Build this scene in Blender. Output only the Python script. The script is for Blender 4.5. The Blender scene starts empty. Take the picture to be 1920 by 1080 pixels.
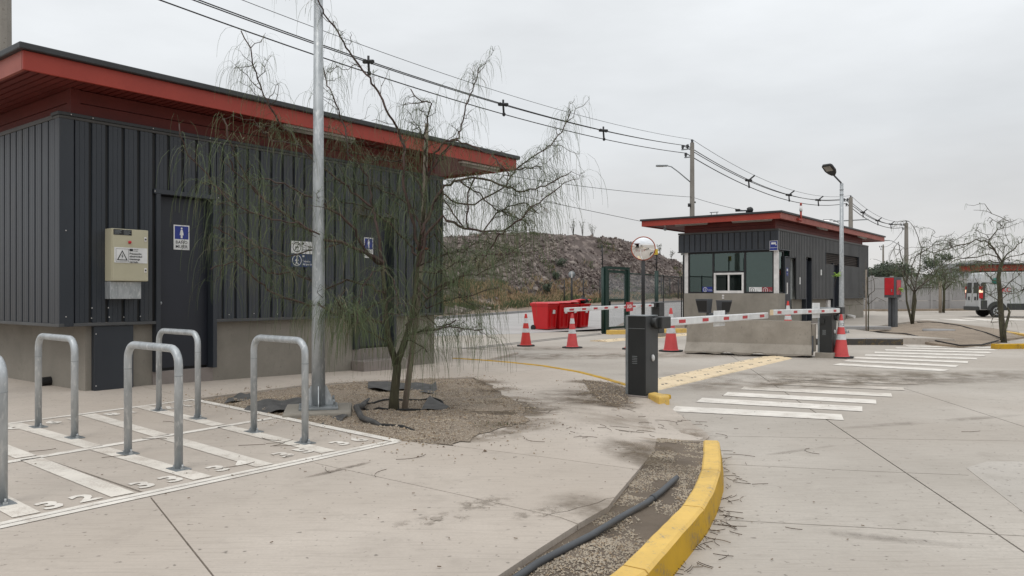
import bpy, bmesh, math, random
from mathutils import Vector, Matrix, geometry, noise as mnoise
random.seed(7)
S = bpy.context.scene
COL = S.collection
# ------------------------------------------------------------------ camera, sky, sun, exposure
F, HZ, CX, EYE = 1450.0, 550.0, 960.0, 1.2          # focal length and horizon in photo pixels, eye height
cam_d = bpy.data.cameras.new('camera'); cam = bpy.data.objects.new('camera', cam_d); COL.objects.link(cam)
cam.location = (0, 0, EYE); cam.rotation_euler = (math.radians(90), 0, 0)
cam_d.sensor_width = 36; cam_d.lens = 36 * F / 1920; cam_d.shift_y = (HZ - 540) / 1920
cam_d.clip_start = 0.05; cam_d.clip_end = 3000
S.camera = cam
SUN_EL, SUN_AZ = 58, 205                             # high, behind the camera; overcast
W = bpy.data.worlds.new("World"); S.world = W; W.use_nodes = True
nt = W.node_tree; nt.nodes.clear()
def wn(t, **k):
    n = nt.nodes.new(t)
    for a, b in k.items(): setattr(n, a, b)
    return n
out = wn('ShaderNodeOutputWorld'); bg = wn('ShaderNodeBackground'); bg.inputs['Strength'].default_value = 0.1
sky = wn('ShaderNodeTexSky', sky_type='NISHITA', sun_disc=False)
sky.sun_elevation = math.radians(SUN_EL); sky.sun_rotation = math.radians(SUN_AZ)
tc = wn('ShaderNodeTexCoord'); sep = wn('ShaderNodeSeparateXYZ')
nt.links.new(tc.outputs['Generated'], sep.inputs[0])
zc = wn('ShaderNodeMath', operation='MAXIMUM'); zc.inputs[1].default_value = 0; nt.links.new(sep.outputs['Z'], zc.inputs[0])
pw = wn('ShaderNodeMath', operation='POWER'); pw.inputs[1].default_value = 1.3; nt.links.new(zc.outputs[0], pw.inputs[0])
lin = wn('ShaderNodeMath', operation='MULTIPLY_ADD'); lin.inputs[1].default_value = 7.6; lin.inputs[2].default_value = 6.75
nt.links.new(pw.outputs[0], lin.inputs[0])           # overcast sky: brighter towards the zenith
mp = wn('ShaderNodeMapping'); mp.inputs['Scale'].default_value = (1.0, 1.0, 3.4); nt.links.new(tc.outputs['Generated'], mp.inputs[0])
cn = wn('ShaderNodeTexNoise'); cn.inputs['Scale'].default_value = 2.6; cn.inputs['Detail'].default_value = 5; cn.inputs['Roughness'].default_value = .52
nt.links.new(mp.outputs[0], cn.inputs['Vector'])
mr = wn('ShaderNodeMapRange'); mr.inputs[1].default_value = .3; mr.inputs[2].default_value = .7
mr.inputs[3].default_value = .895; mr.inputs[4].default_value = 1.085; nt.links.new(cn.outputs[0], mr.inputs[0])
ml = wn('ShaderNodeMath', operation='MULTIPLY'); nt.links.new(lin.outputs[0], ml.inputs[0]); nt.links.new(mr.outputs[0], ml.inputs[1])
hr = wn('ShaderNodeMapRange'); hr.inputs[1].default_value = 0; hr.inputs[2].default_value = .2; nt.links.new(zc.outputs[0], hr.inputs[0])
tint = wn('ShaderNodeMix', data_type='RGBA'); nt.links.new(hr.outputs[0], tint.inputs[0])
tint.inputs[6].default_value = (1.0, .975, .955, 1); tint.inputs[7].default_value = (.965, .995, 1.02, 1)
vm = wn('ShaderNodeVectorMath', operation='SCALE'); nt.links.new(tint.outputs[2], vm.inputs[0]); nt.links.new(ml.outputs[0], vm.inputs['Scale'])
mx = wn('ShaderNodeMix', data_type='RGBA'); mx.inputs[0].default_value = .96
nt.links.new(sky.outputs[0], mx.inputs[6]); nt.links.new(vm.outputs[0], mx.inputs[7])
nt.links.new(mx.outputs[2], bg.inputs['Color']); nt.links.new(bg.outputs[0], out.inputs[0])
sd = bpy.data.lights.new('sun', 'SUN'); sd.energy = 0.7; sd.angle = math.radians(25); sd.color = (1, .965, .92)
sun = bpy.data.objects.new('sun', sd); COL.objects.link(sun)
az, el = math.radians(SUN_AZ), math.radians(SUN_EL)
sdir = Vector((math.sin(az) * math.cos(el), math.cos(az) * math.cos(el), math.sin(el)))
sun.rotation_euler = sdir.to_track_quat('Z', 'Y').to_euler(); sun.location = (0, -20, 40)
vs = S.view_settings; S.display_settings.display_device = 'sRGB'
vs.view_transform = 'Standard'; vs.look = 'None'; vs.exposure = 0.07; vs.gamma = 1.0; vs.use_curve_mapping = False
S.cycles.max_bounces = 8; S.cycles.transparent_max_bounces = 24
# ------------------------------------------------------------------ helpers
TH = math.atan2(1450.0, 1130.0)                      # heading of the two buildings' long side
U = Vector((math.cos(TH), math.sin(TH), 0)); V = Vector((-math.sin(TH), math.cos(TH), 0))
def G(px, py, z=0.0):
    Y = F * (EYE - z) / (py - HZ); return Vector(((px - CX) / F * Y, Y, z))
def P(px, py, Y): return Vector(((px - CX) / F * Y, Y, EYE - (py - HZ) / F * Y))
def clamp(a, lo=0., hi=1.): return max(lo, min(hi, a))
def lerp(a, b, t): return a + (b - a) * t
def segd(p, a, b):
    ab = b - a; t = clamp((p - a).dot(ab) / max(ab.length_squared, 1e-9)); return (p - (a + ab * t)).length
ROADZ = -.14
RA, RB = Vector((1.84, 8.9)), Vector((1.66, 7.15))
def zs(x, y):                                        # height of the near pavement: level, then falling to the lane
    z = -.10 * clamp((x * U.x + y * U.y - 5) / 4.5)
    t = clamp(segd(Vector((x, y)), RA, RB) / 1.0); t = t * t * (3 - 2 * t)
    return lerp(ROADZ + .006, z, t)
def GS(px, py, dz=0.):
    z = 0.
    for _ in range(8):
        p = G(px, py, z + dz); z = zs(p.x, p.y)
    return G(px, py, z + dz)
def GR(px, py): return G(px, py, ROADZ)

# ------------------------------------------------------------------ materials
def mat(name, c, c2=None, scale=4., rough=.7, metal=0., bump=0., bscale=60., spec=.5, var=.12, contrast=(.35, .65), stretch=(1, 1, 1), c3=None, c3scale=30, c3th=(.62, .70), coat=0., trans=0.):
    m = bpy.data.materials.new(name); m.use_nodes = True; t = m.node_tree; b = t.nodes['Principled BSDF']
    def N(ty, **k):
        n = t.nodes.new(ty)
        for a, v in k.items(): setattr(n, a, v)
        return n
    L = t.links.new
    geo = N('ShaderNodeNewGeometry'); mp = N('ShaderNodeMapping'); mp.inputs['Scale'].default_value = stretch
    L(geo.outputs['Position'], mp.inputs[0])
    n1 = N('ShaderNodeTexNoise'); n1.inputs['Scale'].default_value = scale; n1.inputs['Detail'].default_value = 7; n1.inputs['Roughness'].default_value = .6
    L(mp.outputs[0], n1.inputs['Vector'])
    r1 = N('ShaderNodeMapRange'); r1.inputs[1].default_value = contrast[0]; r1.inputs[2].default_value = contrast[1]; L(n1.outputs[0], r1.inputs[0])
    if c2 is None: c2 = tuple(v * (1 - var * 2) for v in c); 
    mix = N('ShaderNodeMix', data_type='RGBA'); mix.inputs[6].default_value = (*c, 1); mix.inputs[7].default_value = (*c2, 1); L(r1.outputs[0], mix.inputs[0])
    last = mix.outputs[2]
    if c3 is not None:
        n3 = N('ShaderNodeTexNoise'); n3.inputs['Scale'].default_value = c3scale; n3.inputs['Detail'].default_value = 4; L(mp.outputs[0], n3.inputs['Vector'])
        r3 = N('ShaderNodeMapRange'); r3.inputs[1].default_value = c3th[0]; r3.inputs[2].default_value = c3th[1]; L(n3.outputs[0], r3.inputs[0])
        m3 = N('ShaderNodeMix', data_type='RGBA'); L(r3.outputs[0], m3.inputs[0]); L(last, m3.inputs[6]); m3.inputs[7].default_value = (*c3, 1); last = m3.outputs[2]
    L(last, b.inputs['Base Color'])
    b.inputs['Roughness'].default_value = rough; b.inputs['Metallic'].default_value = metal; b.inputs['Specular IOR Level'].default_value = spec
    b.inputs['Coat Weight'].default_value = coat
    if bump:
        nb = N('ShaderNodeTexNoise'); nb.inputs['Scale'].default_value = bscale; nb.inputs['Detail'].default_value = 5; L(mp.outputs[0], nb.inputs['Vector'])
        bp = N('ShaderNodeBump'); bp.inputs['Strength'].default_value = bump; bp.inputs['Distance'].default_value = .01; L(nb.outputs[0], bp.inputs['Height']); L(bp.outputs[0], b.inputs['Normal'])
    m['links'] = 1
    return m
def concrete(name, c, dark, speck=(.16, .14, .12), streak=0., rough=.88, warm=None, spk=(.64, .72), big=.55, ang=0.):
    """Cast concrete: broad blotches, dirt patches, fine grain, dark specks, broom streaks."""
    m = bpy.data.materials.new(name); m.use_nodes = True; t = m.node_tree; b = t.nodes['Principled BSDF']
    L = t.links.new
    def N(ty, **k):
        n = t.nodes.new(ty)
        for a, v in k.items(): setattr(n, a, v)
        return n
    geo = N('ShaderNodeNewGeometry'); pos = geo.outputs['Position']
    def nz(sc, det=6, ro=.6, vec=pos):
        n = N('ShaderNodeTexNoise'); n.inputs['Scale'].default_value = sc; n.inputs['Detail'].default_value = det; n.inputs['Roughness'].default_value = ro; L(vec, n.inputs['Vector']); return n.outputs[0]
    def rng(v, a, b_, c_=0., d=1.):
        n = N('ShaderNodeMapRange'); 
        for i, q in enumerate((a, b_, c_, d)): n.inputs[i + 1].default_value = q
        L(v, n.inputs[0]); return n.outputs[0]
    def mixc(f, a, c_):
        n = N('ShaderNodeMix', data_type='RGBA'); L(f, n.inputs[0])
        if isinstance(a, tuple): n.inputs[6].default_value = (*a, 1)
        else: L(a, n.inputs[6])
        if isinstance(c_, tuple): n.inputs[7].default_value = (*c_, 1)
        else: L(c_, n.inputs[7])
        return n.outputs[2]
    col = mixc(rng(nz(big, 7, .62), .36, .68), c, tuple(lerp(x, y, .62) for x, y in zip(c, dark)))
    if warm: col = mixc(rng(nz(.31, 4, .5), .45, .66), col, warm)
    col = mixc(rng(nz(2.7, 9, .78), .53, .74, 0, .62), col, dark)
    mp = N('ShaderNodeMapping'); mp.inputs['Rotation'].default_value = (0, 0, ang); mp.inputs['Scale'].default_value = (1.5, 26, 3); L(pos, mp.inputs[0])
    st = nz(2.2, 5, .6, mp.outputs[0])
    if streak:
        col = mixc(rng(st, .50, .72, 0, streak), col, dark)
        col = mixc(rng(nz(7.5, 8, .8), .60, .70, 0, .55), col, tuple(x * .62 for x in c))
        col = mixc(rng(nz(3.1, 9, .8, mp.outputs[0]), .55, .72, 0, .5), col, tuple(min(1, x * 1.13) for x in c))
    col = mixc(rng(nz(55, 3, .6), .35, .7, 0, .38), col, tuple(x * .72 for x in c))
    col = mixc(rng(nz(23, 2, .5), spk[0], spk[1], 0, .8), col, speck)
    oi = N('ShaderNodeObjectInfo'); hs = N('ShaderNodeHueSaturation'); L(rng(oi.outputs['Random'], 0, 1, .90, 1.07), hs.inputs['Value']); L(col, hs.inputs['Color']); col = hs.outputs[0]
    L(col, b.inputs['Base Color']); b.inputs['Roughness'].default_value = rough; b.inputs['Specular IOR Level'].default_value = .3
    bp = N('ShaderNodeBump'); bp.inputs['Strength'].default_value = .25; bp.inputs['Distance'].default_value = .004
    ad = N('ShaderNodeMath', operation='MULTIPLY_ADD'); ad.inputs[1].default_value = .6; L(st, ad.inputs[0]); L(nz(90, 4, .7), ad.inputs[2])
    L(ad.outputs[0], bp.inputs['Height']); L(bp.outputs[0], b.inputs['Normal'])
    return m
def worn(name, paint, under, th=(.50, .60), scale=9., rough=.7, fine=60., spec=.4):
    """Paint that has flaked and scuffed off to what is beneath."""
    m = bpy.data.materials.new(name); m.use_nodes = True; t = m.node_tree; b = t.nodes['Principled BSDF']; L = t.links.new
    geo = t.nodes.new('ShaderNodeNewGeometry')
    def nz(sc, det):
        n = t.nodes.new('ShaderNodeTexNoise'); n.inputs['Scale'].default_value = sc; n.inputs['Detail'].default_value = det; n.inputs['Roughness'].default_value = .68; L(geo.outputs['Position'], n.inputs['Vector']); return n.outputs[0]
    a = t.nodes.new('ShaderNodeMath'); a.operation = 'MULTIPLY_ADD'; a.inputs[1].default_value = .45; L(nz(fine, 3), a.inputs[0])
    a2 = t.nodes.new('ShaderNodeMath'); a2.operation = 'MULTIPLY'; a2.inputs[1].default_value = .6; L(nz(scale, 8), a2.inputs[0]); L(a2.outputs[0], a.inputs[2])
    r = t.nodes.new('ShaderNodeMapRange'); r.inputs[1].default_value = th[0]; r.inputs[2].default_value = th[1]; L(a.outputs[0], r.inputs[0])
    tone = t.nodes.new('ShaderNodeMix'); tone.data_type = 'RGBA'; tone.inputs[6].default_value = (*paint, 1); tone.inputs[7].default_value = (*[x * .74 for x in paint], 1)
    rr = t.nodes.new('ShaderNodeMapRange'); rr.inputs[1].default_value = .35; rr.inputs[2].default_value = .75; L(nz(scale * .5, 6), rr.inputs[0]); L(rr.outputs[0], tone.inputs[0])
    mx_ = t.nodes.new('ShaderNodeMix'); mx_.data_type = 'RGBA'; L(r.outputs[0], mx_.inputs[0]); L(tone.outputs[2], mx_.inputs[6]); mx_.inputs[7].default_value = (*under, 1)
    L(mx_.outputs[2], b.inputs['Base Color']); b.inputs['Roughness'].default_value = rough; b.inputs['Specular IOR Level'].default_value = spec
    bp = t.nodes.new('ShaderNodeBump'); bp.inputs['Strength'].default_value = .3; bp.inputs['Distance'].default_value = .004; L(a.outputs[0], bp.inputs['Height']); L(bp.outputs[0], b.inputs['Normal'])
    return m
def glassy(name, tint, ior=1.45, rough=0.02, refl=.0):
    m = bpy.data.materials.new(name); m.use_nodes = True; t = m.node_tree; t.nodes.remove(t.nodes['Principled BSDF']); L = t.links.new
    o = t.nodes['Material Output']; tr = t.nodes.new('ShaderNodeBsdfTransparent'); tr.inputs[0].default_value = (*tint, 1)
    gl = t.nodes.new('ShaderNodeBsdfGlossy'); gl.inputs['Roughness'].default_value = rough; gl.inputs[0].default_value = (.8, .95, .92, 1)
    fr = t.nodes.new('ShaderNodeFresnel'); fr.inputs[0].default_value = ior
    ad = t.nodes.new('ShaderNodeMath'); ad.operation = 'ADD'; ad.inputs[1].default_value = refl; L(fr.outputs[0], ad.inputs[0])
    ms = t.nodes.new('ShaderNodeMixShader'); L(ad.outputs[0], ms.inputs[0]); L(tr.outputs[0], ms.inputs[1]); L(gl.outputs[0], ms.inputs[2]); L(ms.outputs[0], o.inputs[0])
    return m
def emit(name, c, s):
    m = bpy.data.materials.new(name); m.use_nodes = True; b = m.node_tree.nodes['Principled BSDF']
    b.inputs['Base Color'].default_value = (*c, 1); b.inputs['Emission Color'].default_value = (*c, 1); b.inputs['Emission Strength'].default_value = s; return m
SLABC = (.46, .405, .345)
m_walk = concrete('pavement concrete', (.53, .466, .402), (.30, .257, .217), streak=.5, warm=(.43, .368, .308), ang=-TH, spk=(.66, .74))
m_road = concrete('lane concrete', (.505, .457, .402), (.285, .25, .21), streak=.5, warm=(.41, .36, .308), ang=-TH + .25, spk=(.67, .75), big=.4)
m_patch = concrete('new concrete patch', (.47, .43, .385), (.30, .27, .23), streak=.2, ang=.4)
m_street = concrete('street concrete', (.46, .44, .425), (.32, .30, .285), streak=.3)
m_plinth = concrete('plinth concrete', (.285, .26, .222), (.165, .15, .125), streak=0., big=1.1, spk=(.70, .78))
m_jersey = concrete('barrier concrete', (.33, .295, .25), (.17, .148, .12), big=2.2, spk=(.68, .75))
m_step = concrete('step concrete', (.27, .235, .215), (.18, .155, .14), big=1.5, spk=(.72, .8))
m_wallc = concrete('boundary concrete', (.36, .35, .345), (.25, .24, .235), big=.5)
m_pole = concrete('pole concrete', (.30, .28, .25), (.18, .165, .145), big=1.)
m_earth = mat('packed earth', (.27, .21, .155), (.16, .12, .085), scale=1.6, rough=.95, bump=.8, bscale=35, c3=(.36, .30, .235), c3scale=70, c3th=(.5, .62))
m_gravelbed = mat('gravel bed', (.22, .168, .118), (.125, .093, .065), scale=2.2, rough=.95, bump=1., bscale=90, c3=(.42, .36, .29), c3scale=110, c3th=(.5, .6))
m_dust = mat('far ground', (.32, .27, .22), (.24, .195, .15), scale=.4, rough=.95, bump=.4, bscale=20)
m_clad = mat('graphite cladding', (.030, .036, .045), (.022, .0265, .034), scale=1.3, rough=.40, bump=.35, bscale=2.2, spec=.5, stretch=(1, 1, .4), c3=(.046, .047, .047), c3scale=2.2, c3th=(.58, .78))
m_clad2 = mat('graphite rib cladding', (.075, .077, .078), (.055, .056, .057), scale=1.3, rough=.5, spec=.45)
m_groove = mat('groove shade sheet', (.006, .0065, .007), rough=.6)  # far darker than the boards: shade between them put into the colour
m_trim = mat('bronze grey trim', (.060, .055, .05), (.042, .039, .036), scale=3, rough=.5)
m_flash = mat('roof flashing', (.030, .032, .034), rough=.5)
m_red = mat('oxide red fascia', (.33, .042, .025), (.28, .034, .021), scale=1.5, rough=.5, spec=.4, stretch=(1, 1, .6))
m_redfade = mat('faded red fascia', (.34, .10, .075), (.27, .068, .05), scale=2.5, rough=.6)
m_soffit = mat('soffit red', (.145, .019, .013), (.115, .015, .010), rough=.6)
m_door = mat('door navy', (.015, .018, .027), (.012, .0145, .022), scale=2, rough=.45)
m_black = mat('black plastic', (.012, .012, .013), rough=.5)
m_rubber = mat('black rubber', (.02, .02, .02), rough=.8, bump=.2)
m_galv = mat('galvanised steel', (.46, .48, .49), (.32, .34, .35), scale=14, rough=.45, metal=.5, bump=.08, bscale=30, stretch=(1, 1, .35), c3=(.55, .56, .56), c3scale=40, c3th=(.55, .7))
m_galvd = mat('dull galvanised', (.30, .32, .33), (.22, .235, .24), scale=9, rough=.5, metal=.6, bump=.05)
m_alu = mat('white aluminium', (.72, .70, .68), rough=.45)
m_cream = mat('cream enamel', (.46, .43, .31), (.42, .39, .28), scale=2, rough=.4)
m_white = mat('white sheet', (.74, .74, .73), rough=.5)
m_blue = mat('sign blue', (.012, .03, .24), rough=.45)
m_navy = mat('sign navy', (.014, .035, .10), rough=.45)
m_ink = mat('black ink', (.015, .015, .016), rough=.6)
m_box = mat('barrier charcoal', (.020, .021, .021), (.016, .017, .017), scale=3, rough=.5)
m_boxl = mat('barrier charcoal lit side', (.042, .044, .045), rough=.5)  # lighter copy for the right face, its stronger light put into the colour
m_red2 = mat('reflective red', (.52, .012, .022), rough=.35)
m_bin = mat('bin red', (.55, .008, .012), (.46, .007, .010), scale=2, rough=.4)
m_cone = mat('cone red', (.56, .035, .028), (.48, .03, .024), scale=6, rough=.55)
m_cone2 = mat('faded cone pink', (.60, .075, .075), (.52, .06, .06), scale=6, rough=.6)
m_band = mat('grey reflective band', (.62, .62, .62), (.5, .5, .5), scale=12, rough=.4)
m_green = mat('gate green', (.007, .032, .024), rough=.5)
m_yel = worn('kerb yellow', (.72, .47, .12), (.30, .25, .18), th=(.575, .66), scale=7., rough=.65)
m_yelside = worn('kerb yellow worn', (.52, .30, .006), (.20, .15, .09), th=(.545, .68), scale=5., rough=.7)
m_bumpy = worn('speed bump cream', (.74, .59, .39), (.34, .28, .2), th=(.58, .70), scale=6.)
m_line = worn('white road paint', (.75, .70, .63), (.48, .42, .36), th=(.54, .66), scale=6., fine=90)
m_linew = worn('worn white road paint', (.71, .655, .58), (.48, .42, .36), th=(.515, .62), scale=4., fine=90)
m_lineg = worn('ghost white road paint', (.60, .54, .47), (.41, .36, .305), th=(.46, .56), scale=3., fine=80)
m_glass = glassy('teal glazing', (.27, .45, .43), refl=.08)
m_glass2 = glassy('clear dark glazing', (.42, .45, .45))
m_inside = mat('room wall', (.60, .64, .62), rough=.8)
m_mirror = mat('mirror', (.9, .9, .9), rough=.03, metal=1., var=0)
m_orange = mat('mirror rim', (.42, .09, .04), rough=.5)
m_steelk = mat('black steel', (.014, .014, .015), rough=.5)
m_cable = mat('cable black', (.02, .02, .022), rough=.6)
m_hose = mat('grey pipe', (.06, .065, .072), rough=.5)
m_cloth = mat('weed cloth', (.095, .092, .088), (.055, .053, .051), scale=8, rough=.9, bump=.4)
m_bark = mat('olive bark', (.075, .068, .038), (.042, .037, .023), scale=14, rough=.9, bump=.6, bscale=50, stretch=(1, 1, .3))
m_twig = mat('red brown twig', (.075, .044, .035), (.05, .032, .028), scale=8, rough=.85)
m_farbark = mat('grey brown limb', (.085, .070, .052), (.058, .048, .036), scale=6, rough=.9)
m_darktwig = mat('dark twig', (.045, .034, .028), rough=.85)
m_leaf = mat('olive needle leaf', (.088, .115, .045), (.055, .08, .034), scale=2.5, rough=.7, c3=(.18, .15, .09), c3scale=5, c3th=(.55, .7))
m_leafd = mat('dull needle leaf', (.085, .082, .06), (.06, .062, .042), scale=2.5, rough=.7)
m_stake = mat('weathered stake', (.30, .25, .20), (.20, .165, .13), scale=10, rough=.9, stretch=(1, 1, .15))
m_tree = mat('dark crown', (.055, .072, .042), (.035, .048, .028), scale=1.5, rough=.8)  # crown colour lightened towards distance haze
m_grassd = mat('dry grass', (.36, .26, .15), (.28, .19, .11), scale=.6, rough=.9)
m_grassg = mat('green weeds', (.10, .12, .05), (.07, .085, .04), scale=.6, rough=.9)
m_rockp = mat('purple rubble', (.122, .094, .085), (.084, .064, .058), scale=2, rough=.95)
m_rockw = mat('pale rubble', (.27, .225, .20), (.19, .16, .14), scale=2, rough=.95)
m_rockg = mat('grey rubble', (.155, .118, .107), (.105, .08, .073), scale=2, rough=.95)
m_mound = mat('mound soil', (.120, .094, .084), (.080, .062, .056), scale=.8, rough=.95, bump=1, bscale=3, c3=(.21, .17, .15), c3scale=1.6, c3th=(.5, .62))
m_verge = mat('verge soil', (.26, .20, .15), (.18, .135, .10), scale=.5, rough=.95, bump=.6, bscale=6)
m_vanw = mat('van white', (.46, .47, .47), (.41, .42, .42), scale=2, rough=.3, coat=.3)
m_vang = mat('van dark trim', (.035, .038, .036), rough=.6)
m_tail = mat('tail red', (.45, .01, .012), rough=.2)
m_lit = emit('lit tail lamp', (1., .6, .4), .9)
m_lampw = emit('lit street lamp', (1., .98, .95), 2.0)
m_tyre = mat('tyre', (.02, .02, .02), rough=.85)
m_skin = mat('skin', (.30, .17, .11), rough=.6)
m_hair = mat('hair', (.012, .010, .009), rough=.6)
m_shirt = mat('dark shirt', (.03, .034, .045), rough=.8)
m_leafneon = mat('fresh leaf', (.22, .36, .03), rough=.6)
m_redbox = mat('cabinet red', (.52, .010, .018), rough=.4)
m_redboxs = mat('cabinet red side', (.52, .06, .07), rough=.5)
m_steelg = mat('grey steel', (.075, .08, .088), rough=.5)
m_tube = mat('tube diffuser', (.30, .28, .25), rough=.4)
m_far = mat('far haze grey', (.36, .37, .39), rough=.9)
m_louvre = mat('brown louvre', (.075, .055, .045), rough=.6)

# ------------------------------------------------------------------ mesh building
class MB:
    def __init__(s): s.v = []; s.f = []; s.mi = []; s.sm = []; s.cur = 0; s.smooth = False
    def add(s, vs, fs):
        o = len(s.v); s.v += [tuple(v) for v in vs]
        for f in fs: s.f.append([o + i for i in f]); s.mi.append(s.cur); s.sm.append(s.smooth)
        return s
    def box(s, x0, x1, y0, y1, z0, z1, M=None):
        vs = [Vector((x, y, z)) for x in (x0, x1) for y in (y0, y1) for z in (z0, z1)]
        if M is not None: vs = [M @ v for v in vs]
        return s.add(vs, [(0, 1, 3, 2), (4, 6, 7, 5), (0, 4, 5, 1), (2, 3, 7, 6), (0, 2, 6, 4), (1, 5, 7, 3)])
    def tube(s, pts, r, n=8, caps=True, smooth=True):
        pts = [Vector(p) for p in pts]; m = len(pts)
        rs = r if isinstance(r, (list, tuple)) else [r] * m
        sm = s.smooth; s.smooth = smooth and n > 3
        o = len(s.v); prev = None
        for i, p in enumerate(pts):
            d = (pts[min(i + 1, m - 1)] - pts[max(i - 1, 0)])
            d = d.normalized() if d.length > 1e-9 else Vector((0, 0, 1))
            if prev is None:
                a = d.orthogonal().normalized()
            else:
                a = prev - d * prev.dot(d); a = a.normalized() if a.length > 1e-6 else d.orthogonal().normalized()
            prev = a; b = d.cross(a)
            for k in range(n):
                t = 2 * math.pi * k / n; s.v.append(tuple(p + (a * math.cos(t) + b * math.sin(t)) * rs[i]))
        for i in range(m - 1):
            for k in range(n):
                k2 = (k + 1) % n
                s.f.append([o + i * n + k, o + i * n + k2, o + (i + 1) * n + k2, o + (i + 1) * n + k]); s.mi.append(s.cur); s.sm.append(s.smooth)
        s.smooth = False
        if caps and n > 2:
            s.f.append([o + k for k in range(n)][::-1]); s.mi.append(s.cur); s.sm.append(False)
            s.f.append([o + (m - 1) * n + k for k in range(n)]); s.mi.append(s.cur); s.sm.append(False)
        s.smooth = sm
        return s
    def lathe(s, prof, n=20, M=None, cap=True):
        o = len(s.v)
        for r, z in prof:
            for k in range(n):
                t = 2 * math.pi * k / n; v = Vector((r * math.cos(t), r * math.sin(t), z)); s.v.append(tuple(M @ v if M is not None else v))
        for i in range(len(prof) - 1):
            for k in range(n):
                k2 = (k + 1) % n; s.f.append([o + i * n + k, o + i * n + k2, o + (i + 1) * n + k2, o + (i + 1) * n + k]); s.mi.append(s.cur); s.sm.append(True)
        if cap:
            for i, rev in ((0, True), (len(prof) - 1, False)):
                q = [o + i * n + k for k in range(n)]; s.f.append(q[::-1] if rev else q); s.mi.append(s.cur); s.sm.append(False)
        return s
    def prism(s, poly, a, b, M=None):
        """poly: (p,q) pairs in the x-z plane, extruded along y from a to b."""
        n = len(poly); vs = [Vector((p, a, q)) for p, q in poly] + [Vector((p, b, q)) for p, q in poly]
        if M is not None: vs = [M @ v for v in vs]
        return s.add(vs, [list(range(n)), list(range(2 * n - 1, n - 1, -1))] + [[i, i + n, (i + 1) % n + n, (i + 1) % n] for i in range(n)])
    def slab(s, poly, z0, z1):
        n = len(poly); vs = [(p[0], p[1], z0) for p in poly] + [(p[0], p[1], z1) for p in poly]
        return s.add(vs, [list(range(n))[::-1], list(range(n, 2 * n))] + [[i, (i + 1) % n, (i + 1) % n + n, i + n] for i in range(n)])
    def mesh(s, name, mats):
        me = bpy.data.meshes.new(name); me.from_pydata(s.v, [], s.f); 
        for m in (mats if isinstance(mats, (list, tuple)) else [mats]): me.materials.append(m)
        me.polygons.foreach_set('material_index', s.mi); me.polygons.foreach_set('use_smooth', s.sm); me.update()
        return me
    def build(s, name, mats, parent=None, bevel=0., fix=True, **tags):
        me = s.mesh(name, mats)
        if fix:
            bm = bmesh.new(); bm.from_mesh(me); bmesh.ops.recalc_face_normals(bm, faces=bm.faces); bm.to_mesh(me); bm.free()
        o = bpy.data.objects.new(name, me); COL.objects.link(o)
        if parent is not None: o.parent = parent
        if bevel:
            b = o.modifiers.new('bevel', 'BEVEL'); b.width = bevel; b.segments = 2; b.limit_method = 'ANGLE'; b.angle_limit = math.radians(40)
        return tag(o, **tags)
def tag(o, label=None, cat=None, group=None, kind=None):
    for k, v in (('label', label), ('category', cat), ('group', group), ('kind', kind)):
        if v: o[k] = v
    return o
def thing(name, label=None, cat=None, loc=(0, 0, 0), rz=0., group=None, kind=None):
    o = bpy.data.objects.new(name, None); COL.objects.link(o); o.location = loc; o.rotation_euler = (0, 0, rz); o.empty_display_size = .2
    return tag(o, label, cat, group, kind)
def link(name, me, parent, loc=(0, 0, 0), rz=0.):
    o = bpy.data.objects.new(name, me); COL.objects.link(o); o.parent = parent; o.location = loc; o.rotation_euler = (0, 0, rz); return o
def copy_tree(o, parent=None):
    c = o.copy(); COL.objects.link(c)
    if parent is not None: c.parent = parent
    for ch in list(o.children): copy_tree(ch, c)
    return c
def bx(name, m, parent, *a, bevel=0., **t): return MB().box(*a).build(name, m, parent, bevel=bevel, **t)
def text(name, body, size, m, parent, M, align='LEFT', spacing=1., ext=.0008, bold=0.):
    cu = bpy.data.curves.new(name, 'FONT'); cu.body = body; cu.size = size; cu.align_x = align; cu.extrude = ext; cu.space_character = spacing; cu.offset = bold; cu.resolution_u = 2
    o = bpy.data.objects.new(name, cu); me = bpy.data.meshes.new_from_object(o); me.name = name; bpy.data.objects.remove(o); bpy.data.curves.remove(cu)
    me.materials.clear(); me.materials.append(m); me.transform(M)
    o = bpy.data.objects.new(name, me); COL.objects.link(o); o.parent = parent; return o
def face_y(x, y, z): return Matrix.Translation((x, y, z)) @ Matrix.Rotation(math.pi / 2, 4, 'X')      # text upright, facing -y
def face_x(x, y, z): return Matrix.Translation((x, y, z)) @ Matrix.Rotation(-math.pi / 2, 4, 'Z') @ Matrix.Rotation(math.pi / 2, 4, 'X')  # facing -x
def pip(p, poly):
    x, y = p[0], p[1]; c = False; j = len(poly) - 1
    for i in range(len(poly)):
        xi, yi = poly[i][0], poly[i][1]; xj, yj = poly[j][0], poly[j][1]
        if (yi > y) != (yj > y) and x < (xj - xi) * (y - yi) / (yj - yi) + xi: c = not c
        j = i
    return c
def zig(a, b, n, amp):
    a, b = Vector(a[:2]), Vector(b[:2]); d = (b - a); p = Vector((-d.y, d.x)).normalized()
    return [a] + [a.lerp(b, i / n) + p * random.uniform(-amp, amp) for i in range(1, n)] + [b]
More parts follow.
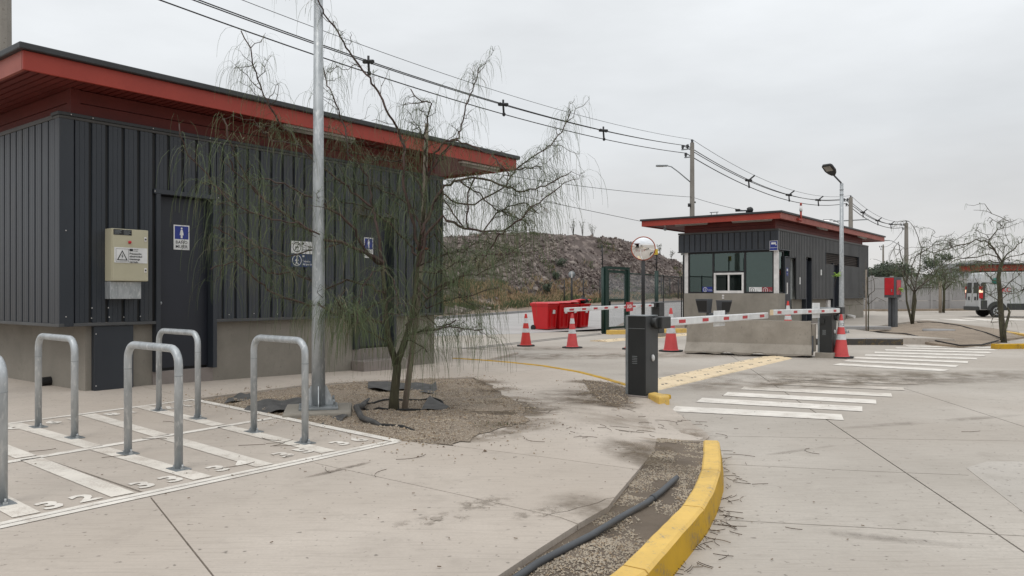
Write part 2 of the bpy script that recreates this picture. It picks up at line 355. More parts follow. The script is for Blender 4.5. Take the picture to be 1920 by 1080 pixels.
def paving(name, outer, holes, joints, zf, m, grid=.5, gap=.008, depth=.07, root=None, piece='concrete_slab', skirt=True):
    """A paved area cut into slabs by real open joints; every slab is an object."""
    verts, edges, rects = [], [], []
    def ring(r):
        o = len(verts); verts.extend([Vector(p[:2]) for p in r]); edges.extend([(o + i, o + (i + 1) % len(r)) for i in range(len(r))])
    ring(outer)
    for h in holes: ring(h)
    for j in joints:
        jg = gap
        if isinstance(j, tuple): j, jg = j
        for a, b in zip(j[:-1], j[1:]):
            a, b = Vector(a[:2]), Vector(b[:2]); d = (b - a).normalized(); nrm = Vector((-d.y, d.x)) * jg / 2; e = d * jg * .4
            r = [a + nrm - e, b + nrm + e, b - nrm + e, a - nrm - e]; ring(r); rects.append(r)
    xs = [p[0] for p in outer]; ys = [p[1] for p in outer]
    if grid:
        x = min(xs)
        while x < max(xs):
            y = min(ys)
            while y < max(ys):
                q = (x + random.uniform(-.1, .1) * grid, y + random.uniform(-.1, .1) * grid)
                if pip(q, outer): verts.append(Vector(q))
                y += grid
            x += grid
    vo, eo, fo, *_ = geometry.delaunay_2d_cdt(verts, edges, [], 0, 1e-5)
    keep = []
    for f in fo:
        c = sum((vo[i] for i in f), Vector((0, 0))) / len(f)
        if pip(c, outer) and not any(pip(c, h) for h in holes) and not any(pip(c, r) for r in rects): keep.append(f)
    par = list(range(len(keep)))
    def find(i):
        while par[i] != i: par[i] = par[par[i]]; i = par[i]
        return i
    em = {}
    for k, f in enumerate(keep):
        for i in range(len(f)):
            e = tuple(sorted((f[i], f[(i + 1) % len(f)])))
            if e in em: par[find(k)] = find(em[e])
            else: em[e] = k
    comps = {}
    for k in range(len(keep)): comps.setdefault(find(k), []).append(k)
    res = []
    for ks in comps.values():
        idx = {}; mb = MB(); cnt = {}
        for k in ks:
            f = keep[k]
            for i in f:
                if i not in idx: idx[i] = len(mb.v); mb.v.append((vo[i].x, vo[i].y, zf(vo[i].x, vo[i].y)))
            mb.f.append([idx[i] for i in f]); mb.mi.append(0); mb.sm.append(False)
            for i in range(len(f)): 
                e = (f[i], f[(i + 1) % len(f)]); cnt[tuple(sorted(e))] = cnt.get(tuple(sorted(e)), []) + [e]
        if skirt:
            low = {}
            for es in cnt.values():
                if len(es) == 1:
                    a, b = idx[es[0][0]], idx[es[0][1]]
                    for q in (a, b):
                        if q not in low: low[q] = len(mb.v); v = mb.v[q]; mb.v.append((v[0], v[1], v[2] - depth))
                    mb.f.append([b, a, low[a], low[b]]); mb.mi.append(0); mb.sm.append(False)
        o = mb.build(piece, m, root, fix=False); res.append(o)
    return res
# ------------------------------------------------------------------ ground, pavement, lanes
def xy(p): return (p.x, p.y)
ground = MB().box(-600, 600, -60, 900, -.9, -.30).build('ground', m_dust, kind='structure')
# planting beds (outlines on the ground)
bedA_ = [xy(GS(*q)) for q in ((363, 748), (470, 734), (560, 723), (660, 716), (760, 711), (888, 707), (925, 722), (952, 744), (985, 772), (992, 790), (930, 806), (885, 822), (850, 836), (745, 826), (640, 806), (560, 789), (470, 770))]
bedA = []
for i_, (p_, q_) in enumerate(zip(bedA_, bedA_[1:] + bedA_[:1])):
    bedA.append(p_)
    if 5 <= i_ <= 11:                                # ragged outline where gravel spreads on to the path
        for k_ in range(1, 5): bedA.append((lerp(p_[0], q_[0], k_ / 5) + random.uniform(-.05, .05), lerp(p_[1], q_[1], k_ / 5) + random.uniform(-.07, .07)))
inner = [(1320, 826), (1319, 852), (1317, 878), (1307, 907), (1280, 948), (1223, 1003), (1170, 1057), (1133, 1082)]
outerk = [(1347, 825), (1350, 852), (1349, 880), (1333, 923), (1317, 950), (1267, 1007), (1217, 1063), (1190, 1092)]
kc = [(G(*a) + G(*b)) / 2 for a, b in zip(inner, outerk)]
for i in range(9): kc.append(kc[-1] + Vector((-.19 - .012 * i, -.27, 0)))
def offset(path, d):
    r = []
    for i, p in enumerate(path):
        t = (path[min(i + 1, len(path) - 1)] - path[max(i - 1, 0)]).normalized(); r.append(p + Vector((-t.y, t.x, 0)) * d)
    return r
kin = offset(kc, -.062)                                # inner edge of the kerb (bed side)
left = [GS(*q) for q in ((1233, 822), (1226, 846), (1197, 880), (1153, 932), (1140, 950), (1087, 980), (1010, 1029), (930, 1082))]
d0 = (left[-1] - left[-3]).normalized()
leftx = left + [left[-1] + d0 * k for k in (.6, 1.2, 1.9, 2.6)]
bedB = [xy(p) for p in leftx] + [xy(p) for p in kin[::-1]]
bedC = [xy(GS(*q)) for q in ((1092, 713), (1130, 716), (1174, 727), (1178, 757), (1140, 760), (1112, 742))]
lbw = lambda x, y: Vector((-5.37, 9.2, 0)) + U * x + V * y     # restroom building frame
far_kerb = [GS(*q) for q in ((1178, 723), (1130, 709), (1085, 697.5), (1020, 686.5), (960, 680), (905, 675.5))]
walk = [xy(p) for p in leftx] + [(-1.3, -3), (-9, -3), (-13, 4)] + [xy(lbw(-4, 9)), xy(lbw(9.8, 9)), xy(lbw(9.6, .5))] + [xy(p) for p in far_kerb[::-1]] + [xy(GS(*q)) for q in ((1240, 752), (1262, 768), (1300, 795), (1318, 806), (1330, 818), (1320, 826))]
walkj = [([GS(-60, 812), GS(281, 928)], .02), [GS(283, 933), GS(400, 1080), GS(520, 1240)], [GS(590, 868), GS(850, 925), GS(1050, 970), GS(1093, 986)],
         [GS(850, 836), GS(1030, 858), GS(1202, 881)], [GS(888, 707), GS(1007, 693), GS(1060, 686)], zig(GS(1158, 932), GS(1020, 968), 7, .02), [GS(363, 749), GS(250, 720)],
         [GS(945, 738), GS(1100, 727)]]
pav = thing('pavement', 'near concrete pavement with saw-cut joints in front of the dark building', None, kind='structure')
paving('pavement', walk, [bedA, bedC], [([Vector((*p[:2], 0)) for p in (j[0] if isinstance(j, tuple) else j)], j[1] if isinstance(j, tuple) else .009) for j in walkj], zs, m_walk, grid=.45, gap=.009, depth=.09, root=pav)
lanes = thing('lanes', 'concrete vehicle lanes at the gate with open joints', None, kind='structure')
roadp = [(-14, -6), (16, -6), (60, 20), (75, 62), (20, 62), (3.0, 27.2), (-14, 22)]
rj = [[GR(1565, 797), GR(1905, 1025), GR(2300, 1290)], [GR(1340, 974), GR(1920, 1005), GR(2600, 1042)], [GR(1350, 870), GR(1640, 884), GR(1815, 891)],
      [GR(1695, 728), GR(1930, 803), GR(2400, 950)], [GR(1265, 816), GR(1600, 822), GR(1990, 828)], [GR(1565, 797), GR(1480, 741), GR(1290, 612)],
      [GR(1000, 672), GR(1160, 640)], [GR(1920, 684), GR(1480, 668)]]
patch = [xy(GR(*q)) for q in ((1812, 878), (1850, 866), (1935, 866), (2300, 880), (2500, 1150), (2050, 1060), (1920, 962))]
paving('lanes', roadp, [patch], [[Vector((*p[:2], 0)) for p in j] for j in rj], lambda x, y: ROADZ, m_road, grid=0, gap=.013, depth=.09, root=lanes)
pb = MB(); pb.slab(patch[::-1] if False else patch, ROADZ - .05, ROADZ + .003); pb.build('repair_patch', m_patch, lanes)
# joint bottoms: dark earth a little below the slabs
bed_under = MB(); bed_under.slab([(-14.2, -6.2), (16.2, -6.2), (60.2, 19.8), (75, 62), (20, 62), (-14.2, 22)], -.28, -.20)
bed_under.build('subgrade', mat('joint soil', (.10, .085, .07), rough=1), kind='structure')
# street beyond the gate and its verge
street = [P(560, 640, 24), P(830, 639, 24.5), P(990, 626, 26.6), P(1130, 611, 30.5), P(1300, 596, 37)]
edge = [(300, 612, 31), (560, 607, 34), (820, 598.5, 39), (990, 586, 47), (1100, 576.5, 54), (1200, 570, 60), (1300, 565, 66), (1420, 561, 75)]
sm = MB(); E = [P(*q) for q in edge]
near = [Vector((lerp(-26, 16, i / 7), lerp(20, 44, i / 7), ROADZ + .006)) for i in range(8)]
near = [Vector((-24, 17, ROADZ + .005)), Vector((-14, 20.5, ROADZ + .005)), Vector((-2.2, 24.2, ROADZ + .005)), Vector((.5, 25.8, ROADZ + .005)), Vector((3.6, 29.5, ROADZ + .005)), Vector((8, 37, ROADZ + .02)), Vector((14, 50, ROADZ + .12)), Vector((22, 66, ROADZ + .3))]
for i in range(7): sm.add([near[i], near[i + 1], E[i + 1], E[i]], [(0, 1, 2, 3)])
sm.build('street', m_street, kind='structure', fix=False)
kb = MB()
for i in range(7):
    a, b = E[i], E[i + 1]; n_ = Vector((-(b - a).y, (b - a).x, 0)).normalized() * .18
    kb.add([a - Vector((0, 0, .2)), b - Vector((0, 0, .2)), b + Vector((0, 0, .13)), a + Vector((0, 0, .13)), a + n_ + Vector((0, 0, .13)), b + n_ + Vector((0, 0, .13))], [(0, 1, 2, 3), (3, 2, 5, 4)])
kb.build('street_kerb', m_wallc, kind='structure')
# ---- soil and gravel in the beds
def bed(name, poly, dz, amp, m, grid=.09, fade=.18, flush=None):
    def zf(x, y):
        d = min(segd(Vector((x, y)), Vector(poly[i]), Vector(poly[(i + 1) % len(poly)])) for i in range(len(poly)))
        dd = lerp(dz, .006, flush(x, y)) if flush else dz
        return zs(x, y) + dd + amp * clamp(d / fade) * (mnoise.noise(Vector((x * 2.1, y * 2.1, 0))) + .5 * mnoise.noise(Vector((x * 6, y * 6, 3))) + .25)
    for o in paving(name, poly, [], [], zf, m, grid=grid, root=None, piece=name, skirt=False): tag(o, kind='structure')
    return zf
gx = GS(800, 770)
zA = bed('gravel_bed', bedA, -.030, .05, m_gravelbed, flush=lambda x, y: clamp(((x - gx.x) * .97 - (y - gx.y) * .25) / .5))
m_soilb = mat('strip soil', (.165, .128, .094), (.10, .077, .057), scale=2.5, rough=.95, bump=1., bscale=80)
zB = bed('soil_strip', bedB, -.032, .03, m_soilb, flush=lambda x, y: clamp((y - 5.0) / .9))
zC = bed('soil_corner', bedC, .005, .03, m_soilb)
def pebbles(name, poly, zf, n, r0, r1, spill=0., mats=None, bias=None):
    mb = MB(); xs = [p[0] for p in poly]; ys = [p[1] for p in poly]; k = 0
    mats = mats or [m_rockg2, m_rockw2, m_rockp2]
    while k < n:
        x, y = random.uniform(min(xs) - spill, max(xs) + spill), random.uniform(min(ys) - spill, max(ys) + spill)
        ins = pip((x, y), poly)
        if not ins:
            if not spill: continue
            d = min(segd(Vector((x, y)), Vector(poly[i]), Vector(poly[(i + 1) % len(poly)])) for i in range(len(poly)))
            if random.random() > math.exp(-d / (spill * .28)) * .35: continue
        if bias and not bias(x, y): continue
        r = random.uniform(r0, r1) * (1 if random.random() < .93 else 1.6); z = (zf(x, y) if ins else zs(x, y)) + r * .25
        mb.cur = random.choice((0, 0, 1, 1, 2)); a = random.uniform(0, 3.1); c, s_ = math.cos(a) * r, math.sin(a) * r; e = random.uniform(.5, .9)
        mb.add([(x + c, y + s_, z), (x - s_ * e, y + c * e, z), (x - c, y - s_, z), (x + s_ * e, y - c * e, z), (x + c * .2, y, z + r * e), (x, y, z - r * .5)],
               [(0, 1, 4), (1, 2, 4), (2, 3, 4), (3, 0, 4)]); k += 1
    return mb.build(name, mats, kind='stuff', fix=False)
m_rockg2 = mat('gravel tan', (.315, .238, .16), rough=.95); m_rockw2 = mat('gravel pale', (.44, .37, .285), rough=.95); m_rockp2 = mat('gravel brown', (.155, .112, .078), rough=.95)
clump = lambda x, y: mnoise.noise(Vector((x * 1.6, y * 1.6, 9))) + random.uniform(-.35, .45) > -.05
pebbles('bed_gravel', bedA, zA, 15000, .004, .012, spill=.6, bias=clump)
clumpb = lambda x, y: mnoise.noise(Vector((x * 3.2, y * 2.4, 4))) + .5 * mnoise.noise(Vector((x * 9, y * 9, 1))) + random.uniform(-.12, .2) > .02
pebbles('strip_gravel', bedB, zB, 10000, .0035, .008, spill=0, bias=clumpb, mats=[mat('strip gravel', (.40, .345, .275), rough=.95), m_rockw2, m_rockg2])
pebbles('corner_gravel', bedC, zC, 1800, .004, .012, spill=.4)
# dirt films washed over the concrete next to the beds
def film(name, c, rx, ry, rot, col, zf, seed=0, dens=.9, dz=.004, sc=2.6, lo=.40, hi=.62):
    m = bpy.data.materials.new(name); m.use_nodes = True; t = m.node_tree; b = t.nodes['Principled BSDF']; L = t.links.new
    b.inputs['Base Color'].default_value = (*col, 1); b.inputs['Roughness'].default_value = 1; b.inputs['Specular IOR Level'].default_value = .1
    at = t.nodes.new('ShaderNodeAttribute'); at.attribute_name = 'cover'
    ge = t.nodes.new('ShaderNodeNewGeometry'); no = t.nodes.new('ShaderNodeTexNoise'); no.inputs['Scale'].default_value = sc; no.inputs['Detail'].default_value = 9; no.inputs['Roughness'].default_value = .72; L(ge.outputs['Position'], no.inputs['Vector'])
    mm = t.nodes.new('ShaderNodeMath'); mm.operation = 'MULTIPLY'; L(at.outputs['Fac'], mm.inputs[0]); 
    rg = t.nodes.new('ShaderNodeMapRange'); rg.inputs[1].default_value = lo; rg.inputs[2].default_value = hi; L(no.outputs[0], rg.inputs[0]); L(rg.outputs[0], mm.inputs[1])
    L(mm.outputs[0], b.inputs['Alpha'])
    mb = MB(); nr, na = 8, 32; cov = []
    R_ = Matrix.Rotation(rot, 3, 'Z')
    for i in range(nr + 1):
        for k in range(na):
            a = 2 * math.pi * k / na; f = i / nr; w = 1 + .25 * mnoise.noise(Vector((math.cos(a) * 1.5, math.sin(a) * 1.5, seed)))
            p = R_ @ Vector((math.cos(a) * rx * f * w, math.sin(a) * ry * f * w, 0)); x, y = c.x + p.x, c.y + p.y
            mb.v.append((x, y, zf(x, y) + dz)); cov.append(dens * (1 - f) ** .8)
    for i in range(nr):
        for k in range(na):
            k2 = (k + 1) % na; mb.f.append([i * na + k, i * na + k2, (i + 1) * na + k2, (i + 1) * na + k]); mb.mi.append(0); mb.sm.append(False)
    o = mb.build(name, m, fix=False, kind='stuff'); at_ = o.data.attributes.new('cover', 'FLOAT', 'POINT'); at_.data.foreach_set('value', cov)
    return o
DK = (.15, .118, .085)
for q_ in ((1095, 716), (1108, 738), (1125, 756), (1155, 760), (1130, 720)):
    film('washed_soil', GS(*q_), .34, .30, .4, (.18, .14, .10), zs, q_[0] * .37, 1., dz=.0075, sc=4.)
film('washed_soil', GS(965, 765), .75, .95, -TH, DK, zs, 1)
for q_ in ((905, 716), (932, 730), (958, 750), (980, 772), (985, 792), (940, 803), (900, 817)):
    film('washed_soil', GS(*q_), .42, .34, random.uniform(0, 3), (.20, .155, .11), zs, q_[0], 1., dz=.0045)
film('washed_soil', GS(1105, 745), .75, .85, .2, DK, zs, 2, 1.)
for q_, rx_, ry_ in (((1240, 826), .28, .22), ((1285, 822), .30, .24), ((1262, 812), .42, .30), ((1215, 838), .25, .3)):
    film('washed_soil', GS(*q_), rx_, ry_, .3, (.23, .18, .13), zs, q_[0] + q_[1], 1., dz=.006, sc=4.)
film('washed_soil', GS(1205, 850), .35, .75, .3, DK, zs, 3, 1.)
film('washed_soil', GS(1110, 955), .32, .45, .5, DK, zs, 4, .6)
film('washed_soil', GS(1180, 790), .9, .7, .3, (.24, .19, .14), zs, 5, .35)
film('tyre_dirt', GR(1650, 705), 4.2, 1.1, .05, (.20, .165, .125), lambda x, y: ROADZ, 7, .8, .011)
film('tyre_dirt', GR(1090, 668), 4.5, 1.0, .12, (.19, .15, .11), lambda x, y: ROADZ, 8, .7, .011)
film('tyre_dirt', GR(1500, 720), 3.2, .8, .15, (.20, .16, .12), lambda x, y: ROADZ, 9, .85, .011)
film('tyre_dirt', GR(930, 655), 3.5, .9, .12, (.20, .16, .12), lambda x, y: ROADZ, 10, .6, .011)
film('damp_stain', GS(640, 880), .36, .04, .95, (.27, .23, .195), zs, 11, 1., sc=9, lo=.42, hi=.5)
film('tyre_dirt', GR(1640, 1008), .55, .07, -.35, (.28, .25, .22), lambda x, y: ROADZ, 15, .8, .004)
film('tyre_dirt', GR(1500, 845), .5, .05, .5, (.30, .27, .235), lambda x, y: ROADZ, 16, .6, .004)
film('tyre_dirt', GR(1760, 790), 1.6, .10, .35, (.28, .25, .215), lambda x, y: ROADZ, 17, .6, .004)
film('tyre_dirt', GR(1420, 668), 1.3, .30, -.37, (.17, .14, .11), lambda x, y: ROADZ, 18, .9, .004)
film('damp_stain', GS(900, 945), .22, .12, .6, (.33, .285, .24), zs, 12, 1., sc=11, lo=.49, hi=.56)
film('damp_stain', GS(820, 975), .28, .12, .6, (.34, .295, .25), zs, 13, 1., sc=11, lo=.50, hi=.57)
film('damp_stain', GS(1010, 962), .2, .1, .6, (.34, .295, .25), zs, 14, 1., sc=11, lo=.50, hi=.57)
# ---- kerb stones
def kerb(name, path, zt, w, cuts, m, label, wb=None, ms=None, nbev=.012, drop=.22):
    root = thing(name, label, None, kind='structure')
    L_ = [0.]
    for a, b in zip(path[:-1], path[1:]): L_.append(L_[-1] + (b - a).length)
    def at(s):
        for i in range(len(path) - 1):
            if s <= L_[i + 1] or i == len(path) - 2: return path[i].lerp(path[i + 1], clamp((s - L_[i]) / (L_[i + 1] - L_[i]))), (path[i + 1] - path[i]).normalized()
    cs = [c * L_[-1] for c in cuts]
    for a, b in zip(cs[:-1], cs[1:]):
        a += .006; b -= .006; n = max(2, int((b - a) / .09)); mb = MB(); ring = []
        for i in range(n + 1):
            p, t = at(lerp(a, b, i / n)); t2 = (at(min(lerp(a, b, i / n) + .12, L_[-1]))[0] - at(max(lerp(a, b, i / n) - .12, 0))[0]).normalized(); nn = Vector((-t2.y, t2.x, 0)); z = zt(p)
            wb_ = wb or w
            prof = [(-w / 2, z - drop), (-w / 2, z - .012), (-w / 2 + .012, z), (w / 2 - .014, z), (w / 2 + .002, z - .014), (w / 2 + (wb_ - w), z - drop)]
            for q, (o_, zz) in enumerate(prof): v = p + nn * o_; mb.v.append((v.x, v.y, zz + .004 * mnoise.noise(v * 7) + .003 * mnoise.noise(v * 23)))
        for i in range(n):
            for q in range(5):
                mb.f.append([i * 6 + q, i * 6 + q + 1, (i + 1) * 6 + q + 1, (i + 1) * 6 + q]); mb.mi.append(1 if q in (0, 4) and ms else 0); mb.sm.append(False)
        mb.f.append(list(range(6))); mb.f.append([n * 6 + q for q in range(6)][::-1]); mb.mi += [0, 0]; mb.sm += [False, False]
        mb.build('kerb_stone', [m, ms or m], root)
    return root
def zk(p): return max(zs(p.x, p.y), -.055) + .004
tot = sum((b - a).length for a, b in zip(kc[:-1], kc[1:]))
s_of = lambda i: sum((b - a).length for a, b in zip(kc[:i], kc[1:i + 1])) / tot
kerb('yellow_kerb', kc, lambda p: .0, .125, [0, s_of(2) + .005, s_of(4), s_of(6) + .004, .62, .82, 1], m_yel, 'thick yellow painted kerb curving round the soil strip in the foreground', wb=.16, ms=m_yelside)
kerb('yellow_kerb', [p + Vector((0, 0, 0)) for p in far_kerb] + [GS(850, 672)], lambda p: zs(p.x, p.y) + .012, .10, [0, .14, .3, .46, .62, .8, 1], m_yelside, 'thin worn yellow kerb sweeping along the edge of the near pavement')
# ---- bicycle bay paint
paint = thing('bay_markings', 'white painted bicycle bays with stencilled numbers', None, kind='structure')
def stripe(name, a, b, w, m, parent, zf=zs, dz=.004, n=None, taper=0.):
    a, b = Vector(a), Vector(b); d = (b - a); n = n or max(1, int(d.length / .4)); t = Vector((-d.y, d.x, 0)).normalized() * w / 2; mb = MB()
    for i in range(n + 1):
        p = a.lerp(b, i / n)
        for s_ in (-1, 1): q = p + t * s_; mb.v.append((q.x, q.y, zf(q.x, q.y) + dz))
    for i in range(n): mb.f.append([2 * i, 2 * i + 2, 2 * i + 3, 2 * i + 1]); mb.mi.append(0); mb.sm.append(False)
    return mb.build(name, m, parent, fix=False)
fa, fb = GS(0, 988), GS(745, 828); fd = (fb - fa).normalized(); fp = Vector((-fd.y, fd.x, 0))
bay = fd
A0 = fa - fd * 2.5
stripe('bay_line', A0 - fp * .015, fb - fp * .015, .06, m_line, paint); stripe('bay_line', A0 + fp * .048, fb + fp * .055 - fd * .05, .055, m_line, paint)
ma, mb_ = GS(9, 868), GS(513, 784); md = (mb_ - ma).normalized()
ba, bb = GS(9, 795.5), GS(362, 749.5); bd = (bb - ba).normalized()
stripe('bay_line', ma - md * 2.5, mb_, .085, m_line, paint)
stripe('bay_line', ba - bd * 2.5, bb, .075, m_line, paint)
stripe('bay_line', bb, fb, .09, m_line, paint, dz=.0055)
divs = []
for f0, m0 in (((239, 932), (53, 859)), ((390, 900), (181, 840)), ((505, 876), (308, 819)), ((625, 850), (415, 799))):
    a, b = GS(*f0), GS(*m0); divs.append((a, b))
    dv = (b - a).normalized(); back = b + dv * (bb - mb_).length * .97
    for p, q in ((a + dv * .06, b - dv * .045), (b + dv * .045, back - dv * .03)):
        stripe('bay_stripe', p, q, .135, m_linew, paint)
step_ = (divs[0][0] - divs[1][0])
for k in (1, 2):
    a, b = divs[0][0] + step_ * k, divs[0][1] + step_ * k; dv = (b - a).normalized()
    stripe('bay_stripe', a + dv * .06, b - dv * .045, .135, m_linew, paint); stripe('bay_stripe', b + dv * .045, b + dv * (bb - mb_).length * .95, .135, m_linew, paint)
def digits(body, at, size, flip=False):
    x = fd if not flip else -fd; y = fp if not flip else -fp
    M = Matrix(((x.x, y.x, 0, at.x), (x.y, y.y, 0, at.y), (0, 0, 1, zs(at.x, at.y) + .005), (0, 0, 0, 1)))
    text('bay_number', body, size, m_line, paint, M, align='CENTER', spacing=1.5, ext=.0004, bold=.009)
for body, q in (('32', (126, 941)), ('33', (294, 904)), ('34', (432, 874)), ('35', (550, 849)), ('36', (654, 828))):
    digits(body, GS(*q) - fp * .09, .25)
for body, q in (('20', (0, 806)), ('19', (119, 790)), ('18', (228, 775)), ('17', (334, 763))):
    digits(body, GS(*q) + fp * .09, .25, True)
# ---- crossings
zr = lambda x, y: ROADZ
cross = thing('crosswalk', 'white zebra crossing stripes on the lane by the near barrier', None, kind='structure')
for a, b, w, m in (((1262, 767), (1580, 783), .42, m_line), ((1311, 750.5), (1617, 767.5), .42, m_line), ((1360, 739), (1643, 754), .40, m_line), ((1392, 728), (1672, 741.5), .38, m_linew),
                   ((1430, 718), (1695, 730), .36, m_lineg), ((1462, 709), (1720, 719.5), .36, m_lineg)):
    stripe('crosswalk_stripe', GR(*a), GR(*b), w, m, cross, zf=zr, dz=.006)
cross2 = thing('crosswalk', 'white zebra crossing stripes in front of the planted island', None, kind='structure')
for a, b in (((1568, 683), (1775, 695)), ((1585, 676.5), (1795, 687)), ((1602, 671), (1815, 679.5)), ((1622, 666), (1832, 673)), ((1640, 661), (1846, 667)), ((1660, 656.5), (1858, 661.5)), ((1680, 652.5), (1868, 656.5)), ((1700, 649), (1872, 652))):
    stripe('crosswalk_stripe', GR(*a), GR(*b), .44, m_line, cross2, zf=zr, dz=.006)
cross3 = thing('crosswalk', 'white stripes on the drive in front of the white van', None, kind='structure')
for a, b in (((1735, 599.5), (1752, 600.5)), ((1777, 598), (1820, 602)), ((1818, 597), (1865, 601.5)), ((1868, 596.5), (1925, 601))):
    stripe('crosswalk_stripe', GR(*a), GR(*b), .9, m_line, cross3, zf=zr, dz=.006)
# ---- speed bumps
def speed_bump(a, b, w, n, label):
    t = thing('speed_bump', label, 'speed bump', xyz(a), math.atan2((b - a).y, (b - a).x), 'cream speed bumps across the lanes')
    L_ = (b - a).length / n; h = .045; w2 = w / 2
    tile = []
    for s_ in (0, 1):
        mb = MB(); prof = [(0, 0), (.03, .02), (w2 - .03, h), (w2 - .012, h - .01), (w2 - .012, 0)]
        if s_: prof = [(w - p, q) for p, q in prof]
        vs_ = [(.006, p, q) for p, q in prof] + [(L_ - .006, p, q) for p, q in prof]; k = len(prof)
        mb.add(vs_, [list(range(k)), list(range(2 * k - 1, k - 1, -1))] + [[i, i + k, (i + 1) % k + k, (i + 1) % k] for i in range(k)])
        mb.cur = 1
        for fx in (.12, .88):
            yy = w2 * .45 if not s_ else w - w2 * .45
            mb.tube([(L_ * fx, yy, h * .5), (L_ * fx, yy, h * .80)], .020, 6)
        tile.append(mb.mesh('bump_tile', [m_bumpy, m_steelg]))
    for i in range(n):
        for me in tile: link('bump_tile', me, t, (L_ * i, -w2, 0))
    return t
def xyz(p): return (p.x, p.y, p.z)
a = GR(1180, 735); d_ = (GR(1457, 671) - GR(1237, 720)).normalized()
a = GR(1237, 720) - d_ * .75
speed_bump(a, GR(1457, 671), .62, 12, 'cream plastic speed bump running from the near barrier to the concrete block')
speed_bump(GR(1122, 640.5), GR(1288, 627.5), .62, 9, 'far cream plastic speed bump in front of the green gate frame')
# gate rail in the lane
gr_ = thing('gate_rail', 'dark steel gate rail set flush into the far lane', None, kind='structure')
for off in (0, .35):
    stripe('rail_strip', GR(700, 675) + Vector((0, off * 1.4, 0)), GR(1128, 627) + Vector((0, off * 1.4, 0)), .07, m_steelk, gr_, zf=zr, dz=.006, n=6)
# island kerb under the green gate
kerb('yellow_kerb', [GR(1139, 627), GR(1200, 626), GR(1245, 624.5), GR(1284, 623.5)], lambda p: -.0, .22, [0, .33, .66, 1], m_yel, 'yellow kerb under the green gate frame')
isl = [GR(1139, 626), GR(1284, 622.5), GR(1282, 600), GR(1180, 603)]
MB().slab([xy(p) for p in isl], -.2, -.03).build('gate_island', m_earth, kind='structure')
# ---- right-hand island: kerbs, path and earth
ZI = .02
path_r = [G(1588, 634, ZI), G(1700, 634, ZI), G(1722, 642, -.12), G(1655, 622, ZI), G(1640, 612, ZI + .03), G(1715, 603, ZI), G(1650, 583, .1), G(1560, 560, .2)]
MB().slab([xy(G(1480, 634, ZI)), xy(G(1700, 633.5, ZI)), xy(G(1790, 645, -.11)), xy(G(1655, 625, ZI)), xy(G(1600, 617, ZI)), xy(G(1725, 600.5, ZI)), xy(G(1640, 583, ZI)), (16, 46), (9.5, 31), (8.5, 27)], -.2, ZI).build('booth_path', m_road, kind='structure')
kerb('kerb', [G(1465, 634.5, ZI), G(1585, 635, ZI), G(1640, 635, ZI), G(1692, 635.5, ZI)], lambda p: ZI + .01, .16, [0, .35, .7, 1], m_wallc, 'dark kerb with a worn yellow foot below the pale path by the booth', wb=.18, ms=worn('half painted kerb side', (.42, .26, .03), (.05, .045, .04), th=(.36, .50), scale=3.))
kl = MB(); p0, p1 = G(1692, 635.5, ZI), G(1722, 643, ROADZ)
isl_e = [(1604, 618), (1655, 625.5), (1700, 634), (1752, 642), (1800, 645.5), (1856, 642), (1885, 634), (1925, 628), (1910, 620), (1870, 615), (1820, 608), (1762, 602), (1728, 599), (1700, 603), (1660, 608)]
islw = [G(q[0], q[1], -.05) for q in isl_e]
def zi(x, y):
    d = min(segd(Vector((x, y)), Vector(xy(islw[i])), Vector(xy(islw[(i + 1) % len(islw)]))) for i in range(len(islw)))
    return -.09 + .15 * clamp(d / 1.6) + .04 * mnoise.noise(Vector((x * .7, y * .7, 2)))
for o in paving('planted_island', [xy(p) for p in islw], [], [], zi, m_earth, grid=.4, root=None, piece='planted_island', skirt=True): tag(o, kind='structure')
kerb('yellow_kerb', [G(1862, 648, -.06), G(1886, 645.5, -.03), G(1935, 645, -.03), G(1990, 648, -.03)], lambda p: -.02, .16, [0, .35, .6, 1], m_yelside, 'yellow and black kerb at the corner of the planted island', wb=.18, ms=m_yelside)
kerb('yellow_kerb', [G(1885, 622, -.05), G(1935, 629, -.05)], lambda p: -.03, .14, [0, .5, 1], m_yel, 'thin yellow kerb behind the right-hand tree')
mh = MB(); c = G(1760, 616, zi(*xy(G(1760, 616, .1))) + .05); mh.lathe([(.0, c.z - .12), (.45, c.z - .12), (.45, c.z - .02), (.0, c.z - .015)], 24, Matrix.Translation((c.x, c.y, 0)), cap=False); mh.build('manhole_cover', m_wallc, label='round concrete manhole cover lying on the planted island', cat='manhole cover')
c = G(1622, 614.5, .06); MB().box(-.75, .75, -.25, .25, -.05, .05, Matrix.Translation((c.x, c.y, c.z)) @ Matrix.Rotation(-.1, 4, 'Z')).build('concrete_slab', m_wallc, bevel=.01, label='loose concrete slab lying on earth beside the booth path', cat='slab')
for nm, pts, lab in (('irrigation_hose', [(1597, 611), (1640, 616), (1700, 621), (1760, 633), (1800, 637), (1840, 636), (1872, 630)], 'black irrigation hose curving along the near side of the planted island'),
                     ('irrigation_hose', [(1720, 601), (1760, 605), (1800, 611), (1850, 621), (1882, 629)], 'black irrigation hose along the far side of the planted island')):
    q = [];  
    for a in pts: g = G(a[0], a[1], .06); q.append(Vector((g.x, g.y, zi(g.x, g.y) + .02)))
    MB().tube(q, .018, 6).build(nm, m_rubber, label=lab, cat='hose')
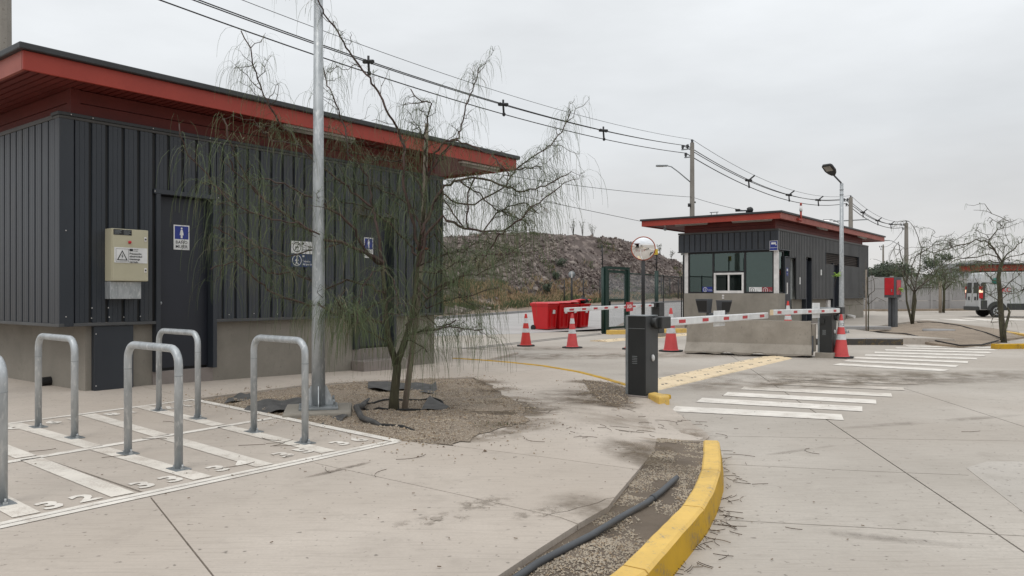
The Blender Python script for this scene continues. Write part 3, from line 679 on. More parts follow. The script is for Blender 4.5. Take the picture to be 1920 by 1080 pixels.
# loose strip of drive beyond, boundary wall
wal = thing('boundary_wall', 'grey concrete panel wall beyond the drive', 'wall')
wa, wb_ = P(1560, 575, 58), P(1850, 575, 62); wz = 2.75
dW = (wb_ - wa); nP = 8
for i in range(nP):
    p = wa + dW * (i / nP); q = wa + dW * ((i + 1) / nP); ang = math.atan2(dW.y, dW.x); Lp = dW.length / nP
    for r in range(3):
        MB().box(.03, Lp - .03, 0, .12, r * .92 - .3 + .012, (r + 1) * .92 - .3 - .012).build('wall_panel', m_wallc, wal).matrix_world = Matrix.Translation((p.x, p.y, 0)) @ Matrix.Rotation(ang, 4, 'Z')
    MB().box(-.1, .1, -.06, .18, -.3, 2.55).build('wall_post', m_wallc, wal).matrix_world = Matrix.Translation((p.x, p.y, 0)) @ Matrix.Rotation(ang, 4, 'Z')
MB().slab([xy(P(1560, 0, 56.5)), xy(P(1860, 0, 60.5)), xy(P(1860, 0, 62)), xy(P(1560, 0, 58))], -.2, .0).build('wall_verge', m_earth, kind='structure')
# ------------------------------------------------------------------ the two graphite-clad buildings
_bm = {}
def board_mesh(w, h, m, t=.022):
    k = (round(w, 3), round(h, 3), m.name)
    if k not in _bm:
        mb = MB(); c = .007
        pr = [(0, 0), (c, -t), (w * .30, -t), (w * .31, -t + .003), (w * .33, -t + .003), (w * .34, -t), (w * .66, -t), (w * .67, -t + .003), (w * .69, -t + .003), (w * .70, -t), (w - c, -t), (w, 0)]
        n = len(pr); vs_ = [(x, y, 0) for x, y in pr] + [(x, y, h) for x, y in pr]
        mb.add(vs_, [list(range(n))[::-1], list(range(n, 2 * n))] + [[i, i + 1, i + 1 + n, i + n] for i in range(n - 1)])
        _bm[k] = mb.mesh('cladding_board', m)
    return _bm[k]
def cells(x0, x1, z0, z1, ops):
    xs = sorted({x0, x1, *[clamp(o[i], x0, x1) for o in ops for i in (0, 1)]}); zs_ = sorted({z0, z1, *[clamp(o[i], z0, z1) for o in ops for i in (2, 3)]})
    for a, b in zip(xs[:-1], xs[1:]):
        for c, d in zip(zs_[:-1], zs_[1:]):
            mx_, mz = (a + b) / 2, (c + d) / 2
            if b - a > 1e-4 and d - c > 1e-4 and not any(o[0] < mx_ < o[1] and o[2] < mz < o[3] for o in ops): yield a, b, c, d
def clad(root, face, x0, x1, z0, z1, pitch, ops=(), first=None, m=m_clad, joined=None, gapw=.031):
    """Vertical boards on a dark backing. face 'f': plane y=0 looking to -y, x runs right. face 's': plane x=0 looking to -x, boards run along +y."""
    bk = MB()
    for a, b, c, d in cells(x0, x1, z0, z1, ops):
        if face == 'f': bk.box(a, b, .0, .03, c, d)
        else: bk.box(.0, .03, a, b, c, d)
    bk.build('cladding_backing', m_groove, root)
    mb = MB(); x = x0 if first is None else first
    edges = [x0] if first is not None and first - x0 > .05 else []
    while x < x1 - .02: edges.append(x); x += pitch
    edges.append(x1)
    for a, b in zip(edges[:-1], edges[1:]):
        a2, b2 = a, b - gapw
        if b2 - a2 < .02: continue
        for ca, cb, cc, cd in cells(a2, b2, z0, z1, ops):
            # merge z pieces by emitting each cell as its own board length
            if cb - ca < .015: continue
            if joined:
                M = Matrix.Translation((ca, 0, cc)) if face == 'f' else Matrix.Translation((0, cb, cc)) @ Matrix.Rotation(-math.pi / 2, 4, 'Z')
                w, h, t = cb - ca, cd - cc, .03
                mb.add([M @ Vector(v) for v in ((0, 0, 0), (.012, -t, 0), (w - .012, -t, 0), (w, 0, 0), (0, 0, h), (.012, -t, h), (w - .012, -t, h), (w, 0, h))], [(0, 1, 5, 4), (1, 2, 6, 5), (2, 3, 7, 6), (0, 3, 2, 1), (4, 5, 6, 7)])
            else:
                me = board_mesh(cb - ca, cd - cc, m)
                if face == 'f': link('cladding_board', me, root, (ca, 0, cc))
                else: link('cladding_board', me, root, (0, cb, cc), -math.pi / 2)
    if joined: o = mb.build(joined, m, root); o['kind'] = 'stuff'
def roof(root, x0, x1, y0, y1, zf, hf, wall, bandz, capfade=m_redfade):
    """Flat roof: red fascia boards, ribbed red soffit, dark flashing; red band boards on the wall below."""
    t = .035
    MB().box(x0, x1, y0, y0 + t, zf, zf + hf).build('fascia', m_red, root, bevel=.004)
    MB().box(x0, x1, y1 - t, y1, zf, zf + hf).build('fascia', m_red, root)
    MB().box(x0 - .002, x0 + t, y0 + t + .003, y1 - t - .003, zf, zf + hf).build('fascia', capfade, root)
    MB().box(x1 - t, x1 + .002, y0 + t + .003, y1 - t - .003, zf, zf + hf).build('fascia', m_red, root)
    fl = MB(); fl.box(x0 - .055, x1 + .055, y0 - .055, y1 + .055, zf + hf + .002, zf + hf + .075); fl.build('roof_flashing', m_flash, root, bevel=.012)
    rs = MB(); rs.box(x0 + t + .003, x1 - t - .003, y0 + t + .003, y1 - t - .003, zf + .075, zf + hf - .002)
    k = x0 + t + .02
    while k < x1 - t - .09:
        rs.box(k, k + .075, y0 + t + .006, y1 - t - .006, zf + .045, zf + .0745); k += .10
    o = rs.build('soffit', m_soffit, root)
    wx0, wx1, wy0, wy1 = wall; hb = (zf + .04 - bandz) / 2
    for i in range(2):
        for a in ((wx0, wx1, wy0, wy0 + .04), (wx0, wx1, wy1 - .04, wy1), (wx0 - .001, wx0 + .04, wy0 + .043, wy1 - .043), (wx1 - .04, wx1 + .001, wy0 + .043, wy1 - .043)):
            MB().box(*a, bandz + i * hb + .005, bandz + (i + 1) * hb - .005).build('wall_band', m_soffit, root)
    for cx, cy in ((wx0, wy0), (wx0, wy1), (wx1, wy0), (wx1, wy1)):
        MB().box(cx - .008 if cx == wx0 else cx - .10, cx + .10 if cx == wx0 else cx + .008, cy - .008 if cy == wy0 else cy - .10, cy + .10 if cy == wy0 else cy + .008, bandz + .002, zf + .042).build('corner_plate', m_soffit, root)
def screws(root, pts, m=m_alu, r=.008, face='f'):
    mb = MB()
    for x, y, z in pts:
        if face == 'f': mb.tube([(x, y, z), (x, y - .006, z)], [r, r * .6], 6)
        else: mb.tube([(x, y, z), (x - .006, y, z)], [r, r * .6], 6)
    o = mb.build('screw', m, root); o['kind'] = 'stuff'; return o
# ---- restroom building on the left
LB = thing('restroom_building', 'long dark clad building with red roof edge standing on the left behind the bicycle racks', 'building', (-5.37, 9.2, 0), TH)
LX, LY, RC = 6.6, 4.3, .16
d1, d2 = (1.145, 2.01), (4.52, 5.42)
DT = 2.50
ops = [(d1[0], d1[1], -1, DT), (d2[0], d2[1], -1, DT)]
clad(LB, 'f', .14, LX - .02, .84, 3.285, .1975, ops, first=.149)
clad(LB, 's', .10, LY, .84, 3.285, .1975, (), first=.107)
MB().box(-.024, .138, -.024, .012, .80, 3.30).build('corner_trim', m_clad, LB, bevel=.003); MB().box(-.0245, .012, .0125, .098, .80, 3.30).build('corner_trim', m_clad, LB)
MB().box(LX - .02, LX + .02, -.026, .10, .79, 3.30).build('corner_trim', m_clad, LB)
for a in ((.135, d1[0] + .02), (d1[1] - .0, d2[0]), (d2[1], LX - .02)):
    MB().box(a[0], a[1], -.034, .03, .80, .838).build('bottom_trim', m_clad2, LB, bevel=.004)
MB().box(-.034, .03, -.034, LY, .798, .8375).build('bottom_trim', m_clad2, LB, bevel=.004)
MB().box(-.03, LX + .025, -.032, .15, 3.287, 3.32).build('top_trim', m_trim, LB, bevel=.003); MB().box(-.045, LX + .03, -.045, .17, 3.3225, 3.362).build('top_trim', m_flash, LB, bevel=.003)
MB().box(-.032, .15, .152, LY, 3.2875, 3.34).build('top_trim', m_trim, LB, bevel=.003)
MB().box(.03, LX - .03, .03, LY - .05, 3.0, 3.36).build('core', m_groove, LB)
roof(LB, -.58, 8.24, -.5, LY + .7, 3.646, .21, (RC, LX - .1, RC * .6, LY - .1), 3.365)
# plinth with door openings
PX0, PY0 = .31, .07
for a in ((PX0, d1[0]), (d1[1], d2[0]), (d2[1], LX - .12)):
    MB().box(a[0], a[1], PY0, .30, -.4, .81).build('plinth_wall', m_plinth, LB)
MB().box(PX0 + .001, PX0 + .25, .302, LY, -.4, .81).build('plinth_wall', m_plinth, LB); MB().box(LX - .34, LX - .121, .302, LY, -.4, .81).build('plinth_wall', m_plinth, LB)
for (a, b), zt, ml in ((d1, .17, True), (d2, .27, False)):
    fr = MB().box(a - .0, a + .06, -.04, .20, zt if ml else zt, DT + .0).build('door_frame', m_clad, LB, bevel=.003)
    MB().box(b - .06, b, -.04, .20, zt, DT).build('door_frame', m_clad, LB, bevel=.003); MB().box(a - .03, b + .03, -.045, .20, DT + .002, DT + .06).build('door_frame', m_clad, LB, bevel=.003)
    lf = MB().box(a + .065, b - .065, .10, .14, zt + .035, DT - .01).build('door', m_door, LB, bevel=.003)
    hx = a + .10
    kn = MB(); kn.lathe([(.0, 0), (.026, 0), (.028, .008), (.014, .016), (.014, .03), (.026, .036), (.024, .052), (.0, .056)], 14, Matrix.Translation((hx, .10, 1.02 + zt * .3)) @ Matrix.Rotation(math.pi / 2, 4, 'X'), cap=False)
    kn.build('door_knob', m_galv, lf)
    MB().box(a + .05, b - .05, .142, .9, zt - .2, DT).build('dark_opening_fill', m_black, LB)
    MB().box(a + .002, b - .002, PY0 - .012, .50, -.4, zt - .002).build('door_sill', m_step, LB, bevel=.006)
MB().box(d2[0] - .03, d2[1] + .10, -.26, PY0 - .013, -.4, .085).build('door_step', m_step, LB, bevel=.006)
sc = [(.05, -.0245, z) for z in (.92, 1.95, 3.31)] + [(x, -.030, .90 + random.uniform(-.01, .01)) for x in (.34, .55, .73, .94, 2.2, 2.6, 3.0)] + [(x, -.030, 1.02) for x in (.345, .54)] + [(x, -.046, 3.34) for x in (.1, .35, 1.1, 1.9)] + [(1.125, -.046, DT + .03), (2.03, -.046, DT + .03)]
screws(LB, sc)
cp = MB().box(.38, .86, -.012, PY0 - .002, -.2, .795).build('cover_panel', m_clad, LB, bevel=.003); screws(cp, [(.40, -.0125, .7), (.40, -.0125, .06)])
# drain pipe sticking out of the left wall
pm = MB(); q = GS(20, 714); qx = (q - LB.location).dot(U); qy = (q - LB.location).dot(V)
pm.tube([(PX0 + .02, 1.08, .06), (PX0 - .14, 1.08, .055)], .055, 16, caps=False); pm.tube([(PX0 - .14, 1.08, .055), (PX0 + .0, 1.08, .06)], .047, 16, caps=False)
pm.build('drain_pipe', m_black, LB)
def lamp_tube(p, q, label):
    d = (q - p); t = thing('tube_light', label, 'tube light', xyz(p), math.atan2(d.y, d.x)); Ln = d.length
    MB().box(0, Ln, -.05, .05, .0, .035).build('lamp_housing', m_alu, t, bevel=.006); mb = MB(); mb.tube([(.02, 0, -.018), (Ln - .02, 0, -.018)], .035, 10); mb.build('diffuser', m_tube, t)
    return t
zl = 3.646 + .045 - .037
lamp_tube(lbw(2.95, -.27) + Vector((0, 0, zl)), lbw(4.25, -.27) + Vector((0, 0, zl)), 'tube light under the dark building eave beside the tall galvanised pole')
lamp_tube(lbw(-.34, 1.35) + Vector((0, 0, zl)), lbw(-.34, 2.6) + Vector((0, 0, zl)), 'tube light under the eave over the left end wall of the dark building')
lamp_tube(lbw(6.9, -.2) + Vector((0, 0, zl)), lbw(8.0, -.2) + Vector((0, 0, zl)), 'tube light under the far right end of the big red eave behind the tree')
# ---- electric cabinet and its trunking
cab = thing('electric_cabinet', 'cream electrical cabinet with a warning sign on the dark cladding left of the door', 'electrical cabinet', xyz(lbw(.5, -.022) + Vector((0, 0, 1.35))), TH)
MB().box(0, .45, -.175, 0, 0, .65).build('cabinet_body', m_cream, cab, bevel=.008)
dr = MB().box(.004, .446, -.20, -.178, .004, .646).build('cabinet_door', m_cream, cab, bevel=.006)
for z in (.14, .53):
    lk = MB(); lk.box(.392, .424, -.206, -.201, z - .028, z + .028); lk.build('lock_plate', m_alu, dr, bevel=.003); MB().box(.400, .416, -.212, -.2065, z - .008, z + .010).build('lock_slot', m_ink, dr)
rl = MB(); rl.lathe([(.0, 0), (.020, 0), (.020, .01), (.015, .02), (.0, .024)], 14, Matrix.Translation((.21, -.201, .485)) @ Matrix.Rotation(math.pi / 2, 4, 'X'), cap=False); rl.build('indicator_lamp', m_red2, dr)
lb_ = MB().box(.012, .235, -.203, -.2005, .57, .638).build('rating_label', m_ink, dr)
for k in range(4):
    for s_ in (0, 1): MB().box(.022 + s_ * .115, .022 + s_ * .115 + (.09, .075, .085, .06)[k], -.2037, -.2032, .622 - k * .014, .627 - k * .014).build('label_line', m_galvd, lb_)
sg = thing('warning_sign', 'white electricity warning sign on the door of the cream cabinet', 'sign', xyz(lbw(.5, -.2235) + Vector((0, 0, 1.35))), TH)
MB().box(.022, .432, -.003, 0, .228, .418).build('plate', m_white, sg)
MB().box(.040, .196, -.004, -.0032, .24, .243).build('border', m_ink, sg); MB().box(.040, .196, -.004, -.0032, .398, .401).build('border', m_ink, sg); MB().box(.040, .043, -.004, -.0032, .2435, .3975).build('border', m_ink, sg); MB().box(.193, .196, -.004, -.0032, .2435, .3975).build('border', m_ink, sg)
tri = MB(); o_, i_ = [(.052, .258), (.184, .258), (.118, .384)], [(.070, .268), (.166, .268), (.118, .362)]
tri.add([(x, -.0042, z) for x, z in o_ + i_], [(0, 1, 4, 3), (1, 2, 5, 4), (2, 0, 3, 5)]); tri.build('triangle', m_ink, sg)
bolt = MB(); bolt.add([(x, -.0042, z) for x, z in ((.122, .345), (.106, .305), (.117, .307), (.110, .274), (.131, .316), (.119, .313))], [(0, 1, 2, 5), (2, 3, 4, 5)]); bolt.build('lightning', m_ink, sg)
MB().box(.206, .250, -.004, -.0032, .374, .404).build('emblem', m_ink, sg)
text('lettering', 'control\nacceso', .020, m_ink, sg, face_y(.256, -.0036, .394))
text('lettering', 'Precaución\nelectricidad\nmantenga\ncerrado', .034, m_ink, sg, face_y(.206, -.0036, .333), bold=.0007)
tr_ = thing('cable_trunking', 'galvanised cable trunking box directly below the cream cabinet', 'cable trunking', xyz(lbw(.5, -.022) + Vector((0, 0, 1.13))), TH)
MB().box(0, .385, -.14, 0, 0, .215).build('cable_trunking', m_galv, tr_, bevel=.004)
# ---- restroom signs
def figure(t, x, z, s, y, woman):
    mb = MB(); n = 14
    mb.add([(x + .16 * s * math.cos(2 * math.pi * k / n), y, z + 1.62 * s + .16 * s * math.sin(2 * math.pi * k / n)) for k in range(n)], [list(range(n))])
    if woman: body = [(-.14, 1.4), (.14, 1.4), (.3, .85), (.2, .82), (.17, 1.0), (.34, .5), (.16, .5), (.16, 0), (-.16, 0), (-.16, .5), (-.34, .5), (-.17, 1.0), (-.2, .82), (-.3, .85)]
    else: body = [(-.22, 1.4), (.22, 1.4), (.28, .8), (.19, .8), (.17, 1.15), (.16, 0), (.02, 0), (0, .7), (-.02, 0), (-.16, 0), (-.17, 1.15), (-.19, .8), (-.28, .8)]
    c = (x, y, z + 1.0 * s); vs_ = [(x + a * s, y, z + b * s) for a, b in body]; tr = geometry.tessellate_polygon([[Vector((a, b, 0)) for a, b in body]])
    mb.add(vs_, [list(q) for q in tr]); mb.build('figure', m_white, t, fix=False)
def wc_sign(x, z, w, h, l1, l2, woman, label):
    t = thing('restroom_sign', label, 'sign', xyz(lbw(x, .098) + Vector((0, 0, z))), TH)
    MB().box(0, w, -.004, 0, 0, h).build('plate', m_white, t, bevel=.001); MB().box(w * .07, w * .93, -.0055, -.0042, h * .43, h * .955).build('blue_panel', m_blue, t)
    figure(t, w / 2, h * .47, h * .245, -.0062, woman)
    text('lettering', l1, h * .175, m_ink, t, face_y(w / 2, -.0047, h * .245), 'CENTER', bold=.0005, spacing=1.05); text('lettering', l2, h * .175, m_ink, t, face_y(w / 2, -.0047, h * .07), 'CENTER', bold=.0005, spacing=1.05)
wc_sign(1.452, 1.79, .225, .335, 'BAÑO', 'MUJER', True, 'white and blue BAÑO MUJER sign on the dark door beside the cream cabinet')
wc_sign(4.80, 1.80, .20, .345, 'BAÑO', 'HOMBRE', False, 'white and blue restroom sign on the second door behind the tree')
t = thing('no_smoking_sign', 'white no smoking sign on the dark cladding behind the galvanised pole', 'sign', xyz(lbw(3.25, -.0225) + Vector((0, 0, 1.81))), TH)
MB().box(0, .62, -.004, 0, 0, .19).build('plate', m_white, t)
rg = MB(); n = 24
for R_, r_ in ((.078, .066),): rg.add([(.10 + q * math.cos(2 * math.pi * k / n), -.0052, .098 + q * math.sin(2 * math.pi * k / n)) for q in (R_, r_) for k in range(n)], [[k, (k + 1) % n, (k + 1) % n + n, k + n] for k in range(n)])
rg.add([(.055, -.0054, .048), (.063, -.0054, .040), (.147, -.0054, .148), (.139, -.0054, .156)], [(0, 1, 2, 3)]); rg.add([(.06, -.0053, .09), (.13, -.0053, .09), (.13, -.0053, .104), (.06, -.0053, .104)], [(0, 1, 2, 3)])
rg.build('prohibition_ring', m_ink, t, fix=False); MB().box(.20, .235, -.0055, -.0042, .145, .172).build('emblem', m_ink, t); text('lettering', 'No\nfumar', .04, m_ink, t, face_y(.20, -.0047, .09)); MB().box(.275, .279, -.0055, -.0042, .02, .17).build('border', m_ink, t); text('lettering', 'Espacio libre\nde humo', .036, m_ink, t, face_y(.30, -.0047, .1))
t = thing('walkway_sign', 'navy pedestrian walkway sign just below the white no smoking sign', 'sign', xyz(lbw(3.25, -.0225) + Vector((0, 0, 1.605))), TH)
MB().box(0, .62, -.004, 0, 0, .2).build('plate', m_navy, t)
rg = MB(); rg.add([(.10 + q * math.cos(2 * math.pi * k / n), -.0052, .1 + q * math.sin(2 * math.pi * k / n)) for q in (.085, .076) for k in range(n)], [[k, (k + 1) % n, (k + 1) % n + n, k + n] for k in range(n)]); rg.build('ring', m_white, t, fix=False)
mb = MB(); mb.add([(.10 + .014 * math.cos(2 * math.pi * k / 10), -.0054, .155 + .014 * math.sin(2 * math.pi * k / 10)) for k in range(10)], [list(range(10))])
for a, b, w in (((.10, .14), (.10, .085), .013), ((.10, .085), (.075, .035), .008), ((.10, .085), (.125, .035), .008), ((.10, .13), (.068, .09), .006), ((.10, .13), (.13, .095), .006)):
    d = Vector((b[0] - a[0], b[1] - a[1])).normalized(); px_ = Vector((-d.y, d.x)) * w; mb.add([(a[0] + px_.x, -.0054, a[1] + px_.y), (a[0] - px_.x, -.0054, a[1] - px_.y), (b[0] - px_.x, -.0054, b[1] - px_.y), (b[0] + px_.x, -.0054, b[1] + px_.y)], [(0, 1, 2, 3)])
mb.build('figure', m_white, t, fix=False); MB().box(.20, .24, -.0055, -.0042, .155, .18).build('emblem', m_white, t); text('lettering', 'Tránsito\ndel peatón', .045, m_white, t, face_y(.20, -.0047, .075)); MB().box(.545, .6, -.0055, -.0042, .10, .17).build('emblem', m_white, t)

# ---- gate booth
BZ = .2
BL = Vector((9.62, 28.0, BZ)); bw_ = lambda x, y, z=0.: BL + U * x + V * y + Vector((0, 0, z))
B = thing('guard_booth', 'small dark clad guard booth with teal windows and a red roof edge beyond the barriers', 'guard booth', xyz(BL), TH)
BX, BY, WZ0, WZ1 = 12.87, 3.9, 1.0, 2.62
ops = [(.0, 1.27, -1, WZ1), (.8, 2.0, -1, 2.38), (3.18, 3.93, -1, 2.43), (5.82, 11.17, 2.24, 2.72), (6.92, 7.91, -1, 2.30)]
clad(B, 'f', .06, BX, .8, 3.27, .197, ops, m=m_clad2, joined='cladding', gapw=.065)
clad(B, 's', .05, BY, WZ1, 3.27, .226, (), m=m_clad, gapw=.03)
MB().box(-.034, .058, -.034, .048, WZ1, 3.28).build('corner_trim', m_clad, B); MB().box(BX, BX + .05, -.036, .2, .8, 3.28).build('corner_trim', m_clad, B)
MB().box(-.04, .2, .05, BY + .02, WZ1 - .035, WZ1 - .002).build('bottom_trim', m_clad, B); MB().box(.06, 1.25, -.036, .2, WZ1 - .035, WZ1 - .002).build('bottom_trim', m_clad, B)
for a in ((2.0, 3.16), (3.95, 6.9), (7.93, BX)): MB().box(a[0], a[1], -.038, .03, .77, .798).build('bottom_trim', m_clad, B)
MB().box(-.04, BX + .06, -.045, .15, 3.282, 3.35).build('top_trim', m_trim, B); MB().box(-.041, .15, .152, BY, 3.282, 3.35).build('top_trim', m_trim, B)
MB().box(.05, BX - .05, .05, BY - .05, 3.0, 3.345).build('core', m_groove, B)
MB().box(.6, .72, BY - .5, BY - .44, 1.9, 2.3).build('monitor', m_black, B); MB().box(.64, .68, BY - .47, BY - .45, 2.301, WZ1 + .05).build('monitor_bracket', m_black, B); MB().box(.032, 2.9, BY - .1, BY, 2.62, 3.27).build('left_wall', m_clad, B); MB().box(2.9, BX, BY - .1, BY, -.4, 3.27).build('left_wall', m_clad, B); MB().box(BX - .1, BX - .002, .04, BY - .102, .8, 3.27).build('rear_wall', m_clad, B)
roof(B, -.6, 15.0, -.32, 5.2, 3.65, .21, (.14, BX - .4, .14, BY - .2), 3.352, m_red)
# the roof side facing the lane is sun-bleached
for ch in [c for c in B.children if c.name.startswith('fascia')]:
    if abs(min(v.co.y for v in ch.data.vertices) + .32) < .01 and max(v.co.x for v in ch.data.vertices) > 14: ch.data.materials[0] = m_redfade; ch['label'] = 'sun bleached side fascia'
# masonry below the windows
MB().box(.06, .22, .0, BY - .2, -.5, WZ0).build('parapet_wall', m_plinth, B, bevel=.006); MB().box(.222, .82, .001, .16, -.5, WZ0 - .001).build('parapet_wall', m_plinth, B); MB().box(.222, 2.9, BY - .36, BY - .2, -.5, WZ0 - .001).build('parapet_wall', m_plinth, B)
for a in ((2.0, 3.18), (3.93, 6.92), (7.91, BX - .15)): MB().box(a[0], a[1], .14, .35, -.5, .78).build('plinth_wall', m_plinth, B)
for y in (.02, BY - .37): MB().box(.07, .21, y, y + .15, WZ0 + .002, WZ1 - .037).build('column', m_alu, B, bevel=.006)
cf = lambda px: (9.62 - 28 * (px - CX) / F) / (.789 + .614 * (px - CX) / F)
wy = [.19, 1.254, 2.50, BY - .39]
glz = thing('window_front', None, None); bpy.data.objects.remove(glz)
wf = MB()
for y in wy: wf.box(.09, .15, y - .035, y + .035, WZ0 + .002, WZ1 - .037)
for y0, y1 in ((wy[0], wy[1]), (wy[1], wy[2]), (wy[2], wy[3])):
    wf.box(.092, .148, y0 + .036, y1 - .036, WZ1 - .10, WZ1 - .038)
    if (y0, y1) != (wy[1], wy[2]): wf.box(.092, .148, y0 + .036, y1 - .036, WZ0 + .002, WZ0 + .06)
wf.box(.092, .148, wy[1] + .036, wy[2] - .036, WZ0 + .78, WZ0 + .84)
wfo = wf.build('window_frame', m_black, B)
for y0, y1, z0, z1 in ((wy[0], wy[1], WZ0 + .06, WZ1 - .1), (wy[1], wy[2], WZ0 + .84, WZ1 - .1), (wy[2], wy[3], WZ0 + .06, WZ1 - .1)):
    MB().box(.115, .122, y0 + .037, y1 - .037, z0 + .001, z1 - .001).build('pane', m_glass, wfo)
sw = MB(); a, b, z0, z1 = wy[1] + .038, wy[2] - .038, WZ0 + .004, WZ0 + .778
for q in ((a, a + .075, z0 + .1, z1 - .075), (b - .075, b, z0 + .1, z1 - .075), (a, b, z1 - .073, z1), (a, b, z0, z0 + .098), ((a + b) / 2 - .03, (a + b) / 2 + .03, z0 + .1, z1 - .075)): sw.box(.05, .17, *q)
swo = sw.build('sliding_window_frame', m_alu, B, bevel=.005)
MB().box(.10, .106, a + .076, (a + b) / 2 - .031, z0 + .099, z1 - .074).build('pane', m_glass2, swo); MB().box(.12, .126, (a + b) / 2 + .031, b - .076, z0 + .099, z1 - .074).build('pane', m_glass2, swo)
sf = MB().box(.222, .27, .05, .12, WZ0 + .002, WZ1 - .04).box(.75, .80, .05, .12, WZ0 + .002, WZ1 - .04).box(.272, .748, .052, .118, WZ1 - .1, WZ1 - .041).box(.272, .748, .052, .118, WZ0 + .002, WZ0 + .05).build('window_frame', m_black, B)
MB().box(.271, .749, .08, .087, WZ0 + .051, WZ1 - .101).build('pane', m_glass, sf)
sf2 = MB().box(.24, .28, BY - .30, BY - .24, WZ0, WZ1 - .002).box(2.82, 2.88, BY - .30, BY - .24, WZ0, WZ1 - .002).box(.282, 2.818, BY - .30, BY - .24, WZ1 - .08, WZ1 - .002).box(1.5, 1.55, BY - .30, BY - .24, WZ0, WZ1 - .082).build('window_frame', m_black, B)  # left window made wide to let more light into the room
MB().box(.281, 1.499, BY - .275, BY - .268, WZ0, WZ1 - .081).build('pane', m_glass, sf2); MB().box(1.551, 2.819, BY - .275, BY - .268, WZ0, WZ1 - .081).build('pane', m_glass, sf2)
# room
MB().box(.2, 4.0, .16, BY - .4, -.3, .06).build('room_floor', m_inside, B); MB().box(.2, 4.0, .1, BY - .4, WZ1 + .05, WZ1 + .12).build('room_ceiling', m_inside, B)
MB().box(3.9, 4.0, .16, BY - .4, .062, WZ1 + .048).build('room_wall', m_inside, B); MB().box(2.0, 3.898, .16, .22, .062, WZ1 + .048).build('room_wall', m_inside, B)
MB().box(.24, .85, .2, BY - .42, WZ0 - .3, WZ0 - .25).build('counter', m_louvre, B); MB().box(3.2, 3.88, .5, 2.2, .062, 1.9).build('cupboard', m_alu, B)
# doors along the side
ld = MB().box(.84, 1.55, .05, .09, -.15, 2.34).build('door', m_door, B, bevel=.004); MB().box(.80, .838, .0, .2, -.2, 2.38).build('door_frame', m_clad, B); MB().box(1.56, 2.0, .30, .34, -.2, 2.38).build('dark_opening_fill', m_black, B); MB().box(.839, 2.0, .0, .3, 2.345, 2.379).build('door_frame', m_clad, B)  # black panel stands in for the shade of the deep door opening
kn = MB(); kn.tube([(.90, .05, .98), (.90, .0, .98), (.99, .0, .98)], .014, 8); kn.build('door_handle', m_galv, ld)
for a, b in ((3.18, 3.93), (6.92, 7.91)):
    ld2 = MB().box(a + .05, b - .05, .12, .16, -.1, (2.43 if a < 5 else 2.30) - .03).build('door', m_door, B, bevel=.004); MB().box(a, a + .048, -.03, .16, -.1, 2.30).build('door_frame', m_clad, B); MB().box(b - .048, b, -.03, .16, -.1, 2.30).build('door_frame', m_clad, B)
    kn = MB(); kn.tube([(a + .12, .12, .95), (a + .12, .07, .95), (a + .2, .07, .95)], .014, 8); kn.build('door_handle', m_galv, ld2)
    MB().box(a - .05, b + .05, -.25, .118, -.5, -.12).build('door_step', m_step, B)
lo = MB()
k = 2.25
MB().box(5.83, 11.16, .10, .12, 2.245, 2.715).build('louvre_back', m_black, B)
while k < 2.70:
    MB().add([(5.84, .02, k), (11.15, .02, k), (11.15, .09, k + .05), (5.84, .09, k + .05), (5.84, .025, k - .006), (11.15, .025, k - .006), (11.15, .095, k + .044), (5.84, .095, k + .044)], [(0, 1, 2, 3), (7, 6, 5, 4), (0, 4, 5, 1), (2, 6, 7, 3), (0, 3, 7, 4), (1, 5, 6, 2)]).build('louvre_slat', m_louvre, B); k += .075
for x in (5.80, 11.17): MB().box(x - .02, x + .02, -.035, .1, 2.22, 2.74).build('louvre_frame', m_clad, B)
MB().box(5.05, 5.2, -.045, -.032, 1.75, 1.98).build('notice_plate', m_white, B); MB().box(6.4, 6.8, .05, .139, .38, .72).build('meter_box', m_alu, B); MB().box(2.35, 2.45, -.045, -.032, 1.35, 1.62).build('notice_plate', m_white, B)
MB().box(.045, .059, 2.05, 2.13, WZ0 - .12, WZ0 - .055).build('intercom', m_alu, B); MB().box(.045, .059, 2.05, 2.13, WZ0 - .21, WZ0 - .145).build('intercom', m_alu, B)
pm = MB(); pm.tube([(9.7, .16, -.02), (9.5, -.25, -.08)], .075, 12); pm.build('drain_pipe', m_alu, B)
# booth signs, eave lamps, roof pieces
t = thing('camera_sign', 'small blue surveillance camera sign at the upper corner of the booth', 'sign', xyz(bw_(-.036, .13, 2.55)), TH)
MB().box(-.004, 0, -.15, .15, 0, .36).build('plate', m_alu, t); MB().box(-.0055, -.0042, -.135, .135, .015, .345).build('blue_panel', m_blue, t)
MB().box(-.0065, -.0057, -.08, .09, .23, .30).build('camera_symbol', m_white, t); MB().box(-.0065, -.0057, -.10, -.06, .19, .228).build('camera_symbol', m_white, t); text('lettering', 'GRABANDO', .05, m_white, t, face_x(-.0056, .12, .09))
def booth_sign(name, label, y0, y1, z0, z1, m, body, emblem):
    t = thing(name, label, 'sign', xyz(bw_(.112, y0, z0)), TH); w, h = y1 - y0, z1 - z0
    MB().box(-.004, 0, 0, w, 0, h).build('plate', m, t); n = 18; q0 = w - h * .55
    rg = MB(); rg.add([(-.0054, q0 + r * math.cos(2 * math.pi * k / n), h / 2 + r * math.sin(2 * math.pi * k / n)) for r in (h * .42, h * .34) for k in range(n)], [[k, (k + 1) % n, (k + 1) % n + n, k + n] for k in range(n)]); rg.build('ring', m_white if m is not m_white else m_ink, t, fix=False)
    MB().box(-.0056, -.0045, q0 - h * .05, q0 + h * .05, h * .22, h * .72).build('figure', m_white if m is not m_white else m_ink, t); text('lettering', body, h * .2, m_white if m is not m_white else m_ink, t, face_x(-.0045, w - h * 1.15, h * .45))
    return t
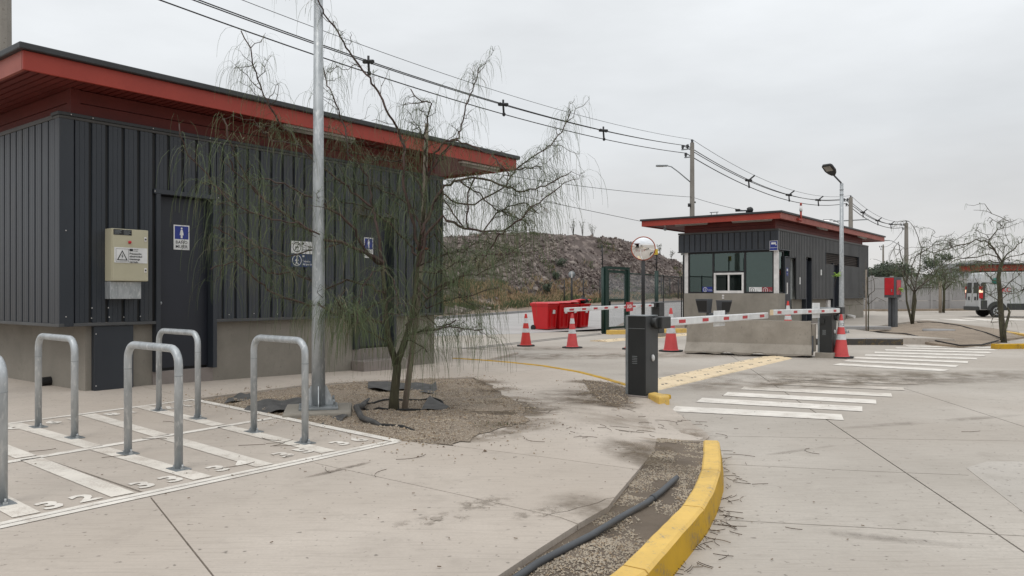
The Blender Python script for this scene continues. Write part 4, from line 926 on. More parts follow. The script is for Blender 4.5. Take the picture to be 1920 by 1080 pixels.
booth_sign('walkway_sign', 'blue pedestrian sign in the lower left booth window', 2.52, 2.95, WZ0 + .04, WZ0 + .25, m_blue, 'Tránsito\ndel peatón', 1)
booth_sign('no_smoking_sign', 'white no smoking sign in the lower right booth window', .62, 1.10, WZ0 + .01, WZ0 + .23, m_white, 'No\nfumar', 1)
booth_sign('safety_sign', 'red and white safety sign beside the white sign in the booth window', .22, .61, WZ0 + .01, WZ0 + .23, mat('sign maroon', (.30, .04, .05), rough=.5), 'Uso\nobligatorio', 1)
t = thing('door_sign', 'small blue sign on the open booth door', 'sign', xyz(bw_(1.08, .047, 1.66)), TH); MB().box(0, .2, -.003, 0, 0, .3).build('plate', m_blue, t); MB().box(.03, .17, -.0042, -.0032, .17, .26).build('symbol', m_white, t); text('lettering', 'GUARDIA', .035, m_white, t, face_y(.02, -.0037, .06))
t = thing('door_notice', 'tall white notice on the open booth door', 'sign', xyz(bw_(1.12, .047, .98)), TH); MB().box(0, .12, -.003, 0, 0, .42).build('plate', m_alu, t)
zb = 3.65 + .045 - .037
lamp_tube(bw_(-.3, 3.9, zb), bw_(-.3, 2.55, zb), 'tube light under the booth eave above the left window'); lamp_tube(bw_(-.3, 1.6, zb), bw_(-.3, .1, zb), 'tube light under the booth eave above the right window')
lamp_tube(bw_(4.2, -.17, zb), bw_(5.5, -.17, zb), 'tube light under the booth side eave nearer the front corner'); lamp_tube(bw_(10.5, -.17, zb), bw_(11.9, -.17, zb), 'tube light under the booth side eave near the far end')
t = thing('eave_camera', 'small camera hanging under the left corner of the booth eave', 'camera', xyz(bw_(-.35, 4.3, zb))); mb = MB(); mb.tube([(0, 0, .03), (0, 0, -.08)], .02, 8); mb.build('bracket', m_alu, t); mb = MB(); mb.lathe([(0, -.2), (.05, -.19), (.07, -.14), (.06, -.08), (0, -.078)], 14, cap=False); mb.build('camera_dome', m_galvd, t)
zr_ = 3.65 + .21 + .075
t = thing('roof_lamp', 'black floodlight lying on the booth roof edge', 'floodlight', xyz(bw_(-.35, .95, zr_)), TH + .2); mb = MB(); mb.lathe([(0, -.14), (.14, -.14), (.16, -.05), (.13, .06), (.06, .12), (0, .12)], 16, Matrix.Translation((0, -.1, .16)) @ Matrix.Rotation(1.2, 4, 'X'), cap=False); mb.build('lamp_head', m_black, t); t.scale = (.75,) * 3
MB().box(-.06, .06, 0, .62, .10, .16).build('arm', m_steelg, t, bevel=.01); MB().box(-.12, .12, .4, .62, .165, .22).build('bracket', m_black, t, bevel=.01); MB().box(-.05, .05, .02, .12, 0, .099).build('foot', m_black, t)
t = thing('roof_bracket', 'little steel bracket on the front edge of the booth roof', 'bracket', xyz(bw_(-.5, 2.1, zr_)), TH); mb = MB()
for y in (0, .22): mb.tube([(0, y, 0), (0, y, .1)], .012, 6)
mb.tube([(0, -.06, .1), (0, .28, .1)], .012, 6); mb.build('roof_bracket', m_steelk, t)
t = thing('antenna_mast', 'short red and white striped mast on the booth side fascia', 'mast', xyz(bw_(1.4, -.325, 3.68)), TH); 
for k, (z0, z1, m, r) in enumerate(((0, .38, m_red, .038), (.382, .58, m_white, .055), (.582, .70, m_red, .038))): mb = MB(); mb.tube([(0, -.06, z0), (0, -.06, z1)], r, 10); mb.build('mast_section', m, t)
MB().box(-.3, .06, -.1, 0, .03, .10).build('bracket', m_red, t)
# guard seated behind the sliding window
def person(loc, rz):
    t = thing('person', 'dark haired person in a dark shirt seated behind the sliding window', 'person', loc, rz)
    vs_ = {'pel': (0, 0, .0), 'sp': (.0, 0, .25), 'ch': (0, 0, .45), 'nk': (.02, 0, .58), 'hd': (.03, 0, .68), 'hd2': (.035, 0, .78), 'sl': (0, .19, .5), 'sr': (0, -.19, .5), 'el': (.08, .24, .24), 'er': (.08, -.24, .24), 'hl': (.32, .14, .22), 'hr': (.32, -.14, .22), 'kl': (.42, .12, .02), 'kr': (.42, -.12, .02), 'fl': (.44, .12, -.42), 'fr': (.44, -.12, -.42), 'tl': (.58, .12, -.45), 'tr': (.58, -.12, -.45)}
    rad = dict(pel=.15, sp=.13, ch=.15, nk=.055, hd=.085, hd2=.08, sl=.065, sr=.065, el=.045, er=.045, hl=.035, hr=.035, kl=.065, kr=.065, fl=.045, fr=.045, tl=.04, tr=.04)
    ed = [('pel', 'sp'), ('sp', 'ch'), ('ch', 'nk'), ('nk', 'hd'), ('hd', 'hd2'), ('ch', 'sl'), ('ch', 'sr'), ('sl', 'el'), ('sr', 'er'), ('el', 'hl'), ('er', 'hr'), ('pel', 'kl'), ('pel', 'kr'), ('kl', 'fl'), ('kr', 'fr'), ('fl', 'tl'), ('fr', 'tr')]
    ks = list(vs_); me = bpy.data.meshes.new('body'); me.from_pydata([vs_[k] for k in ks], [(ks.index(a), ks.index(b)) for a, b in ed], []); me.materials.append(m_shirt)
    o = bpy.data.objects.new('body', me); COL.objects.link(o); o.parent = t
    sk = o.modifiers.new('skin', 'SKIN'); 
    bm = bmesh.new(); bm.from_mesh(me); ly = bm.verts.layers.skin.verify()
    for i, v in enumerate(bm.verts): v[ly].radius = (rad[ks[i]],) * 2; v[ly].use_root = (i == 0)
    bm.to_mesh(me); bm.free(); o.modifiers.new('sub', 'SUBSURF').levels = 1; o.modifiers['sub'].render_levels = 1
    fc = MB(); fc.lathe([(0, -.12), (.05, -.11), (.075, -.06), (.083, .0), (.078, .06), (.05, .105), (0, .12)], 16, Matrix.Translation((.045, 0, .72)), cap=False); fc.tube([(.12, 0, .735), (.145, 0, .70), (.12, 0, .695)], [.008, .014, .008], 6)
    for s_ in (-1, 1): fc.tube([(.035, .083 * s_, .70), (.03, .092 * s_, .75)], .014, 6)
    fc.build('face', m_skin, o); hr_ = MB(); hr_.lathe([(.088, -.02), (.094, .03), (.085, .085), (.05, .12), (0, .132)], 16, Matrix.Translation((.028, 0, .72)), cap=False); hr_.build('hair', m_hair, o)
    ey = MB(); 
    for s_ in (-1, 1): ey.lathe([(0, -.008), (.008, 0), (0, .008)], 8, Matrix.Translation((.122, .03 * s_, .735)), cap=False)
    ey.build('eyes', m_ink, o)
    return t
person(xyz(bw_(1.05, 1.62, .52)), TH + math.pi)
t = thing('chair', 'dark office chair under the seated guard', 'chair', xyz(bw_(1.1, 1.62, .06)), TH); MB().box(-.22, .24, -.22, .22, .30, .33).build('seat', m_black, t, bevel=.02); MB().box(.25, .29, -.2, .2, .36, .85).build('backrest', m_black, t, bevel=.02); mb = MB(); mb.tube([(0, 0, .03), (0, 0, .30)], .03, 8); mb.build('post', m_steelk, t)
mb = MB()
for k in range(5): mb.tube([(0, 0, .04), (.26 * math.cos(k * 1.257), .26 * math.sin(k * 1.257), .025)], .02, 6)
mb.build('foot', m_steelk, t)
# ------------------------------------------------------------------ bicycle racks
def rack(p, q, h, label):
    d = (q - p); L_ = d.length; z0 = (p.z + q.z) / 2
    t = thing('bicycle_rack', label, 'bicycle rack', (p.x, p.y, z0), math.atan2(d.y, d.x), 'galvanised bicycle racks in the painted bays')
    r = .028; pts = [(0, 0, .008), (0, 0, h - .11)]
    for k in range(1, 7): a = k / 6 * math.pi / 2; pts.append((.11 - .11 * math.cos(a), 0, h - .11 + .11 * math.sin(a)))
    pts.append((L_ - .11, 0, h))
    for k in range(1, 7): a = k / 6 * math.pi / 2; pts.append((L_ - .11 + .11 * math.sin(a), 0, h - .11 + .11 * math.cos(a)))
    pts.append((L_, 0, .008)); mb = MB(); mb.tube(pts, r, 14); mb.build('tube', m_galv, t)
    for x in (0, L_):
        bp = MB().box(x - .075, x + .075, -.055, .055, 0, .008).build('base_plate', m_galvd, t, bevel=.002)
        for s_ in (-1, 1): mb = MB(); mb.tube([(x + .055 * s_, 0, .0085), (x + .055 * s_, 0, .02)], .014, 6, smooth=False); mb.tube([(x + .055 * s_, 0, .02), (x + .055 * s_, 0, .04)], .007, 6); mb.build('bolt', m_galv, bp)
        mb = MB(); mb.tube([(x, 0, h - .185), (x, 0, h - .18)], r + .0012, 14); mb.build('weld_ring', m_galvd, t)
rk = [((72, 801), (140, 821), 'galvanised bicycle rack nearest the left end wall, behind number 33'), ((240, 851), (335, 880), 'galvanised bicycle rack between painted numbers 33 and 34 in the near row'),
      ((298, 770), (371, 785), 'galvanised bicycle rack in the far row in front of the dark door'), ((476, 810), (572, 831), 'galvanised bicycle rack beside the tall pole, between numbers 35 and 36')]
for a, b, l in rk: rack(GS(*a), GS(*b), .82, l)
a, b = GS(240, 851), GS(335, 880); q = GS(4, 945); rack(q - (b - a), q, .82, 'galvanised bicycle rack cut off by the left edge beside number 32')
# ------------------------------------------------------------------ lamp posts
def lamp_post(loc, H_, r0, r1, rz, label, head_az, foot=True):
    t = thing('lamp_post', label, 'lamp post', xyz(loc), rz, 'galvanised lamp posts with flat black heads')
    mb = MB(); mb.tube([(0, 0, .0), (0, 0, .9), (0, 0, H_ * .5), (0, 0, H_)], [r0, r0 * .985, lerp(r0, r1, .5), r1], 20); mb.build('pole', m_galv, t)
    MB().box(-.19, .19, -.19, .19, -.012, .012).build('flange', m_galvd, t, bevel=.003)
    for k in range(4):
        M = Matrix.Rotation(k * math.pi / 2, 4, 'Z'); mb = MB(); mb.prism([(r0 * .9, .013), (r0 + .085, .013), (r0 + .085, .04), (r0 * 1.0 + .012, .21), (r0 * .9, .21)], -.005, .005, M); mb.build('gusset', m_galv, t)
        mb = MB(); M2 = Matrix.Rotation(k * math.pi / 2 + math.pi / 4, 4, 'Z'); p = M2 @ Vector((.215, 0, 0)); mb.tube([(p.x, p.y, .012), (p.x, p.y, .034)], .02, 6, smooth=False); mb.tube([(p.x, p.y, .034), (p.x, p.y, .085)], .011, 8); mb.build('anchor_bolt', m_galvd, t)
    for z in (H_ - .35, H_ - .20): mb = MB(); mb.tube([(0, 0, z), (0, 0, z + .02)], r1 + .008, 14); mb.build('clamp', m_galvd, t)
    M = Matrix.Rotation(head_az - rz, 4, 'Z'); mb = MB(); mb.tube([M @ Vector(v) for v in ((0, 0, H_ - .02), (.04, 0, H_ + .02), (.42, 0, H_ + .22))], .025, 10); mb.build('arm', m_steelg, t)
    hM = M @ Matrix.Translation((.40, 0, H_ + .21)) @ Matrix.Rotation(-.62, 4, 'Y')
    out_ = [(0, -.05), (.08, -.12), (.20, -.17), (.42, -.165), (.47, -.12), (.47, .12), (.42, .165), (.20, .17), (.08, .12), (0, .05)]
    mb = MB(); n = len(out_); mb.add([hM @ Vector((x, y, z)) for z in (-.03, .035) for x, y in out_], [list(range(n))[::-1], list(range(n, 2 * n))] + [[i, (i + 1) % n, (i + 1) % n + n, i + n] for i in range(n)]); hd = mb.build('lamp_head', m_steelk, t, bevel=.012)
    MB().box(.22, .42, -.11, .11, -.036, -.0315, hM).build('lens', m_tube, hd)
    return t
lp = GS(597, 772); lp.z = zs(lp.x, lp.y) + .055
ft = thing('lamp_footing', 'chipped square concrete footing under the tall galvanised pole', 'concrete footing', (lp.x, lp.y, lp.z - .012), .25)
mb = MB(); o_ = [(-.34, -.33), (.31, -.35), (.35, .32), (-.32, .35)]; mb.slab(o_, -.20, -.002); mb.build('lamp_footing', m_plinth, ft, bevel=.02)
lamp_post(lp, 4.75, .068, .042, .25, 'tall galvanised pole with bolted flange standing between the bicycle racks and the tree', 2.3)
p = Vector(((1578 - CX) / F * 23, 23, .02)); lamp_post(p, 4.45, .075, .05, TH, 'slim galvanised lamp post standing in front of the guard booth side wall', 3.75)
# ------------------------------------------------------------------ barriers
def barrier(base, tip, label, arm_label, z0, hB, arm_side, plate=None, ndash=5, face=TH, dash0=.12, hl='right', armz=None):
    t = thing('barrier_gate', label, 'barrier gate', (base.x, base.y, z0), face, 'red and white barrier gates')
    w, d = .33, .27                                   # along U, along V; local origin = near corner
    b = MB().box(0, w, 0, d, 0, hB).build('cabinet', [m_box], t, bevel=.006)
    MB().box(-.008, -.0005, d - .03, d + .006, .0, hB + .004).build('edge_strip', m_galvd, b); MB().box(-.006, w + .004, -.004, d + .006, hB + .001, hB + .014).build('lid', m_galvd, b, bevel=.003)
    MB().box(.003, w - .003, -.006, -.0005, .004, hB - .004).build('side_panel', m_boxl, b)
    MB().box(-.0035, -.0005, .006, d - .034, hB * .845, hB * .85).build('panel_seam', m_galvd, b)
    for k in range(5): MB().box(-.004, -.0005, d * .42, d * .42 + .07, hB * .40 + k * .022, hB * .40 + k * .022 + .007).build('vent_slot', m_galvd, b)
    ln = MB(); ln.lathe([(0, 0), (.034, 0), (.034, .018), (.024, .028), (0, .03)], 14, Matrix.Translation((w * .52, -.006, hB * .47)) @ Matrix.Rotation(math.pi / 2, 4, 'X') @ Matrix.Diagonal((.72, 1.25, 1, 1)), cap=False); ln.build('indicator_lamp', m_white, b)
    return t
def arm(t, hub, tip, r, ndash, dash_m, plate=None, plate_txt=None, endcap=False, back=1):
    inv = (Matrix.Translation(t.location) @ Matrix.Rotation(t.rotation_euler.z, 4, 'Z')).inverted()
    a, b = inv @ hub, inv @ tip; d = b - a; L_ = d.length; X = d.normalized(); Y = Vector((0, 0, 1)).cross(X).normalized(); Zv = X.cross(Y)
    M = Matrix(((X.x, Y.x, Zv.x, a.x), (X.y, Y.y, Zv.y, a.y), (X.z, Y.z, Zv.z, a.z), (0, 0, 0, 1)))
    mb = MB(); n = 8; pr = [(-.024, -.05), (.024, -.05), (.032, -.04), (.032, .04), (.024, .05), (-.024, .05), (-.032, .04), (-.032, -.04)]; s0 = .12
    mb.add([M @ Vector((x, p * r, q * r)) for x in (s0, L_) for p, q in pr], [list(range(n))[::-1], list(range(n, 2 * n))] + [[i, (i + 1) % n, (i + 1) % n + n, i + n] for i in range(n)])
    ar = mb.build('arm', m_white, t)
    hb = MB(); hb.box(-.09, .17, -.065, .065, -.075, .075, M); hb.build('arm_clamp', m_box, t, bevel=.012)
    for k in range(ndash):
        x = s0 + .45 + (L_ - s0 - .75) * k / (ndash - 1)
        for s_ in (-1, 1): MB().box(x - dash_m / 2, x + dash_m / 2, s_ * .0325 * r, s_ * .0355 * r, -.022, .022, M).build('reflector', m_red2, ar)
    if endcap: MB().box(L_ + .001, L_ + .012, -.03 * r, .03 * r, -.048 * r, .048 * r, M).build('end_cap', m_bumpy, ar)
    if plate:
        x, w, h0, h1, m = plate; pl = MB().box(x - w / 2, x + w / 2, *((-.046, -.04) if back < 0 else (.04, .046)), h0, h1, M).build('sign_plate', m, ar)
        if plate_txt:
            flip = Matrix.Translation((x, .047, 0)) @ Matrix.Rotation(math.pi, 4, 'Z') @ Matrix.Rotation(math.pi / 2, 4, 'X')
            fl2 = Matrix.Translation((x, -.047, 0)) @ Matrix.Rotation(math.pi / 2, 4, 'X')
            for Q in (flip, fl2): text('lettering', plate_txt, .14, m_white, pl, M @ Q @ Matrix.Translation((0, -.04, 0)), 'CENTER', bold=.004)
b0 = Vector((1.655, 9.6, 0)); z0 = -.075
bg1 = barrier(b0, None, 'charcoal barrier gate nearest the camera with its striped arm pointing right', '', z0, .985, 1)
pd = MB(); pd.box(-.04, .30, -.03, .31, -.16, -.001); pd.build('pad', m_step, bg1, bevel=.01)
hub = b0 + U * .30 - V * .055; hub.z = .83; tip = P(1437, 591.5, 12.9); arm(bg1, hub - Vector((0, 0, 0)), tip, 1., 5, .20, (2.0, .42, -.115, .115, m_white))
hh = MB(); hh.tube([(.18, .02, .905), (.18, -.075, .905)], .062, 16); hh.build('arm_hub', m_box, bg1, bevel=.006)
yb = MB().slab([(-.27, -.33), (-.07, -.37), (.14, -.06), (-.03, -.05)], -.12, .045); yo = yb.build('kerb_block', m_yel, bg1, bevel=.02)
MB().box(.301, .42, -.15, .15, -.13, -.01).build('kerb_block', m_yelside, bg1, bevel=.02)
b1 = G(1561.5, 672, ROADZ); bg2 = barrier(b1 + Vector((0, .06, 0)), None, 'charcoal barrier gate right of the concrete block with its arm pointing left', '', ROADZ + .11, .92, 1)
pd = MB(); pd.box(-.05, .40, -.05, .32, -.14, -.001); pd.build('pad', m_jersey, bg2, bevel=.01)
q0 = b1 + Vector((0, .06, 0)); hub = q0 + U * .24 - V * .085; hub.z = .84
hh = MB(); hh.tube([(.24, .02, .72), (.24, -.06, .72)], .055, 14); hh.build('arm_hub', m_box, bg2)
MB().box(-.03, -.002, .14, .22, .60, .70).build('key_box', m_box, bg2)
arm(bg2, hub + U * .12, P(1447, 586, 12.75), .92, 5, .2, (1.65, .50, -.13, .16, m_white), endcap=True, back=-1)
b2 = Vector((5.0 - .03, 23.6, 0)); b2 = Vector(((1236 - CX) / F * 23.4, 23.4, 0)); bg3 = barrier(b2, None, 'charcoal barrier gate by the green gate frame whose arm carries a red SALIDA plate', '', -.01, .93, 1)
pd = MB(); pd.box(-.05, .40, -.05, .32, -.15, -.001); pd.build('pad', m_jersey, bg3)
hub = b2 - U * .05 + V * .13; hub.z = .84; tip = P(1060, 581, 17.2)
arm(bg3, hub, tip, .95, 9, .26, (2.55, .60, -.125, .125, m_red2), 'SALIDA')
# ------------------------------------------------------------------ cones
def cone(p, h, m, label, tilt=0., letters=None):
    t = thing('traffic_cone', label, 'traffic cone', xyz(p), random.uniform(0, 3), 'red traffic cones with pale bands')
    r0 = h * .135 + .03; r1 = .026; z0 = .035
    mb = MB(); n = 8; R_ = h * .20 + .07; mb.slab([(R_ * math.cos(a) * (1.06 if k % 2 else 1), R_ * math.sin(a) * (1.06 if k % 2 else 1)) for k, a in enumerate([math.pi / 8 + 2 * math.pi * k / 8 for k in range(8)])], 0, .034); mb.build('base', m_rubber, t, bevel=.008)
    f = lambda s: r0 + (r1 - r0) * s
    seg = [(0, .40, m), (.40, .53, m_band), (.53, .70, m), (.70, .86, m_band), (.86, 1., m)]
    for a, b, mm in seg:
        e = .002 if mm is m_band else 0; mb = MB(); mb.lathe([(f(a) + e, z0 + a * (h - z0)), (f(b) + e, z0 + b * (h - z0) - .001)], 20, cap=False)
        if b == 1.: mb.lathe([(f(1), h - .001), (f(1) * .6, h + .004), (0, h + .006)], 20, cap=False)
        mb.build('reflective_band' if mm is m_band else 'cone_body', mm, t)
    mb = MB(); mb.lathe([(r0 + .02, z0), (r0 + .015, z0 + .012), (r0, z0 + .014)], 20, cap=False); mb.build('cone_foot', m, t)
    if letters:
        d = math.atan2(-p.y, -p.x) - t.rotation_euler.z
        M = Matrix.Rotation(d + math.pi / 2, 4, 'Z') @ Matrix.Translation((0, -(f(.72) + .004), z0 + .73 * (h - z0))) @ Matrix.Rotation(math.pi / 2, 4, 'X'); text('lettering', letters, .085, m_ink, t, M, 'CENTER')
cone(GR(986, 649), .82, m_cone, 'bright red traffic cone standing in front of the red bins, leftmost of the cones')
cone(GR(1073, 652.5), .84, m_cone2, 'faded pinkish traffic cone standing between the red bins and the near barrier')
cone(GR(1258, 659), 1.0, m_cone2, 'tall faded traffic cone just left of the concrete block')
cone(GR(1577, 671), .90, m_cone2, 'faded traffic cone standing against the right-hand barrier gate', letters='112')
cone(GR(1181, 655), .62, m_cone, 'traffic cone mostly hidden behind the nearest barrier gate')
cone(Vector(((1477.5 - CX) / F * 24.5, 24.5, -.05)), 1.0, m_cone, 'traffic cone behind the concrete block in front of the booth door')
# ------------------------------------------------------------------ concrete block
ja, jb = GR(1283, 663.5), GR(1521, 671.5); jd = (jb - ja); t = thing('jersey_barrier', 'chipped concrete jersey barrier between the two barrier gates', 'concrete barrier', xyz(ja), math.atan2(jd.y, jd.x))
L_ = jd.length; n = 24; mb = MB(); prof = [(-.0, .02), (-.0, .07), (.18, .26), (.215, .62), (.235, .755), (.365, .755), (.385, .62), (.42, .26), (.60, .07), (.60, .02)]
for i in range(n + 1):
    x = L_ * i / n; tap = 0 if 0 < i < n else .02
    for y, z in prof:
        chip = 0
        if z < .05: chip = .07 * max(0, mnoise.noise(Vector((x * 2.2, y * 3, 1.3)))) + (.06 if .33 < x / L_ < .40 or .55 < x / L_ < .66 else 0)
        mb.v.append((x + (tap if i == 0 else -tap) * (z > .5), y + .012 * mnoise.noise(Vector((x * 3, z * 5, y))), z + chip + .006 * mnoise.noise(Vector((x * 5, y, z * 3)))))
k = len(prof)
for i in range(n):
    for q in range(k): mb.f.append([i * k + q, i * k + (q + 1) % k, (i + 1) * k + (q + 1) % k, (i + 1) * k + q]); mb.mi.append(0); mb.sm.append(False)
mb.f.append(list(range(k))); mb.f.append([n * k + q for q in range(k)][::-1]); mb.mi += [0, 0]; mb.sm += [False, False]
jo = mb.build('block', m_jersey, t, bevel=.012); MB().box(L_ - .012, L_ + .07, .25, .35, .12, .70).build('joint_key', m_jersey, t, bevel=.01); MB().box(L_ + .001, L_ + .03, .15, .22, .1, .45).build('joint_plate', m_steelg, t)
# ------------------------------------------------------------------ card readers
q = Vector(((1337 - CX) / F * 21, 21, 0)); t = thing('card_reader', 'twin dark card reader heads on a pedestal behind the concrete block', 'card reader', (q.x, q.y, ROADZ - .12), 0)
MB().box(-.12, .14, -.1, .1, 0, .84).build('pedestal', m_steelg, t, bevel=.01); MB().box(-.16, .36, -.11, .11, .842, .93).build('bracket', m_steelg, t, bevel=.01)
for x, rz, sc_ in ((-.22, -.75, 1.05), (.27, .25, .95)):
    M = Matrix.Translation((x, 0, .932)) @ Matrix.Rotation(rz, 4, 'Z'); mb = MB(); w, d, h = .17 * sc_, .20, .36 * sc_
    mb.add([M @ Vector(v) for v in ((-w * .75, -d * .6, 0), (w * .75, -d * .6, 0), (w * .75, d * .5, 0), (-w * .75, d * .5, 0), (-w, -d * 1.05, h), (w, -d * 1.05, h), (w, d * .5, h), (-w, d * .5, h))], [(0, 3, 2, 1), (4, 5, 6, 7), (0, 1, 5, 4), (1, 2, 6, 5), (2, 3, 7, 6), (3, 0, 4, 7)])
    hd = mb.build('reader_head', m_steelg, t, bevel=.006); mb = MB(); mb.add([M @ Vector(v) for v in ((-w * .68, -d * .66, .03), (w * .68, -d * .66, .03), (w * .9, -d * 1.02, h - .05), (-w * .9, -d * 1.02, h - .05))], [(0, 1, 2, 3)]); mb.build('screen', m_black, hd)
# ------------------------------------------------------------------ wheelie bins
def bin_(loc, rz, label, lid_tilt=0.):
    t = thing('wheelie_bin', label, 'wheelie bin', xyz(loc), rz, 'red wheelie bins by the street')
    w, d, h = .64, .74, .98
    mb = MB(); b_ = [(.06, .06), (w - .06, .06), (w - .06, d - .10), (.06, d - .10)]; tp = [(0, 0), (w, 0), (w, d), (0, d)]
    mb.add([(x, y, .05) for x, y in b_] + [(x, y, h - .09) for x, y in tp] + [(x, y, h - .09) for x, y in ((-.025, -.03), (w + .025, -.03), (w + .025, d + .03), (-.025, d + .03))] + [(x, y, h - .03) for x, y in ((-.025, -.03), (w + .025, -.03), (w + .025, d + .03), (-.025, d + .03))],
           [(0, 3, 2, 1), (0, 1, 5, 4), (1, 2, 6, 5), (2, 3, 7, 6), (3, 0, 4, 7), (4, 5, 9, 8), (5, 6, 10, 9), (6, 7, 11, 10), (7, 4, 8, 11), (8, 9, 13, 12), (9, 10, 14, 13), (10, 11, 15, 14), (11, 8, 12, 15), (12, 13, 14, 15)])
    mb.build('bin_body', m_bin, t, bevel=.014)
    for x in (.16, w - .19): MB().box(x, x + .03, -.0, .05, .12, h - .2, Matrix.Rotation(.04, 4, 'X')).build('rib', m_bin, t)
    M = Matrix.Translation((0, d, h - .028)) @ Matrix.Rotation(-lid_tilt, 4, 'X') @ Matrix.Translation((0, -d, 0))
    mb = MB(); a = [(-.035, -.05), (w + .035, -.05), (w + .035, d + .04), (-.035, d + .04)]; i_ = [(.07, .08), (w - .07, .08), (w - .07, d - .06), (.07, d - .06)]
    mb.add([M @ Vector((x, y, 0)) for x, y in a] + [M @ Vector((x, y, .03)) for x, y in a] + [M @ Vector((x, y, .075)) for x, y in i_], [(3, 2, 1, 0), (0, 1, 5, 4), (1, 2, 6, 5), (2, 3, 7, 6), (3, 0, 4, 7), (4, 5, 9, 8), (5, 6, 10, 9), (6, 7, 11, 10), (7, 4, 8, 11), (8, 9, 10, 11)]); mb.build('lid', m_bin, t, bevel=.012)
    mb = MB(); mb.tube([(.06, d + .09, h - .06), (w - .06, d + .09, h - .06)], .016, 8); mb.build('handle', m_bin, t)
    for x in (.02, w - .08): mb = MB(); mb.tube([(x, d - .06, .10), (x + .06, d - .06, .10)], .10, 18); mb.build('wheel', m_rubber, t)
    MB().box(w * .38, w * .62, -.012, -.006, h * .62, h * .76, Matrix.Rotation(.06, 4, 'X')).build('label_plate', m_white, t)
    return t
bc = Vector((1.28, 27.6, ROADZ))
for k, (lab, tl) in enumerate((('red wheelie bin at the left end of the row beside the street', 0), ('red wheelie bin second from the left end of the row', .02), ('red wheelie bin second from the right end of the row', .05), ('right end red wheelie bin with its lid propped open by a black bag', .16))):
    bin_(bc + U * (.70 * k) - V * (.05 * (k % 2)), TH, lab, tl)
gb = MB(); c = bc + U * 2.45 + V * .08 + Vector((0, 0, 1.02)); vs_ = []
gb.lathe([(0, -.06), (.16, -.05), (.22, .02), (.18, .10), (.08, .15), (.04, .19), (.07, .24), (0, .25)], 14, Matrix.Translation(c), cap=False)
gb.v = [tuple(Vector(v) + Vector((.05, .03, .03)) * mnoise.noise(Vector(v) * 9)) for v in gb.v]; gb.build('rubbish_bag', m_black, label='black rubbish bag wedged on top of the right end red bin', cat='rubbish bag')
# ------------------------------------------------------------------ green gate, fence, mirror, round signs
def pt(px, Y, z=ROADZ): return Vector(((px - CX) / F * Y, Y, z))
g0, g1 = pt(1134, 25.6), pt(1176, 26.9); gd = (g1 - g0); gl = gd.length
t = thing('gate_frame', 'dark green steel pedestrian gate frame with mesh standing on the yellow kerb', 'gate', xyz(g0 + Vector((0, 0, .1))), math.atan2(gd.y, gd.x))
for x, w in ((0, .15),): MB().box(x - w / 2, x + w / 2, -.08, .08, -.1, 2.12).build('post', m_green, t, bevel=.006)
MB().box(gl - .07, gl + .07, -.07, .07, -.1, 2.05).build('post', m_green, t, bevel=.006); MB().box(.08, gl + .07, -.06, .06, 2.055, 2.14).build('top_rail', m_green, t)
lf = MB().box(.14, .24, -.03, .03, .05, 2.02).box(gl - .19, gl - .09, -.03, .03, .05, 2.02).box(.242, gl - .192, -.03, .03, 1.93, 2.02).box(.242, gl - .192, -.03, .03, 1.0, 1.05).box(.242, gl - .192, -.03, .03, .05, .12).build('gate_leaf', m_green, t)
MB().box(.25, .33, -.05, .05, .80, .98).build('lock_box', m_black, lf)
def mesh_wires(x0, x1, z0, z1, cell, r=.004):
    mb = MB(); w, h = x1 - x0, z1 - z0; k = -h
    while k < w:
        a, b = max(0, k), min(w, k + h)
        if b - a > .02:
            for s_ in (0, 1):
                zA_, zB_ = a - k, b - k
                if s_: zA_, zB_ = h - zA_, h - zB_
                mb.tube([(x0 + a, .004 * s_, z0 + zA_), (x0 + b, .004 * s_, z0 + zB_)], r, 3, caps=False, smooth=False)
        k += cell
    return mb
o = mesh_wires(.24, gl - .19, .1, 2.0, .085).build('gate_mesh', m_galvd, t, fix=False); o['kind'] = 'stuff'
def rod_post(p, h, r, top, label):
    t = thing('fence_post', label, 'fence post', xyz(p)); mb = MB(); mb.tube([(0, 0, -.05), (0, 0, h)], r, 8); mb.build('post', m_green if top else m_steelk, t)
    if top:
        mb = MB(); mb.tube([(0, 0, h + .001), (0.02 * top, 0, h + .75)], .022, 6)
        for k in range(5): mb.tube([(0, -.0, h + .12 + k * .14), (-.07, -.02, h + .13 + k * .14)], .016, 6)
        mb.build('wire_rod', m_steelk, t)
rod_post(pt(1130, 25.5, -.05), 2.1, .05, -1, 'electric fence rod on the left post of the green gate frame')
p5 = pt(1231, 27.5, -.05); rod_post(p5, 2.05, .07, 1, 'dark green fence post with an electric wire rod beside the convex mirror')
t = thing('electric_warning_sign', 'tiny yellow warning sign on the electric fence rod by the mirror', 'sign', xyz(p5 + Vector((-.1, -.1, 2.62))), 0); mb = MB(); mb.slab([(-.13, -.005), (.13, -.005), (.13, .005), (-.13, .005)], 0, .20); mb.build('plate', mat('warning yellow', (.62, .42, .03), rough=.5), t); text('lettering', 'A', .14, m_ink, t, face_y(0, -.007, .04), 'CENTER')
fn = thing('chain_link_fence', 'chain link fence between the green gate and the guard booth', 'fence', xyz(pt(1177, 27.1, -.05)), 0)
f0, f1 = pt(1177, 27.1, -.05), pt(1290, 34.5, -.05); fdv = f1 - f0; fn.rotation_euler.z = math.atan2(fdv.y, fdv.x); fl_ = fdv.length
o = mesh_wires(0, fl_, .1, 1.95, .10, .0035).build('chain_link', m_galvd, fn, fix=False); o['kind'] = 'stuff'
for z in (.1, 1.95): mb = MB(); mb.tube([(0, 0, z), (fl_, 0, z)], .02, 6); mb.build('rail', m_green, fn)
